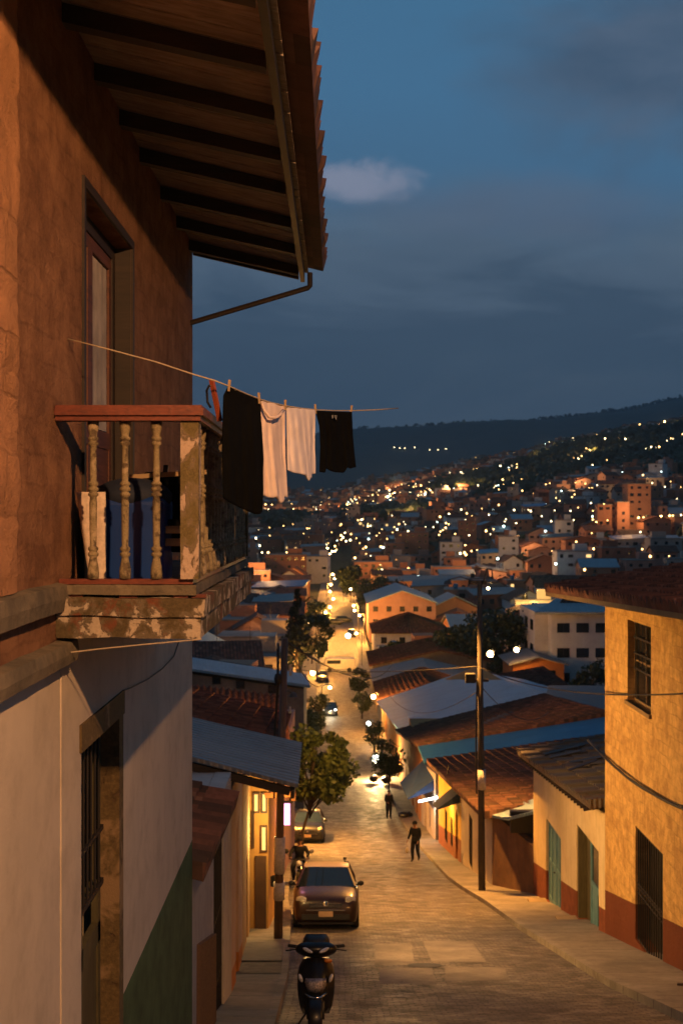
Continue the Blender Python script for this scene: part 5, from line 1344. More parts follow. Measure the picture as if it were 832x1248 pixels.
def car(label, paint, roofpaint, details=True):
    q = local('parked_car', label, 'car')
    body = loft([(-1.93, .66, .30, .62, .02, .10), (-1.88, .74, .22, .72, .03, .10), (-1.74, .79, .18, .80, .04, .08), (-1.5, .82, .18, .88, .05, .09), (-1.1, .835, .18, .97, .05, .1), (-.8, .84, .18, 1.0, .03, .09), (0, .84, .18, 1.0, .02, .07),
                 (.9, .84, .18, 1.02, .02, .07), (1.55, .82, .2, 1.03, .02, .08), (1.82, .78, .24, 1.0, .01, .1), (1.90, .70, .32, .9, .0, .1)], 'body', paint, q)
    # cabin: windscreen, pillars, roof
    A0, A1 = (-1.12, .74, .99), (-.42, .585, 1.43)     # y, half width, z of screen foot and head
    mb = MB(); T = [(-.50, .57, 1.425), (-.2, .60, 1.475), (.5, .61, 1.49), (1.15, .58, 1.465), (1.35, .55, 1.42)]
    rows = [[V((x*hw, y, z-.02*abs(x)**3-(.015 if abs(x) > .9 else 0))) for x in (-1, -.85, -.5, 0, .5, .85, 1)] for y, hw, z in T]
    mb.grid(rows); rows2 = [[p-V((0,0,.045)) for p in r] for r in rows]; mb.grid(rows2, flip=True)
    for a, b_ in ((rows, rows2),):
        mb.grid([a[0], b_[0]], flip=True); mb.grid([a[-1], b_[-1]]); mb.grid([[r[0] for r in a], [r[0] for r in b_]]); mb.grid([[r[-1] for r in a], [r[-1] for r in b_]], flip=True)
    mb.build('roof', roofpaint, q, True)
    mb = MB()
    for s_ in (-1, 1):
        for a_, b_, w_ in (((s_*.755, -1.10, .98), (s_*.575, -.48, 1.42), .05), ((s_*.77, .25, .99), (s_*.60, .2, 1.46), .05), ((s_*.77, 1.72, .99), (s_*.56, 1.32, 1.43), .07)):
            mb = MB(); mb.bar(a_, b_, w_, w_); mb.build('pillar', paint, q)
    def gl(name, pts):
        mb = MB(); mb.face(pts); o = mb.build(name, 'car_glass', q); md = o.modifiers.new('s', 'SOLIDIFY'); md.thickness = .01; return o
    ws = MB(); rows = []
    for j in range(6):
        t = j/5; rows.append([V((x*lerp(.735, .555, t), lerp(-1.12, -.49, t)-.06*(1-x*x), lerp(.985, 1.425, t)+.01*(1-x*x))) for x in (-1, -.6, -.2, .2, .6, 1)])
    ws.grid(rows); ws.build('windscreen', 'car_glass', q, True)
    for s_ in (-1, 1):
        gl('side_window', [V((s_*.775, -.98, .99)), V((s_*.785, .22, 1.0)), V((s_*.605, .18, 1.44)), V((s_*.585, -.42, 1.42))][::s_]); gl('side_window', [V((s_*.785, .28, 1.0)), V((s_*.775, 1.66, 1.0)), V((s_*.57, 1.30, 1.42)), V((s_*.605, .22, 1.44))][::s_])
    gl('rear_window', [V((.72, 1.78, 1.0)), V((-.72, 1.78, 1.0)), V((-.52, 1.36, 1.41)), V((.52, 1.36, 1.41))])
    for s_ in (-1, 1):
        wheel(q, s_*.74, -1.22); wheel(q, s_*.74, 1.22)
        mb = MB(); mb.ball((0,0,0), 1, 14, sc=(.19, .10, .105)); 
        mb2 = MB(); mb2.T = Matrix.Translation((s_*.60, -1.80, .70)) @ Matrix.Rotation(R(s_*24), 4, 'Z') @ Matrix.Rotation(R(s_*-14), 4, 'Y') @ Matrix.Rotation(R(-28), 4, 'X'); mb2.ball((0,0,0), 1, 16, sc=(.175, .09, .115)); mb2.T = None
        h = mb2.build('headlight', 'headlamp', q, True)
        mb = MB(); mb.ball((s_*.555, -1.84, .69), .05, 10); mb.build('reflector_bowl', 'chrome', h, True)
        mb = MB(); mb.ball((s_*.90, -.86, 1.05), .09, 10, sc=(1, .6, .75)); mb.bar((s_*.78, -.84, 1.0), (s_*.88, -.86, 1.03), .04, .04); mb.build('mirror', 'black_trim', q, True)
        mb = MB(); mb.ball((s_*.60, -1.90, .42), .055, 10, sc=(1, .5, 1)); mb.build('fog_lamp', 'chrome', q, True)
        mb = MB(); mb.bbox(s_*.72-.07, s_*.72+.07, 1.86, 1.905, .7, .92); mb.build('tail_light', 'amber_lens', q)
    mb = MB(); mb.box((0, -1.955, .60), (.82, .04, .11)); g = mb.build('grille', 'black_trim', q)
    mb = MB(); 
    for z in (.575, .612, .648): mb.box((0, -1.98, z), (.78, .015, .012))
    mb.build('grille_bar', 'chrome', g)
    mb = MB(); mb.lathe([(.0, -.01), (.065, -.01), (.075, 0), (.065, .012), (.0, .014)], (0, -1.99, .635), 20, rot=Matrix.Rotation(R(90), 3, 'X')); em = mb.build('emblem', 'chrome', g, True)
    mb = MB(); mb.box((0, -2.006, .655), (.07, .008, .014)); mb.box((-.012, -2.006, .635), (.014, .008, .05)); mb.box((.022, -2.006, .62), (.04, .008, .014)); mb.build('emblem_mark', 'black_trim', em)
    mb = MB(); mb.box((0, -1.96, .49), (.98, .035, .03)); mb.build('bumper_strip', 'chrome', q)
    mb = MB(); mb.box((0, -1.955, .33), (1.2, .03, .13)); mb.build('air_intake', 'black_trim', q)
    mb = MB(); mb.box((0, -1.985, .40), (.36, .015, .13)); pl_ = mb.build('number_plate', 'plate_paint', q)
    mb = MB(); mb.bar((-.45, -1.10, 1.0), (.1, -1.0, 1.03), .02, .015); mb.bar((.05, -1.12, 1.0), (.6, -1.0, 1.03), .02, .015); mb.build('wiper', 'black_trim', q)
    mb = MB(); mb.box((-.5, -.98, .99), (.14, .08, .02)); mb.build('dash_paper', 'dash_pale', q)
    mb = MB(); mb.box((0, 0, .20), (1.4, 3.5, .14)); mb.build('underbody', 'black_trim', q)
    mb = MB(); mb.tube([(.5, .9, 1.48), (.5, 1.0, 1.54)], .02, 6); mb.box((.5, 1.0, 1.55), (.09, .06, .07)); mb.build('roof_light', 'black_trim', q)
    return q
c1_ = car('maroon hatchback with a cream roof parked nose-on by the left kerb', 'maroon_paint', 'cream_roof')
place(c1_, -.27, 30.6)
c2_ = copy_tree(c1_); c2_['label'] = 'dark car parked under the leafy tree on the left'
for ch in c2_.children:
    if ch.name.split('.')[0] in ('body', 'roof', 'pillar'):
        ch.data = ch.data.copy(); ch.data.materials[0] = MATS['dark_car_paint']
place(c2_, -1.45, 59.5)
c3_ = copy_tree(c2_); c3_['label'] = 'distant car with lit headlights driving up the left lane'
place(c3_, -.75, 134, 0)
for s_ in (-.6, .6): small = MB()
q = [ch for ch in c3_.children if ch.name.startswith('headlight')]
for h in q: h.data = h.data.copy(); h.data.materials[0] = MATS['tube_white']
point_light((-.75, 131.2, base(131)+.8), 250, (1,.9,.6), .3)
for i, (x, y, rz, lab) in enumerate([(-2.1, 168, 0, 'dark car parked by the left kerb in the glare beyond the crossing'), (1.6, 268, 90, 'dark car crossing the far street sideways'), (-.6, 262, 90, 'dark car just left of the one crossing the far street'), (3.0, 236, 0, 'dark car parked by the right kerb far down the street')]):
    o = copy_tree(c2_); o['label'] = lab; place(o, x, y, R(rz))
# pale van seen across the street in the far crossing
q = thing('van', (1.2, 180, base(180)), 'pale van standing crosswise at the bright street crossing', 'van')
mb = MB(); mb.prism8([V((-1.9,179,base(180)+.4)), V((2.9,179,base(180)+.4)), V((2.9,180.9,base(180)+.4)), V((-1.9,180.9,base(180)+.4)), V((-1.6,179.1,base(180)+2.1)), V((2.85,179.1,base(180)+2.1)), V((2.85,180.8,base(180)+2.1)), V((-1.6,180.8,base(180)+2.1))]); bo = mb.build('body', 'white_paint', q)
md = bo.modifiers.new('b', 'BEVEL'); md.width = .12; md.segments = 3
mb = MB(); mb.bbox(-1.5, .6, 178.98, 179.04, base(180)+1.3, base(180)+1.85); mb.build('side_window', 'car_glass', q)
for x in (-1.1, 2.0):
    mb = MB(); mb.lathe([(.36, -.12), (.36, .12)], (x, 179.1, base(180)+.36), 16, rot=Matrix.Rotation(R(90), 3, 'X')); mb.build('wheel', 'tyre', q)

def scooter():
    q = local('scooter', 'black scooter parked nose-on at the bottom of the picture beside the left kerb', 'scooter')
    W1, W2, r = -.62, .62, .24
    for y in (W1, W2): wheel(q, 0.0001, y, r, .11)
    # front mudguard + fork
    mb = MB(); rows = []
    for i in range(9):
        a = R(-35+i*22); rows.append([V((x, W1-math.cos(a)*(r+.035-.02*abs(x)/.08)*1.0, r+math.sin(a)*(r+.035-.02*abs(x)/.08))) for x in (-.085, -.06, 0, .06, .085)])
    mb.grid(rows, flip=True); md_ = mb.build('mudguard', 'scooter_black', q, True); m_ = md_.modifiers.new('s', 'SOLIDIFY'); m_.thickness = .01
    mb = MB()
    for s_ in (-1, 1): mb.tube([(s_*.09, W1, r), (s_*.09, W1+.12, .55)], .022, 8)
    mb.tube([(0, W1+.12, .55), (0, W1+.3, .98)], .03, 8); mb.build('fork', 'black_trim', q, True)
    # apron (leg shield): wide rounded shell
    mb = MB(); rows = []
    prof = [(.30, .17, -.52), (.40, .205, -.60), (.52, .225, -.66), (.64, .235, -.67), (.76, .235, -.62), (.86, .215, -.56), (.94, .17, -.50)]
    for z, hw, y in prof: rows.append([V((x*hw, y+.20*abs(x)**2.2+.02, z-.03*abs(x)**3)) for x in (-1, -.85, -.6, -.3, 0, .3, .6, .85, 1)])
    mb.grid(rows); mb.grid([[p+V((0, .22, 0)) for p in r_] for r_ in rows], flip=True)
    mb.grid([[r_[0] for r_ in rows], [r_[0]+V((0,.22,0)) for r_ in rows]], flip=True); mb.grid([[r_[-1] for r_ in rows], [r_[-1]+V((0,.22,0)) for r_ in rows]])
    mb.grid([rows[-1], [p+V((0,.22,0)) for p in rows[-1]]]); mb.build('apron', 'scooter_black', q, True)
    mb = MB(); rows = []   # faceted light panel across the apron
    for z, hw, y in ((.555, .085, -.70), (.60, .115, -.715), (.66, .135, -.71), (.715, .13, -.685)): rows.append([V((x*hw, y+.05*x*x, z)) for x in (-1, -.5, 0, .5, 1)])
    mb.grid(rows); o = mb.build('headlight', 'reflector', q, True); m_ = o.modifiers.new('s', 'SOLIDIFY'); m_.thickness = .02
    mb = MB(); mb.tube([(-.13, -.67, .54), (-.06, -.71, .50), (0, -.72, .49), (.06, -.71, .50), (.13, -.67, .54)], .012, 8); mb.build('chrome_lip', 'chrome', q, True)
    for s_ in (-1, 1):
        mb = MB(); mb.T = Matrix.Translation((s_*.190, -.575, .71)) @ Matrix.Rotation(R(s_*22), 4, 'Y'); mb.ball((0,0,0), 1, 12, sc=(.024, .035, .055)); mb.T = None; mb.build('indicator', 'lens_clear', q, True)
    # handlebar cowl, screen, position lamps, levers, grips
    mb = MB(); mb.ball((0, -.40, 1.04), 1, 20, sc=(.27, .17, .105)); mb.build('handlebar_cowl', 'scooter_black', q, True)
    mb = MB(); rows = [[V((x*hw, y+.07*x*x, z)) for x in (-1, -.5, 0, .5, 1)] for z, hw, y in ((1.08, .17, -.53), (1.16, .165, -.47), (1.22, .13, -.41))]
    mb.grid(rows); o = mb.build('fly_screen', 'black_trim', q, True); m_ = o.modifiers.new('s', 'SOLIDIFY'); m_.thickness = .03
    for s_ in (-1, 1):
        mb = MB(); mb.T = Matrix.Translation((s_*.105, -.545, 1.035)) @ Matrix.Rotation(R(s_*-24), 4, 'Y') @ Matrix.Rotation(R(s_*20), 4, 'Z'); mb.ball((0,0,0), 1, 12, sc=(.075, .02, .024)); mb.T = None; mb.build('position_lamp', 'lens_clear', q, True)
        mb = MB(); mb.tube([(s_*.2, -.33, 1.06), (s_*.36, -.27, 1.07)], .02, 8); mb.build('grip', 'tyre', q, True)
        mb = MB(); mb.tube([(s_*.22, -.40, 1.04), (s_*.28, -.44, 1.035), (s_*.385, -.40, 1.02)], .009, 6); mb.build('brake_lever', 'black_trim', q, True)
    mb = MB(); mb.ball((.15, -.43, .90), .045, 10, sc=(1.3, .6, .6)); mb.build('side_badge', 'amber_lens', q, True)
    # floorboard, seat, rear body
    mb = MB(); mb.box((0, -.1, .32), (.34, .62, .08)); mb.build('footboard', 'black_trim', q)
    mb = MB(); mb.ball((0, .48, .56), 1, 16, sc=(.17, .48, .20)); mb.build('rear_body', 'scooter_black', q, True)
    mb = MB(); mb.ball((0, .42, .78), 1, 16, sc=(.15, .42, .075)); mb.build('seat', 'tyre', q, True)
    mb = MB(); mb.tube([(-.12, .0, .25), (-.30, -.1, .02)], .012, 6); mb.build('kickstand', 'iron', q)
    return q
sc_ = scooter(); place(sc_, -.26, 14.75, 0)

# ------------------------------------------------------------------ people
plain('skin', (.22,.11,.065), .6, var=.1); plain('dark_jacket', (.010,.010,.013), .9, spec=.2); plain('dark_trousers', (.012,.012,.018), .9, spec=.2); plain('hair', (.008,.006,.005), .7); plain('bag_brown', (.06,.035,.02), .7); plain('shoe', (.015,.012,.01), .5); plain('helmet', (.01,.01,.012), .3, coat=1)
plain('pale_bag', (.45,.40,.34), .8)
def hand(mb_parent, wrist, d, side, parent):
    """palm and five unequal, slightly curled fingers"""
    d = V(d).normalized(); sd_ = V((side, 0, 0)); sd_ = (sd_-d*sd_.dot(d)).normalized(); up = d.cross(sd_)
    J = {'p': (wrist, .021), 'palm': (wrist+d*.05, (.034, .016)), 'palm2': (wrist+d*.085, (.036, .013))}; E = [('p', 'palm'), ('palm', 'palm2')]
    for k, (off, ln) in enumerate(((-.027, .065), (-.009, .075), (.010, .070), (.027, .055))):
        b0 = wrist+d*.09+up*off
        J[f'f{k}a'] = (b0, .0095); J[f'f{k}b'] = (b0+d*ln*.5+sd_*-.006, .0088); J[f'f{k}c'] = (b0+d*ln*.92+sd_*-.024, .007); E += [('palm2', f'f{k}a'), (f'f{k}a', f'f{k}b'), (f'f{k}b', f'f{k}c')]
    t0 = wrist+d*.03-up*.03; J['ta'] = (t0, .012); J['tb'] = (t0+d*.03-up*.022-sd_*.01, .010); J['tc'] = (t0+d*.058-up*.024-sd_*.018, .008); E += [('palm', 'ta'), ('ta', 'tb'), ('tb', 'tc')]
    return skinned(J, E, 'hand', 'skin', parent, 1)
def person(label, pose, h=1.72, group=None, hat=None, extra=None, mats=('dark_jacket', 'dark_trousers')):
    q = local('person', label, 'person', group); k = h/1.72
    J0 = {'pelvis': ((0,0,.95), (.155,.115)), 'belly': ((0,0,1.08), (.14,.105)), 'chest': ((0,.0,1.27), (.17,.12)), 'collar': ((0,.005,1.41), (.12,.09)), 'neck': ((0,0,1.49), .055), 'skull0': ((0,-.01,1.57), (.07,.08)), 'skull1': ((0,-.005,1.65), (.078,.092)), 'crown': ((0,.005,1.70), (.06,.07)),
          'shL': ((-.18,0,1.40), .062), 'shR': ((.18,0,1.40), .062), 'elL': ((-.24,.02,1.13), .046), 'elR': ((.24,.02,1.13), .046), 'wrL': ((-.26,-.04,.89), .031), 'wrR': ((.26,-.04,.89), .031),
          'hpL': ((-.095,0,.90), .095), 'hpR': ((.095,0,.90), .095), 'knL': ((-.10,-.02,.50), .064), 'knR': ((.10,-.02,.50), .064), 'anL': ((-.10,.02,.10), .042), 'anR': ((.10,.02,.10), .042), 'toL': ((-.11,-.15,.04), (.042,.03)), 'toR': ((.11,-.15,.04), (.042,.03))}
    J = {}
    for n_, (p, r) in J0.items():
        if n_[:2] in ('sh','el','wr','kn','hp','an'): r = r*1.4
        if n_ in ('chest','belly','pelvis','collar'): r = (r[0]*1.15, r[1]*1.3)
        p = pose.get(n_, p); r = tuple(x*k for x in r) if isinstance(r, tuple) else r*k; J[n_] = (V(p)*k, r)
    E = [('pelvis','belly'),('belly','chest'),('chest','collar'),('collar','neck'),('neck','skull0'),('skull0','skull1'),('skull1','crown'),('collar','shL'),('collar','shR'),('shL','elL'),('elL','wrL'),('shR','elR'),('elR','wrR'),
         ('pelvis','hpL'),('pelvis','hpR'),('hpL','knL'),('knL','anL'),('anL','toL'),('hpR','knR'),('knR','anR'),('anR','toR')]
    body = skinned(J, E, 'body', ['dark_jacket', 'skin', 'dark_trousers', 'shoe'], q, 2)
    nz = J['neck'][0]; cy = J['pelvis'][0].z
    for p in body.data.polygons:
        c = p.center
        dists = {n_: (c-J[n_][0]).length for n_ in J}
        near = min(dists, key=dists.get)
        p.material_index = 1 if near in ('skull0', 'skull1', 'crown', 'neck') else (2 if near in ('hpL', 'hpR', 'knL', 'knR', 'anL', 'anR') else (3 if near in ('toL', 'toR') else 0))
    hd = J['skull0'][0]; hk = J['skull1'][0]
    mb = MB(); mb.T = Matrix.Translation((hk+hd)/2) @ Matrix.Scale(k, 4)
    mb.ball((0, -.095, -.012), .017, 8, sc=(.8, 1.3, 1.5)); mb.T = None; mb.build('nose', 'skin', q, True)
    for s_ in (-1, 1):
        mb = MB(); mb.T = Matrix.Translation((hk+hd)/2) @ Matrix.Scale(k, 4); mb.ball((s_*.03, -.082, .02), .011, 8); mb.T = None; mb.build('eye', 'hair', q, True)
        mb = MB(); mb.T = Matrix.Translation((hk+hd)/2) @ Matrix.Scale(k, 4); mb.ball((s_*.08, .0, .0), .026, 8, sc=(.4, .8, 1.2)); mb.T = None; mb.build('ear', 'skin', q, True)
    mb = MB(); mb.T = Matrix.Translation((hk+hd)/2) @ Matrix.Scale(k, 4); mb.ball((0, -.085, -.05), .022, 8, sc=(1.2, .4, .3)); mb.T = None; mb.build('mouth', 'bag_brown', q, True)
    mb = MB(); mb.T = Matrix.Translation(hk) @ Matrix.Scale(k, 4)
    if hat == 'helmet': mb.ball((0, .0, .015), .135, 16, sc=(.95, 1.1, .95)); mb.T = None; mb.build('helmet', 'helmet', q, True)
    else:
        mb.ball((0, .018, .02), .098, 14, sc=(.98, 1.0, .92))
        mb.T = None; mb.build('hair', 'hair', q, True)
        if hat == 'cap':
            mb = MB(); mb.T = Matrix.Translation(hk) @ Matrix.Scale(k, 4); mb.lathe([(.112, .02), (.108, .07), (.07, .115), (.01, .125)], (0,0,0), 16); mb.box((0, -.13, .03), (.13, .1, .015)); mb.T = None; mb.build('cap', 'dark_jacket', q, True)
    mb = MB(); c = J['pelvis'][0]   # jacket skirt over the hips
    mb.lathe([(.185*k, -.10*k), (.18*k, .0), (.165*k, .10*k), (.15*k, .16*k)], c, 18); mb.build('jacket_hem', 'dark_jacket', q, True)
    for s_, n_ in ((-1, 'L'), (1, 'R')):
        w0, e0 = J['wr'+n_][0], J['el'+n_][0]; hand(None, w0, w0-e0, s_, q)
    return q
def stand(o, x, y, dz=0, rz=0): o.location = (x, y, base(y)+dz); o.rotation_euler.z = rz
p1 = person('person in dark clothes walking in the road by the right kerb with a bag', {'knL': (-.09,-.14,.52), 'anL': (-.09,-.10,.12), 'toL': (-.10,-.26,.05), 'knR': (.09,.02,.50), 'anR': (.09,.20,.13), 'toR': (.10,.06,.04),
     'elL': (-.27,.06,1.15), 'wrL': (-.33,-.04,.93), 'elR': (.22,-.02,1.14), 'wrR': (.19,-.17,.95), 'chest': (0,-.03,1.27), 'collar': (0,-.04,1.41), 'neck': (0,-.05,1.49), 'skull0': (0,-.08,1.57), 'skull1': (0,-.08,1.65), 'crown': (0,-.07,1.70)}, 1.74, hat='cap')
stand(p1, 3.45, 50.3, .0, R(-25))
mb = MB(); mb.tube([p1.location+V((-.33,-.02,.86)), p1.location+V((-.36,-.04,.62))], .012, 6); mb.ball(p1.location+V((-.36,-.04,.50)), .13, 12, sc=(.7,.9,1.1))
tag(mb.build('bag', 'pale_bag', smooth=True), 'pale carrier bag held low by the walking person in the road', 'bag')
p2_ = person('person in dark clothes standing on the right kerb, farther down the street', {'elL': (-.25,.0,1.15), 'wrL': (-.16,-.14,1.05), 'elR': (.25,.06,1.13), 'wrR': (.25,-.02,.90), 'toL': (-.13,-.13,.04)}, 1.68)
stand(p2_, 3.12, 68.6, .0, R(15))
# rider on a motorbike behind the maroon car
def motorbike():
    q = local('motorbike', 'dark motorbike with a round pale mirror, ridden up behind the maroon car', 'motorbike')
    for y in (-.65, .65): wheel(q, 0.0001, y, .31, .10)
    mb = MB(); 
    for s_ in (-1, 1): mb.tube([(s_*.08, -.65, .31), (s_*.08, -.42, .95)], .024, 8)
    mb.build('fork', 'chrome', q, True)
    mb = MB(); mb.ball((0, -.08, .80), 1, 16, sc=(.15, .30, .14)); mb.build('fuel_tank', 'scooter_black', q, True)
    mb = MB(); mb.ball((0, .42, .80), 1, 14, sc=(.14, .40, .07)); mb.build('seat', 'tyre', q, True)
    mb = MB(); mb.box((0, .05, .45), (.26, .40, .34)); e = mb.build('engine', 'iron', q); m_ = e.modifiers.new('b', 'BEVEL'); m_.width = .05; m_.segments = 3
    mb = MB(); mb.tube([(-.36, -.30, 1.03), (-.15, -.42, 1.0), (.15, -.42, 1.0), (.36, -.30, 1.03)], .016, 8); mb.build('handlebar', 'black_trim', q, True)
    mb = MB(); mb.ball((0, -.55, .88), .10, 14); mb.build('headlight', 'lens_clear', q, True)
    for s_ in (-1, 1):
        mb = MB(); mb.tube([(s_*.30, -.34, 1.03), (s_*.42, -.36, 1.22)], .009, 6); mb.ball((s_*.44, -.37, 1.28), .085, 14, sc=(1, .3, 1)); mb.build('mirror', 'rim' if s_ > 0 else 'black_trim', q, True)
    mb = MB(); mb.tube([(.14, .1, .3), (.16, .7, .34)], .035, 8); mb.build('exhaust', 'chrome', q, True)
    return q
mo = motorbike(); place(mo, -1.30, 40.0)
rd = person('person in a dark jacket and cap sitting on the motorbike behind the maroon car', {'pelvis': (0,.28,.92), 'belly': (0,.25,1.05), 'chest': (0,.18,1.24), 'collar': (0,.14,1.37), 'neck': (0,.12,1.45), 'skull0': (0,.09,1.53), 'skull1': (0,.09,1.61), 'crown': (0,.10,1.66),
     'shL': (-.19,.14,1.36), 'shR': (.19,.14,1.36), 'elL': (-.32,-.02,1.18), 'elR': (.32,-.02,1.18), 'wrL': (-.30,-.24,1.07), 'wrR': (.30,-.24,1.07), 'hpL': (-.11,.26,.88), 'hpR': (.11,.26,.88), 'knL': (-.22,-.10,.76), 'knR': (.22,-.10,.76), 'anL': (-.20,.06,.36), 'anR': (.20,.06,.36), 'toL': (-.21,-.10,.30), 'toR': (.21,-.10,.30)}, 1.72, hat='cap')
rd.location = mo.location+V((0,0,.0)); rd.rotation_euler = mo.rotation_euler

# ------------------------------------------------------------------ small things on the pavements
def sack(x, y, r, label, mat='black_paint', seed=0, dz=.13, sc=(1,1,.7), cat='bag'):
    q = thing('refuse_sack', (x, y, base(y)+dz), label, cat)
    mb = MB(); mb.ball((x, y, base(y)+dz+r*.55), r, 14, sc=sc, bumpy=.35, seed=seed); mb.build('sack_body', mat, q, True)
    mb = MB(); mb.tube([(x, y, base(y)+dz+r*1.1), (x+.03, y, base(y)+dz+r*1.45)], [.05, .02], 6); mb.build('knot', mat, q)
sack(3.98, 68.3, .26, 'black refuse sack lying flat on the right pavement nearest the walker', seed=2, sc=(1.2,1,.7)); sack(4.35, 68.8, .20, 'smaller black sack touching the flat one on the right pavement', seed=5)
sack(2.75, 85.5, .36, 'dark bundle at the right kerb below the fluorescent lamp, left of two', seed=7); sack(3.65, 84.5, .38, 'dark bundle at the right kerb below the fluorescent lamp, right of two', seed=9)
q = thing('drain_cover', (1.72, 22.5, base(22.5)), 'dark iron drain cover set between the concrete patches', 'drain cover')
mb = MB(); n = 20; rows = [[V((1.72+.34*math.cos(a)*rr, 22.5+.16*math.sin(a)*rr*2, base(22.5+.32*math.sin(a)*rr)+.013)) for a in [2*math.pi*k/n for k in range(n+1)]] for rr in (.01, .9, 1)]
mb.grid(rows); mb.build('lid', 'iron', q)
q = thing('round_mirror', (-1.62, 29.2, -9), 'dark round disc on a bracket over the left pavement beside the pole', 'mirror')
p = P(333.5, 1074, 29)
mb = MB(); mb.lathe([(.14, -.02), (.15, 0), (.14, .02)], p, 16, rot=Matrix.Rotation(R(90), 3, 'X')); mb.build('disc', 'black_trim', q); mb = MB(); mb.bar(p, (-2.13, 29, p.z), .025, .025); mb.build('bracket', 'iron', q)
mb = MB(); mb.bar((5.6, 18.9, base(18.9)+.16), (6.15, 18.6, base(18.6)+.16), .05, .03); tag(mb.build('stick', 'dark_timber'), 'thin dark stick lying on the pavement at the right edge', 'stick')
# ------------------------------------------------------------------ the city in the valley and on the hillside
farwall('brick_far', (.42,.17,.095), (.50,.25,.15)); farwall('brick_dark', (.28,.115,.07), (.36,.17,.11)); farwall('plaster_far', (.36,.30,.26), (.46,.40,.36)); farwall('white_far', (.55,.56,.58), (.65,.65,.65)); farwall('pink_far', (.38,.20,.15), (.46,.27,.21))
farwall('slab_far', (.22,.19,.17), (.30,.26,.23)); emis('lit_window_far', (1,.62,.22), 1.6)
ROOFS = {'tile': 'far_clay_tiles', 'oldtile': 'far_old_tiles', 'blue': 'blue_sheet', 'grey': 'grey_sheet', 'pale': 'pale_sheet', 'bright': 'bright_blue_sheet', 'flat': 'slab_far', 'teal': 'teal_sheet'}
def solid_house(mb, rmb, x, y, w_, dp, zb, h, rz, roof, rise, wm=0, rmat=0, wins=True, winmb=None, rnd=random, split=None, winfn=None):
    """walls, roof and windows of a distant house, turned by rz about its centre"""
    M = Matrix.Translation(V((x, y, zb))) @ Matrix.Rotation(rz, 4, 'Z')
    mb.T = M; rmb.T = M
    a, b_ = w_/2, dp/2
    mb.prism8([V((-a,-b_,-4)), V((a,-b_,-4)), V((a,b_,-4)), V((-a,b_,-4)), V((-a,-b_,h)), V((a,-b_,h)), V((a,b_,h)), V((-a,b_,h))], wm)
    o = .5; th = .18
    if roof in ('tile', 'oldtile', 'blue', 'pale') and rise > 0:
        if split == 'x':   # ridge along x
            for y in (-1, 1):
                pass
            mb.face([V((-a,-b_,h)), V((-a,0,h+rise)), V((-a,b_,h))], m=wm); mb.face([V((a,-b_,h)), V((a,b_,h)), V((a,0,h+rise))], m=wm)
            e = rise*o/b_
            for s_ in (-1, 1):
                q = [V((-a-o, s_*(b_+o), h-e)), V((a+o, s_*(b_+o), h-e)), V((a+o, 0, h+rise)), V((-a-o, 0, h+rise))]
                uvq = [(0,0),(w_,0),(w_,b_),(0,b_)]
                qq = [p+V((0,0,th)) for p in q]
                if s_ > 0: q, qq, uvq = q[::-1], qq[::-1], uvq[::-1]
                rmb.face(qq, uvq, rmat); rmb.face(q[::-1], None, rmat); rmb.face([q[0], q[1], qq[1], qq[0]] if s_ < 0 else [q[2], q[3], qq[3], qq[2]], None, rmat)
                for i0, i1 in ((1, 2), (3, 0)): rmb.face([q[i0], q[i1], qq[i1], qq[i0]], None, rmat)
        else:
            mb.face([V((-a,-b_,h)), V((a,-b_,h)), V((0,-b_,h+rise))], m=wm); mb.face([V((a,b_,h)), V((-a,b_,h)), V((0,b_,h+rise))], m=wm)
            e = rise*o/a
            for s_ in (-1, 1):
                q = [V((s_*(a+o), -s_*(b_+o), h-e)), V((s_*(a+o), s_*(b_+o), h-e)), V((0, s_*(b_+o), h+rise)), V((0, -s_*(b_+o), h+rise))]
                uvq = [(0,0),(dp,0),(dp,a),(0,a)]
                qq = [p+V((0,0,th)) for p in q]
                rmb.face(qq, uvq, rmat); rmb.face(q[::-1], None, rmat)
                for i0, i1 in ((0, 1), (1, 2), (3, 0)): rmb.face([q[i0], q[i1], qq[i1], qq[i0]], None, rmat)
    elif rise > 0:   # single pitch
        q = [V((-a-o,-b_-o,h+.02)), V((a+o,-b_-o,h+rise*.35)), V((a+o,b_+o,h+rise)), V((-a-o,b_+o,h+rise*.65))]
        mb.face([V((-a,-b_,h)), V((a,-b_,h)), V((a,-b_,h+rise*.4))], m=wm); mb.face([V((a,-b_,h)), V((a,b_,h)), V((a,b_,h+rise*.95)), V((a,-b_,h+rise*.4))], m=wm); mb.face([V((-a,b_,h)), V((-a,-b_,h)), V((-a,b_,h+rise*.6))], m=wm)
        qq = [p+V((0,0,th)) for p in q]
        rmb.face(qq, [(0,0),(w_,0),(w_,dp),(0,dp)], rmat); rmb.face(q[::-1], None, rmat)
        for i0 in range(4): rmb.face([q[i0], q[(i0+1) % 4], qq[(i0+1) % 4], qq[i0]], None, rmat)
    else:            # flat slab with parapet and tank room
        rmb.prism8([V((-a-.15,-b_-.15,h)), V((a+.15,-b_-.15,h)), V((a+.15,b_+.15,h)), V((-a-.15,b_+.15,h)), V((-a-.15,-b_-.15,h+.25)), V((a+.15,-b_-.15,h+.25)), V((a+.15,b_+.15,h+.25)), V((-a-.15,b_+.15,h+.25))], rmat)
        if w_ > 5: mb.prism8([V((a*.1,-b_*.2,h+.25)), V((a*.8,-b_*.2,h+.25)), V((a*.8,b_*.7,h+.25)), V((a*.1,b_*.7,h+.25)), V((a*.1,-b_*.2,h+2.3)), V((a*.8,-b_*.2,h+2.3)), V((a*.8,b_*.7,h+2.3)), V((a*.1,b_*.7,h+2.3))], wm)
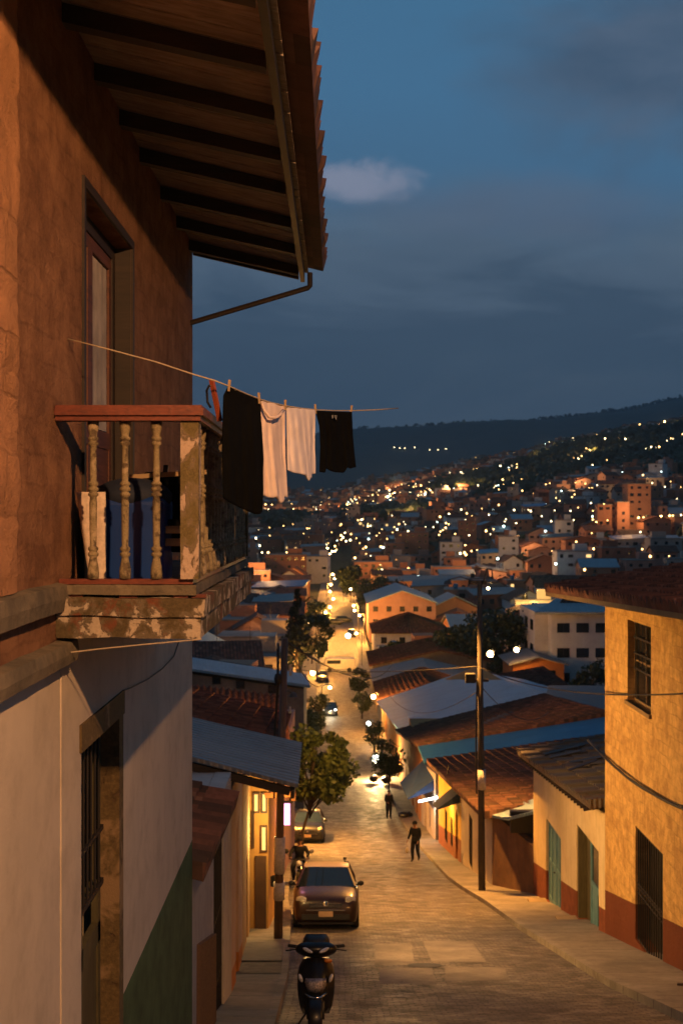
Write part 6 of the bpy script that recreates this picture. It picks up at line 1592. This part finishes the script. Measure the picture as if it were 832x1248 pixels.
    if wins:
        st = max(1, int(round(h/2.8))); n = max(1, int(w_/2.4)); out = []
        for f in range(st):
            zc = h-1.35-f*2.8
            if zc < .6: break
            for k in range(n):
                if rnd.random() < .22: continue
                xc = lerp(-a, a, (k+.5)/n); ww = rnd.choice((.45, .55, .75)); hh = rnd.choice((.45, .6))
                out.append((xc-ww, xc+ww, zc-hh, zc+hh))
            for k in range(max(1, int(dp/3.2))):
                if rnd.random() < .3: continue
                yc = lerp(-b_, b_, (k+.5)/max(1, int(dp/3.2))); out.append(('s', yc-.5, yc+.5, zc-.5, zc+.5))
        for q in out:
            t = winmb if winmb is not None else mb
            def wq(pts):
                if winmb is not None: winmb.T = M
                t.face(pts, None, 0 if winmb is not None else 1+(rnd.random() < .025))
            if winfn: winfn(M, q, a, b_)
            elif q[0] == 's':
                s_ = -1 if x > 0 else 1
                wq([V((s_*(a+.03), q[1], q[3])), V((s_*(a+.03), q[2], q[3])), V((s_*(a+.03), q[2], q[4])), V((s_*(a+.03), q[1], q[4]))])
            else: wq([V((q[0], -b_-.03, q[2])), V((q[1], -b_-.03, q[2])), V((q[1], -b_-.03, q[3])), V((q[0], -b_-.03, q[3]))])
    mb.T = rmb.T = None

WALLN = {'brick_far': 'brick', 'brick_dark': 'dark brick', 'plaster_far': 'grey plaster', 'white_far': 'white', 'pink_far': 'pink plaster'}
ROOFN = {'tile': 'red tiled roof', 'oldtile': 'dark tiled roof', 'blue': 'light blue sheet roof', 'grey': 'grey sheet roof', 'pale': 'pale sheet roof', 'bright': 'bright blue sheet roof', 'flat': 'flat roof', 'teal': 'dark teal roof'}
placed = []     # (x, y, radius)
def px_of(x, y, z): return CX+FPX*x/y, CY-FPX*z/y
def city_house(x, y, w_, dp, h, rz, roof, rise, wall, label=None, cat='house', name='house', group=None, rnd=random, split=None):
    zb = min(terr(x-w_/2, y), terr(x+w_/2, y), terr(x, y)) if y > 250 else base(y)
    q = thing(name, (x, y, zb), label, cat, group)
    mb, rmb = MB(), MB()
    if y < 190:
        wl = []
        solid_house(mb, rmb, x, y, w_, dp, zb, h, rz, roof, rise, rnd=rnd, split=split, winfn=lambda M, qq, a, b_: wl.append((M, qq, a, b_)))
        for M, qq, a, b_ in wl:
            wm = MB(); wm.T = M
            if qq[0] == 's':
                s_ = -1 if x > 0 else 1; c = (s_*(a+.02), (qq[1]+qq[2])/2, (qq[3]+qq[4])/2); wm.box(c, (.06, qq[2]-qq[1], qq[4]-qq[3]))
            else: wm.box(((qq[0]+qq[1])/2, -b_-.02, (qq[2]+qq[3])/2), (qq[1]-qq[0], .06, qq[3]-qq[2]))
            wm.build('window', 'window_dark', q)
    else: solid_house(mb, rmb, x, y, w_, dp, zb, h, rz, roof, rise, rnd=rnd, split=split)
    mb.build('wall', [wall, 'window_dark', 'lit_window_far'], q)
    if rmb.f: rmb.build('roof', ROOFS[roof], q)
    if roof == 'flat' and y < 340 and rnd.random() < .5:
        tk = MB(); tx, ty = x-w_*.28, y-dp*.2; tk.lathe([(.55, 0), (.6, .1), (.6, 1.0), (.5, 1.2), (.15, 1.32)], (tx, ty, zb+h+.3), 12); tk.build('water_tank', rnd.choice(('black_paint', 'slab_far', 'bright_blue_sheet')), q, True)
    if y < 240 and rnd.random() < .4:
        tk = MB(); tx, ty = x+w_*.3, y+dp*.1; tk.tube([(tx, ty, zb+h-.2), (tx, ty, zb+h+rise+1.8)], .03, 5); tk.bar((tx-.5, ty, zb+h+rise+1.6), (tx+.5, ty, zb+h+rise+1.6), .03, .03); tk.build('aerial', 'iron', q)
    placed.append((x, y, max(w_, dp)*.62)); return q
# --- landmark buildings, placed one by one:  px, base-ish depth, width, depth, height, roof, rise, wall, label
LM = [
 (697, 440, 12, 8, 13.5, 'flat', 0, 'white_far', 'white apartment block with a grid of small dark windows in the middle distance', 'apartment_block'),
 (651, 235, 8, 7, 7.5, 'flat', 0, 'plaster_far', 'floodlit yellow building glowing above the dark grove', 'building'),
 (569, 640, 16, 11, 24, 'flat', 0, 'brick_far', 'brick tower with pale concrete frames at the centre below the hill', 'apartment_block'),
 (775, 640, 13, 10, 30, 'flat', 0, 'brick_far', 'tallest brick tower on the right slope', 'apartment_block'),
 (738, 560, 12, 10, 24, 'flat', 0, 'brick_dark', 'wide dark brick tower left of the tallest tower', 'apartment_block'),
 (757, 540, 9, 9, 22, 'flat', 0, 'brick_dark', 'narrow dark brick block beside the wide brick tower', 'apartment_block'),
 (686, 560, 9, 9, 19, 'flat', 0, 'white_far', 'pale office block with teal glass front', 'apartment_block'),
 (430, 900, 20, 14, 27, 'flat', 0, 'plaster_far', 'tall grey tower left of the centre at the end of the street', 'apartment_block'),
 (446, 830, 16, 12, 18, 'flat', 0, 'plaster_far', 'lower grey block next to the tall grey tower', 'apartment_block'),
 (503, 520, 14, 9, 12, 'flat', 0, 'brick_far', 'square brick block right of the street with a dark window grid', 'building'),
 (549, 470, 9, 8, 10, 'flat', 0, 'white_far', 'pale blue-white cube house behind a brick wall', 'building'),
 (549, 400, 13, 8, 7.5, 'flat', 0, 'brick_far', 'plain orange brick building with blank front in the centre', 'building'),
 (583, 330, 7, 7, 7.2, 'flat', 0, 'brick_far', 'blank orange brick cube just left of the tall pole top', 'building'),
 (619, 420, 7, 7, 13, 'flat', 0, 'white_far', 'tall white blank-walled house right of the tall pole', 'building'),
 (613, 550, 13, 10, 16, 'flat', 0, 'brick_far', 'brick block with open concrete frame behind the white house', 'apartment_block'),
 (455, 430, 14, 9, 8.0, 'flat', 0, 'brick_far', 'two-storey brick school-like block with lamplit orange corner', 'building'),
 (520, 330, 22, 12, 6.5, 'grey', 1.2, 'brick_far', 'long house with a grey sheet roof and two lamps on its front', 'house'),
 (342, 300, 13, 10, 6.5, 'bright', 1.5, 'brick_far', 'house with a vivid bright blue striped roof left of the street', 'house'),
 (300, 340, 14, 10, 9, 'flat', 0, 'brick_far', 'orange brick house just right of the balcony corner', 'house'),
 (348, 420, 15, 10, 11, 'flat', 0, 'brick_dark', 'wide brick block behind the bright blue roof', 'building'),
 (388, 430, 8, 8, 10, 'flat', 0, 'white_far', 'narrow pale block with columns left of the street', 'building'),
 (815, 470, 8, 7, 7, 'flat', 0, 'plaster_far', 'plaster house at the right edge over the tiled eave', 'house'),
 (765, 400, 11, 9, 5.5, 'bright', 1.6, 'plaster_far', 'low house with a bright blue sheet roof above the ochre eave', 'house'),
 (652, 560, 12, 9, 8, 'bright', 1.8, 'brick_far', 'house with bright blue tarp roof left of the office block', 'house'),
 (690, 300, 16, 10, 6.8, 'tile', 2.2, 'white_far', 'white-walled house with a red tiled roof above the glowing building', 'house'),
 (745, 480, 18, 12, 6, 'tile', 2.4, 'brick_far', 'long house with a broad pale red gable above the ochre eave', 'house'),
]
rnd = random.Random(11)
FIT = {(775,640): (648,590,28), (738,560): (655,614,24), (757,540): (656,613,15), (686,560): (660,632,22), (569,640): (668,634,22), (613,550): (674,651,20), (430,900): (648,617,15), (446,830): (652,634,22), (697,440): (706,668,43)}
for px, d, w_, dp, h, roof, rise, wall, lab, nm in LM:
    if (px, d) in FIT:      # stand it where the ground reaches the right height
        by, ty, pw = FIT[(px, d)]; d = 300
        while d < 1200 and CY-FPX*terr((px-CX)/FPX*d, d)/d > by: d += 4
        h = (by-ty)*d/FPX; w_ = pw*d/FPX; dp = w_*.8
    x = (px-CX)/FPX*d
    o = city_house(x, d, w_, dp, h, rnd.uniform(-.12, .12), roof, rise, wall, lab, 'building' if nm != 'house' else 'house', nm, None, rnd, 'x' if roof == 'tile' else None)
point_light(P(651, 722, 226)+V((0, 0, 0)), 9000, (1,.60,.16), .5)
point_light(P(497, 690, 415), 3000, (1,.42,.12), .5); point_light(P(462, 690, 415), 3000, (1,.42,.12), .5)
point_light(P(524, 716, 318), 1500, (1,.45,.12), .4)
# concrete frames on the big blocks
# --- filled-in city
def zone_blocked(x, y, r):
    if abs(x-.5) < 7.5+r*.55 and y < 620: return True
    if x > 0 and y < 170+r and x < 36: return True
    if x < 0 and y < 84+r and x > -13: return True
    if 135 < y < 172 and 10 < x < 34: return True
    if 185 < y < 262 and 0 < x < 24: return True
    for (a, b_, c) in placed:
        if (a-x)**2+(b_-y)**2 < (c+r)**2*.85: return True
    return False
FOREST = [ # ellipses in (bearing px, distance): no houses, trees instead
 (690, 1000, 120, 190), (640, 900, 60, 120), (800, 900, 60, 130), (760, 1080, 110, 90), (480, 760, 45, 60), (465, 870, 60, 60), (340, 800, 45, 90), (810, 1250, 60, 70), (570, 1020, 40, 60), (830, 730, 40, 60)]
def in_forest(px, y): return any(((px-a)/c)**2+((y-b_)/d_)**2 < 1 for a, b_, c, d_ in FOREST)
cand = []
rnd = random.Random(5)
for _ in range(16000):
    y = 86+(520-86)*rnd.random()**.75; px = rnd.uniform(150, 960); x = (px-CX)/FPX*y
    big = rnd.random() < .10 and y > 330
    w_ = rnd.uniform(6.5, 12); dp = rnd.uniform(7, 11); r = max(w_, dp)*.6
    if px < 232 and y < 200: continue
    if zone_blocked(x, y, r) or in_forest(px, y): continue
    if px_of(x, y, base(y)+7)[1] > 1000: continue
    roof = rnd.choices(('tile', 'oldtile', 'blue', 'grey', 'pale', 'flat', 'teal', 'bright'), (30, 20, 7, 12, 5, 30, 3, 1.5))[0]
    wall = rnd.choices(('brick_far', 'brick_dark', 'plaster_far', 'white_far', 'pink_far'), (36, 22, 16, 9, 17))[0]
    h = rnd.choice((3.2, 3.6, 5.6, 6.2, 6.4)) if not big else 8.6
    if y < 230: h = min(h, 6.2)
    if big: roof = 'flat'
    rise = 0 if roof == 'flat' else rnd.uniform(1.2, 2.4)
    placed.append((x, y, r)); cand.append((x, y, w_, dp, h, rnd.gauss(0, .09)+(math.pi/2 if rnd.random() < .3 else 0), roof, rise, wall, rnd.random() < .5))
    if len(cand) >= 262: break
cand.sort(key=lambda c: c[1])
seen = {}
for c in cand:
    x, y, w_, dp, h, rz, roof, rise, wall, sp = c
    side = 'left of the street' if x < 0 else ('right of the street' if px_of(x, y, 0)[0] < 640 else 'towards the right edge')
    st = {True: 'low', False: 'two-storey'}[h < 4] if h < 8 else 'tall'
    far = 'near' if y < 170 else ('in the valley' if y < 300 else 'at the foot of the hill')
    lab = f"{st} {WALLN[wall]} house with a {ROOFN[roof]}, {far} {side}".replace(', near left', ', close by left').replace(', near right', ', close by right').replace(', near towards', ', close by towards').replace('in the valley', 'mid valley').replace('hill towards', 'hill towards')
    seen.setdefault(lab, []).append(c)
for lab, cs in seen.items():
    if len(lab.split()) > 13: lab = lab.replace(', mid valley', ',').replace('at the foot of the hill', 'by the hill').replace('towards the right edge', 'far right').replace('right of the street', 'right of street').replace('left of the street', 'left of street').replace('a light blue sheet roof', 'light blue roof').replace('a bright blue sheet roof', 'bright blue roof')
    for c in cs:
        x, y, w_, dp, h, rz, roof, rise, wall, sp = c
        placed_before = len(placed)
        city_house(x, y, w_, dp, h, rz, roof, rise, wall, lab, group=('town houses: '+lab) if len(cs) > 1 else None, rnd=rnd, split='x' if sp else None)
# the rest of the town climbing the hill, past what one could count
wallm = ['brick_far', 'brick_dark', 'plaster_far', 'white_far', 'pink_far']; roofm_ = ['far_clay_tiles', 'far_old_tiles', 'blue_sheet', 'grey_sheet', 'slab_far', 'pale_sheet']
hm = MB(); hr = MB(); cells = {}
spots = []; tries = 0
while len(spots) < 2600 and tries < 90000:
    tries += 1
    y = rnd.uniform(480, 1500); px = rnd.uniform(180, 980); x = (px-CX)/FPX*y
    if in_forest(px, y): continue
    dens = 1 if y < 750 else (.95 if noise.noise(V((px/60, y/160, 2))) > -.2 else .3)
    if px < 420 and y > 1100 and rnd.random() > .7: continue
    if rnd.random() > dens: continue
    if y < 640 and zone_blocked(x, y, 6): continue
    key = (int(x//8), int(y//9))
    if any((key[0]+i, key[1]+j) in cells for i in (0, 1) for j in (0, 1)): continue
    cells[key] = 1; spots.append((x, y))
for x, y in spots:
    big = rnd.random() < .05
    w_ = rnd.uniform(6, 10.5); dp = rnd.uniform(6, 9.5); h = rnd.choice((3.2, 5.8, 6.2, 8.5)) if not big else rnd.uniform(9, 12)
    wi = rnd.choices(range(5), (36, 18, 16, 10, 20))[0]; ri = rnd.choices(range(6), (30, 22, 4, 12, 34, 3))[0]
    roof = ['tile', 'oldtile', 'blue', 'grey', 'flat', 'pale'][ri]
    if big: roof, ri = 'flat', 4
    zb = min(terr(x-w_/2, y), terr(x+w_/2, y))
    # windows take slot 5 here
    k0 = len(hm.mi)
    solid_house(hm, hr, x, y, w_, dp, zb, h, rnd.gauss(0, .35), roof, 0 if roof == 'flat' else rnd.uniform(1.2, 2.2), wm=wi, rmat=ri, wins=False, rnd=rnd, split='x' if rnd.random() < .6 else None)
    M = Matrix.Translation(V((x, y, zb))); hm.T = M
    for f in range(int(h//2.8)):
        for k in range(int(w_//2.6)):
            if rnd.random() < .3: continue
            xc = -w_/2+1.4+k*2.5; zc = h-1.3-f*2.8
            hm.face([V((xc-.5, -dp/2-.35, zc-.5)), V((xc+.5, -dp/2-.35, zc-.5)), V((xc+.5, -dp/2-.35, zc+.5)), V((xc-.5, -dp/2-.35, zc+.5))], None, 6 if rnd.random() < .04 else 5)
    hm.T = None
o = hm.build('hillside_houses', wallm+['window_dark', 'lit_window_far']); tag(o, 'dense mass of small brick houses covering the far hillside', 'houses', kind='stuff')
o = hr.build('hillside_roofs', roofm_); tag(o, 'mixed tiled, slab and sheet roofs of the far hillside houses', 'roofs', kind='stuff')

# --- woods on the hill and treeline on the ridge
def blobwood(name, pts, mat, label, seed=0, n=7):
    fl = MB(); r_ = random.Random(seed)
    for (x, y, z, r) in pts:
        for _ in range(n):
            c = V((x+r_.uniform(-1, 1)*r*.7, y+r_.uniform(-1, 1)*r*.7, z+r*r_.uniform(.1, 1.2))); rr = r*r_.uniform(.3, .6)
            for __ in range(9):
                nrm = V((r_.uniform(-1,1), r_.uniform(-1.2,.4), r_.uniform(-.2,1))).normalized(); p = c+nrm*rr*r_.uniform(.6, 1)
                t1 = nrm.orthogonal().normalized(); t1 = Matrix.Rotation(r_.random()*6.28, 3, nrm) @ t1; t2 = nrm.cross(t1); l = rr*r_.uniform(.45, .8)
                fl.face([p-t1*l, p+t2*l*.7, p+t1*l*.9, p-t2*l*.8])
    o = fl.build(name, mat); return tag(o, label, 'trees', kind='stuff')
pts = []
for _ in range(2600):
    a, b_, c, d_ = rnd.choice(FOREST); px = a+rnd.uniform(-1, 1)*c; y = b_+rnd.uniform(-1, 1)*d_
    if ((px-a)/c)**2+((y-b_)/d_)**2 > 1: continue
    x = (px-CX)/FPX*y; pts.append((x, y, terr(x, y), rnd.uniform(4, 7.5)))
blobwood('hill_wood', pts, 'leaf_dark', 'dark woods filling the gaps between the hillside quarters', 1)
pts = []
for _ in range(900):
    px = rnd.uniform(180, 980); y = rnd.uniform(150, 1500); x = (px-CX)/FPX*y
    if y < 600 and zone_blocked(x, y, 1.5): continue
    pts.append((x, y, terr(x, y) if y > 250 else base(y), rnd.uniform(2.2, 4.2)))
blobwood('town_greenery', pts, 'leaf_dark', 'scattered dark garden trees among the town roofs', 2, 5)
pts = []
for k in range(900):
    px = 180+800*k/900; y = 1500+rnd.uniform(-30, 10); x = (px-CX)/FPX*y; pts.append((x, y, terr(x, y)-1, rnd.uniform(3, 6)))
blobwood('spur_treeline', pts, 'leaf_dark', 'thin line of trees along the crest of the nearer spur', 3, 4)
pts = []
for k in range(1400):
    px = 150+860*k/1400; y = 4600+rnd.uniform(-60, 10); x = (px-CX)/FPX*y; pts.append((x, y, terr(x, y)-4, rnd.uniform(8, 17)))
blobwood('ridge_treeline', pts, 'leaf_conifer', 'tiny forest treeline along the crest of the far mountain', 4, 2)

# --- lamps of the hillside: lantern on a post, one by one
def on_ground(px, py, y0=440, y1=1500):
    """where the line of sight through px,py meets the ground six metres under it"""
    y = y0
    while y < y1:
        x = (px-CX)/FPX*y
        if terr(x, y)+7 >= (CY-py)/FPX*y: return V((x, y, terr(x, y)+7))
        y += 8
    return None
emis('lamp_warm', (1,.56,.18), 11); emis('lamp_pale', (1,.78,.42), 10); emis('lamp_cool', (.75,1,.92), 10)
HL = [(480,546.5),(487,546.5),(493,547.5),(505,546),(523.5,548.5),(533.5,548.5),(543,547.5)]   # on the far mountain
chains = [([(646,544),(660,542),(672,537),(680,535),(693,533.5),(708,536),(725,530),(741,530),(751,536)], 14), ([(700,538),(703,545),(706,543),(713,548),(718,538)], 5), ([(769,523),(772,520),(780,518)], 3),
 ([(787,548),(797,546),(805,543),(812,538),(818,535),(826,533),(832,529)], 12), ([(736,536),(752,536),(760,537)], 3), ([(695,556),(701,559),(708,557)], 4), ([(612,592),(626,592),(640,580),(651,566),(624,590)], 6),
 ([(722,568),(730,567),(738,562),(747,553)], 4), ([(664,592),(667,593)], 2), ([(462,605),(470,607),(474,605),(480,601)], 8), ([(514,601),(520,598),(527,597),(538,592)], 6), ([(558,597),(562,592),(570,591),(582,593),(588,590),(593,598)], 8),
 ([(596,599),(603,593),(606,593)], 4), ([(610,580),(614,576),(628,570)], 5), ([(312,626),(318,623),(330,632),(337,629)], 3), ([(404,626),(412,620),(420,616),(428,612)], 5), ([(440,634),(443,633),(452,625)], 4),
 ([(452,642),(462,640),(470,638),(478,635)], 4), ([(484,622),(490,629),(495,630),(505,624)], 5), ([(530,626),(540,625),(520,615)], 3), ([(494,640),(500,636),(503,637)], 3), ([(320,674),(328,674),(350,674)], 3), ([(360,657),(366,661),(384,661)], 3),
 ([(316,648),(312,656),(330,653),(318,656)], 4), ([(393,645),(398,648),(420,650)], 3), ([(427,658),(433,658)], 2), ([(470,683),(477,681),(484,681)], 3), ([(446,677),(452,677)], 2), ([(445,669),(467,669)], 2), ([(566,675),(573,674),(560,677)], 3), ([(627,657),(627,665)], 2)]
pts = []
for ch, n in chains:
    for k in range(n):
        t = k/max(1, n-1)*(len(ch)-1); i = min(int(t), len(ch)-2) if len(ch) > 1 else 0
        a, b_ = ch[i], ch[i+1]; pts.append((lerp(a[0], b_[0], t-i)+rnd.uniform(-1.5, 1.5), lerp(a[1], b_[1], t-i)+rnd.uniform(-1, 1)))
for _ in range(105):
    px = rnd.uniform(296, 640); lo = interp([(296, 618), (430, 606), (560, 575), (640, 560)], px); py = lo+rnd.random()**1.3*interp([(296, 55), (430, 55), (640, 55)], px)
    pts.append((px, py))
for _ in range(30): pts.append((rnd.uniform(430, 832), rnd.uniform(640, 712)))
lamp_mesh = {}
gcount = 0
for px, py in pts:
    p = on_ground(px, py, 300 if py > 640 else 440)
    if p is None: continue
    if zone_blocked(p.x, p.y, -2) and p.y < 200: continue
    kind = rnd.choices(('lamp_warm', 'lamp_pale', 'lamp_cool'), (62, 30, 5))[0]; size = rnd.choice((.32, .48, .72))*(.25+.75*min(1, p.y/1000))
    where = 'right-hand upper slope' if px > 640 and py < 600 else ('middle of the hillside' if px > 430 and py < 640 else ('lower left hillside' if py < 665 and px <= 430 else 'roofs at the foot of the hill'))
    hue = {'lamp_warm': 'amber', 'lamp_pale': 'pale yellow', 'lamp_cool': 'cool white'}[kind]
    q = thing('hill_lamp', p-V((0,0,7)), f'tiny {hue} street lamp shining on the {where}' if 'roofs' not in where else f'small {hue} street lamp shining among the {where}', 'street lamp', f'{hue} lamps, {where}')
    key = (kind, size > .5)
    if kind not in lamp_mesh:
        mb = MB(); mb.ball((0,0,0), 1, 8); o = mb.build('lantern', kind, None, True); me_l = o.data; bpy.data.objects.remove(o)
        mb = MB(); mb.tube([(.6,0,-7.5), (.6,0,.2), (0,0,.5)], .09, 4); o = mb.build('post', 'lamp_metal'); lamp_mesh[kind] = (me_l, o.data); bpy.data.objects.remove(o)
    for nm, me, sc_ in (('lantern', lamp_mesh[kind][0], size), ('post', lamp_mesh[kind][1], 1)):
        o = bpy.data.objects.new(nm, me); COL.objects.link(o); o.parent = q; o.location = (0, 0, 7); o.scale = (sc_,)*3
for px, py in HL:
    y = 2600.; 
    while y < 4500 and terr((px-CX)/FPX*y, y)+7 < (CY-py)/FPX*y: y += 15
    p = V(((px-CX)/FPX*y, y, terr((px-CX)/FPX*y, y)+7))
    q = thing('hill_lamp', p-V((0,0,7)), 'lone pale lamp on the dark far mountain above the town', 'street lamp', 'lamps in a row on the far mountain')
    for nm, me, sc_ in (('lantern', lamp_mesh['lamp_pale'][0], 1.5), ('post', lamp_mesh['lamp_pale'][1], 1)):
        o = bpy.data.objects.new(nm, me); COL.objects.link(o); o.parent = q; o.location = (0, 0, 7); o.scale = (sc_,)*3
# the rest of the town lights, too many and small to tell apart
hl = MB()
for k in range(420):
    px = rnd.uniform(292, 840); lo = interp([(292, 616), (430, 604), (560, 573), (640, 560), (740, 535), (840, 520)], px); py = lo+rnd.random()**1.5*interp([(292, 60), (430, 70), (640, 90), (840, 140)], px)
    p = on_ground(px, py, 440)
    if p is None or in_forest(px, p.y): continue
    hl.ball(p, rnd.choice((.22, .3, .42)), 6, rnd.choices((0, 1, 2), (6, 3, 1))[0])
tag(hl.build('town_lights', ['lamp_warm', 'lamp_pale', 'lamp_cool']), 'countless tiny window and porch lights scattered over the hillside town', 'lights', kind='stuff')
# pools of street light between the houses
for px, py, d, w_ in ((600, 700, 380, 5000), (320, 700, 330, 4000), (770, 690, 430, 3500), (640, 690, 420, 4000), (500, 650, 700, 12000), (560, 610, 950, 30000), (720, 560, 1000, 14000), (430, 640, 900, 16000),
                      (350, 640, 950, 20000), (810, 545, 1250, 12000), (660, 575, 1150, 12000), (350, 740, 190, 800), (300, 760, 160, 300), (700, 640, 620, 4500), (480, 600, 1150, 26000), (780, 640, 560, 3000)):
    p = P(px, py, d); p.z = max(p.z, terr(p.x, p.y)+12); point_light(p, w_*2.2, (1,.50,.18), .6)
# ------------------------------------------------------------------ evening haze over the valley
m = bpy.data.materials.new('haze_air'); m.use_nodes = True; m.node_tree.nodes.clear(); t = NT(m.node_tree)
out = t.n('ShaderNodeOutputMaterial'); pv = t.n('ShaderNodeVolumePrincipled')
pv.inputs['Color'].default_value = (.50,.78,1,1); pv.inputs['Density'].default_value = 0.00012; pv.inputs['Anisotropy'].default_value = .0
t.l(pv.outputs[0], out.inputs['Volume']); MATS['haze_air'] = m
mb = MB(); mb.bbox(-6500, 6500, -400, 8000, -90, 800)
hz = mb.build('haze', 'haze_air'); tag(hz, 'thin blue evening haze lying over the valley and town', 'haze', kind='stuff')
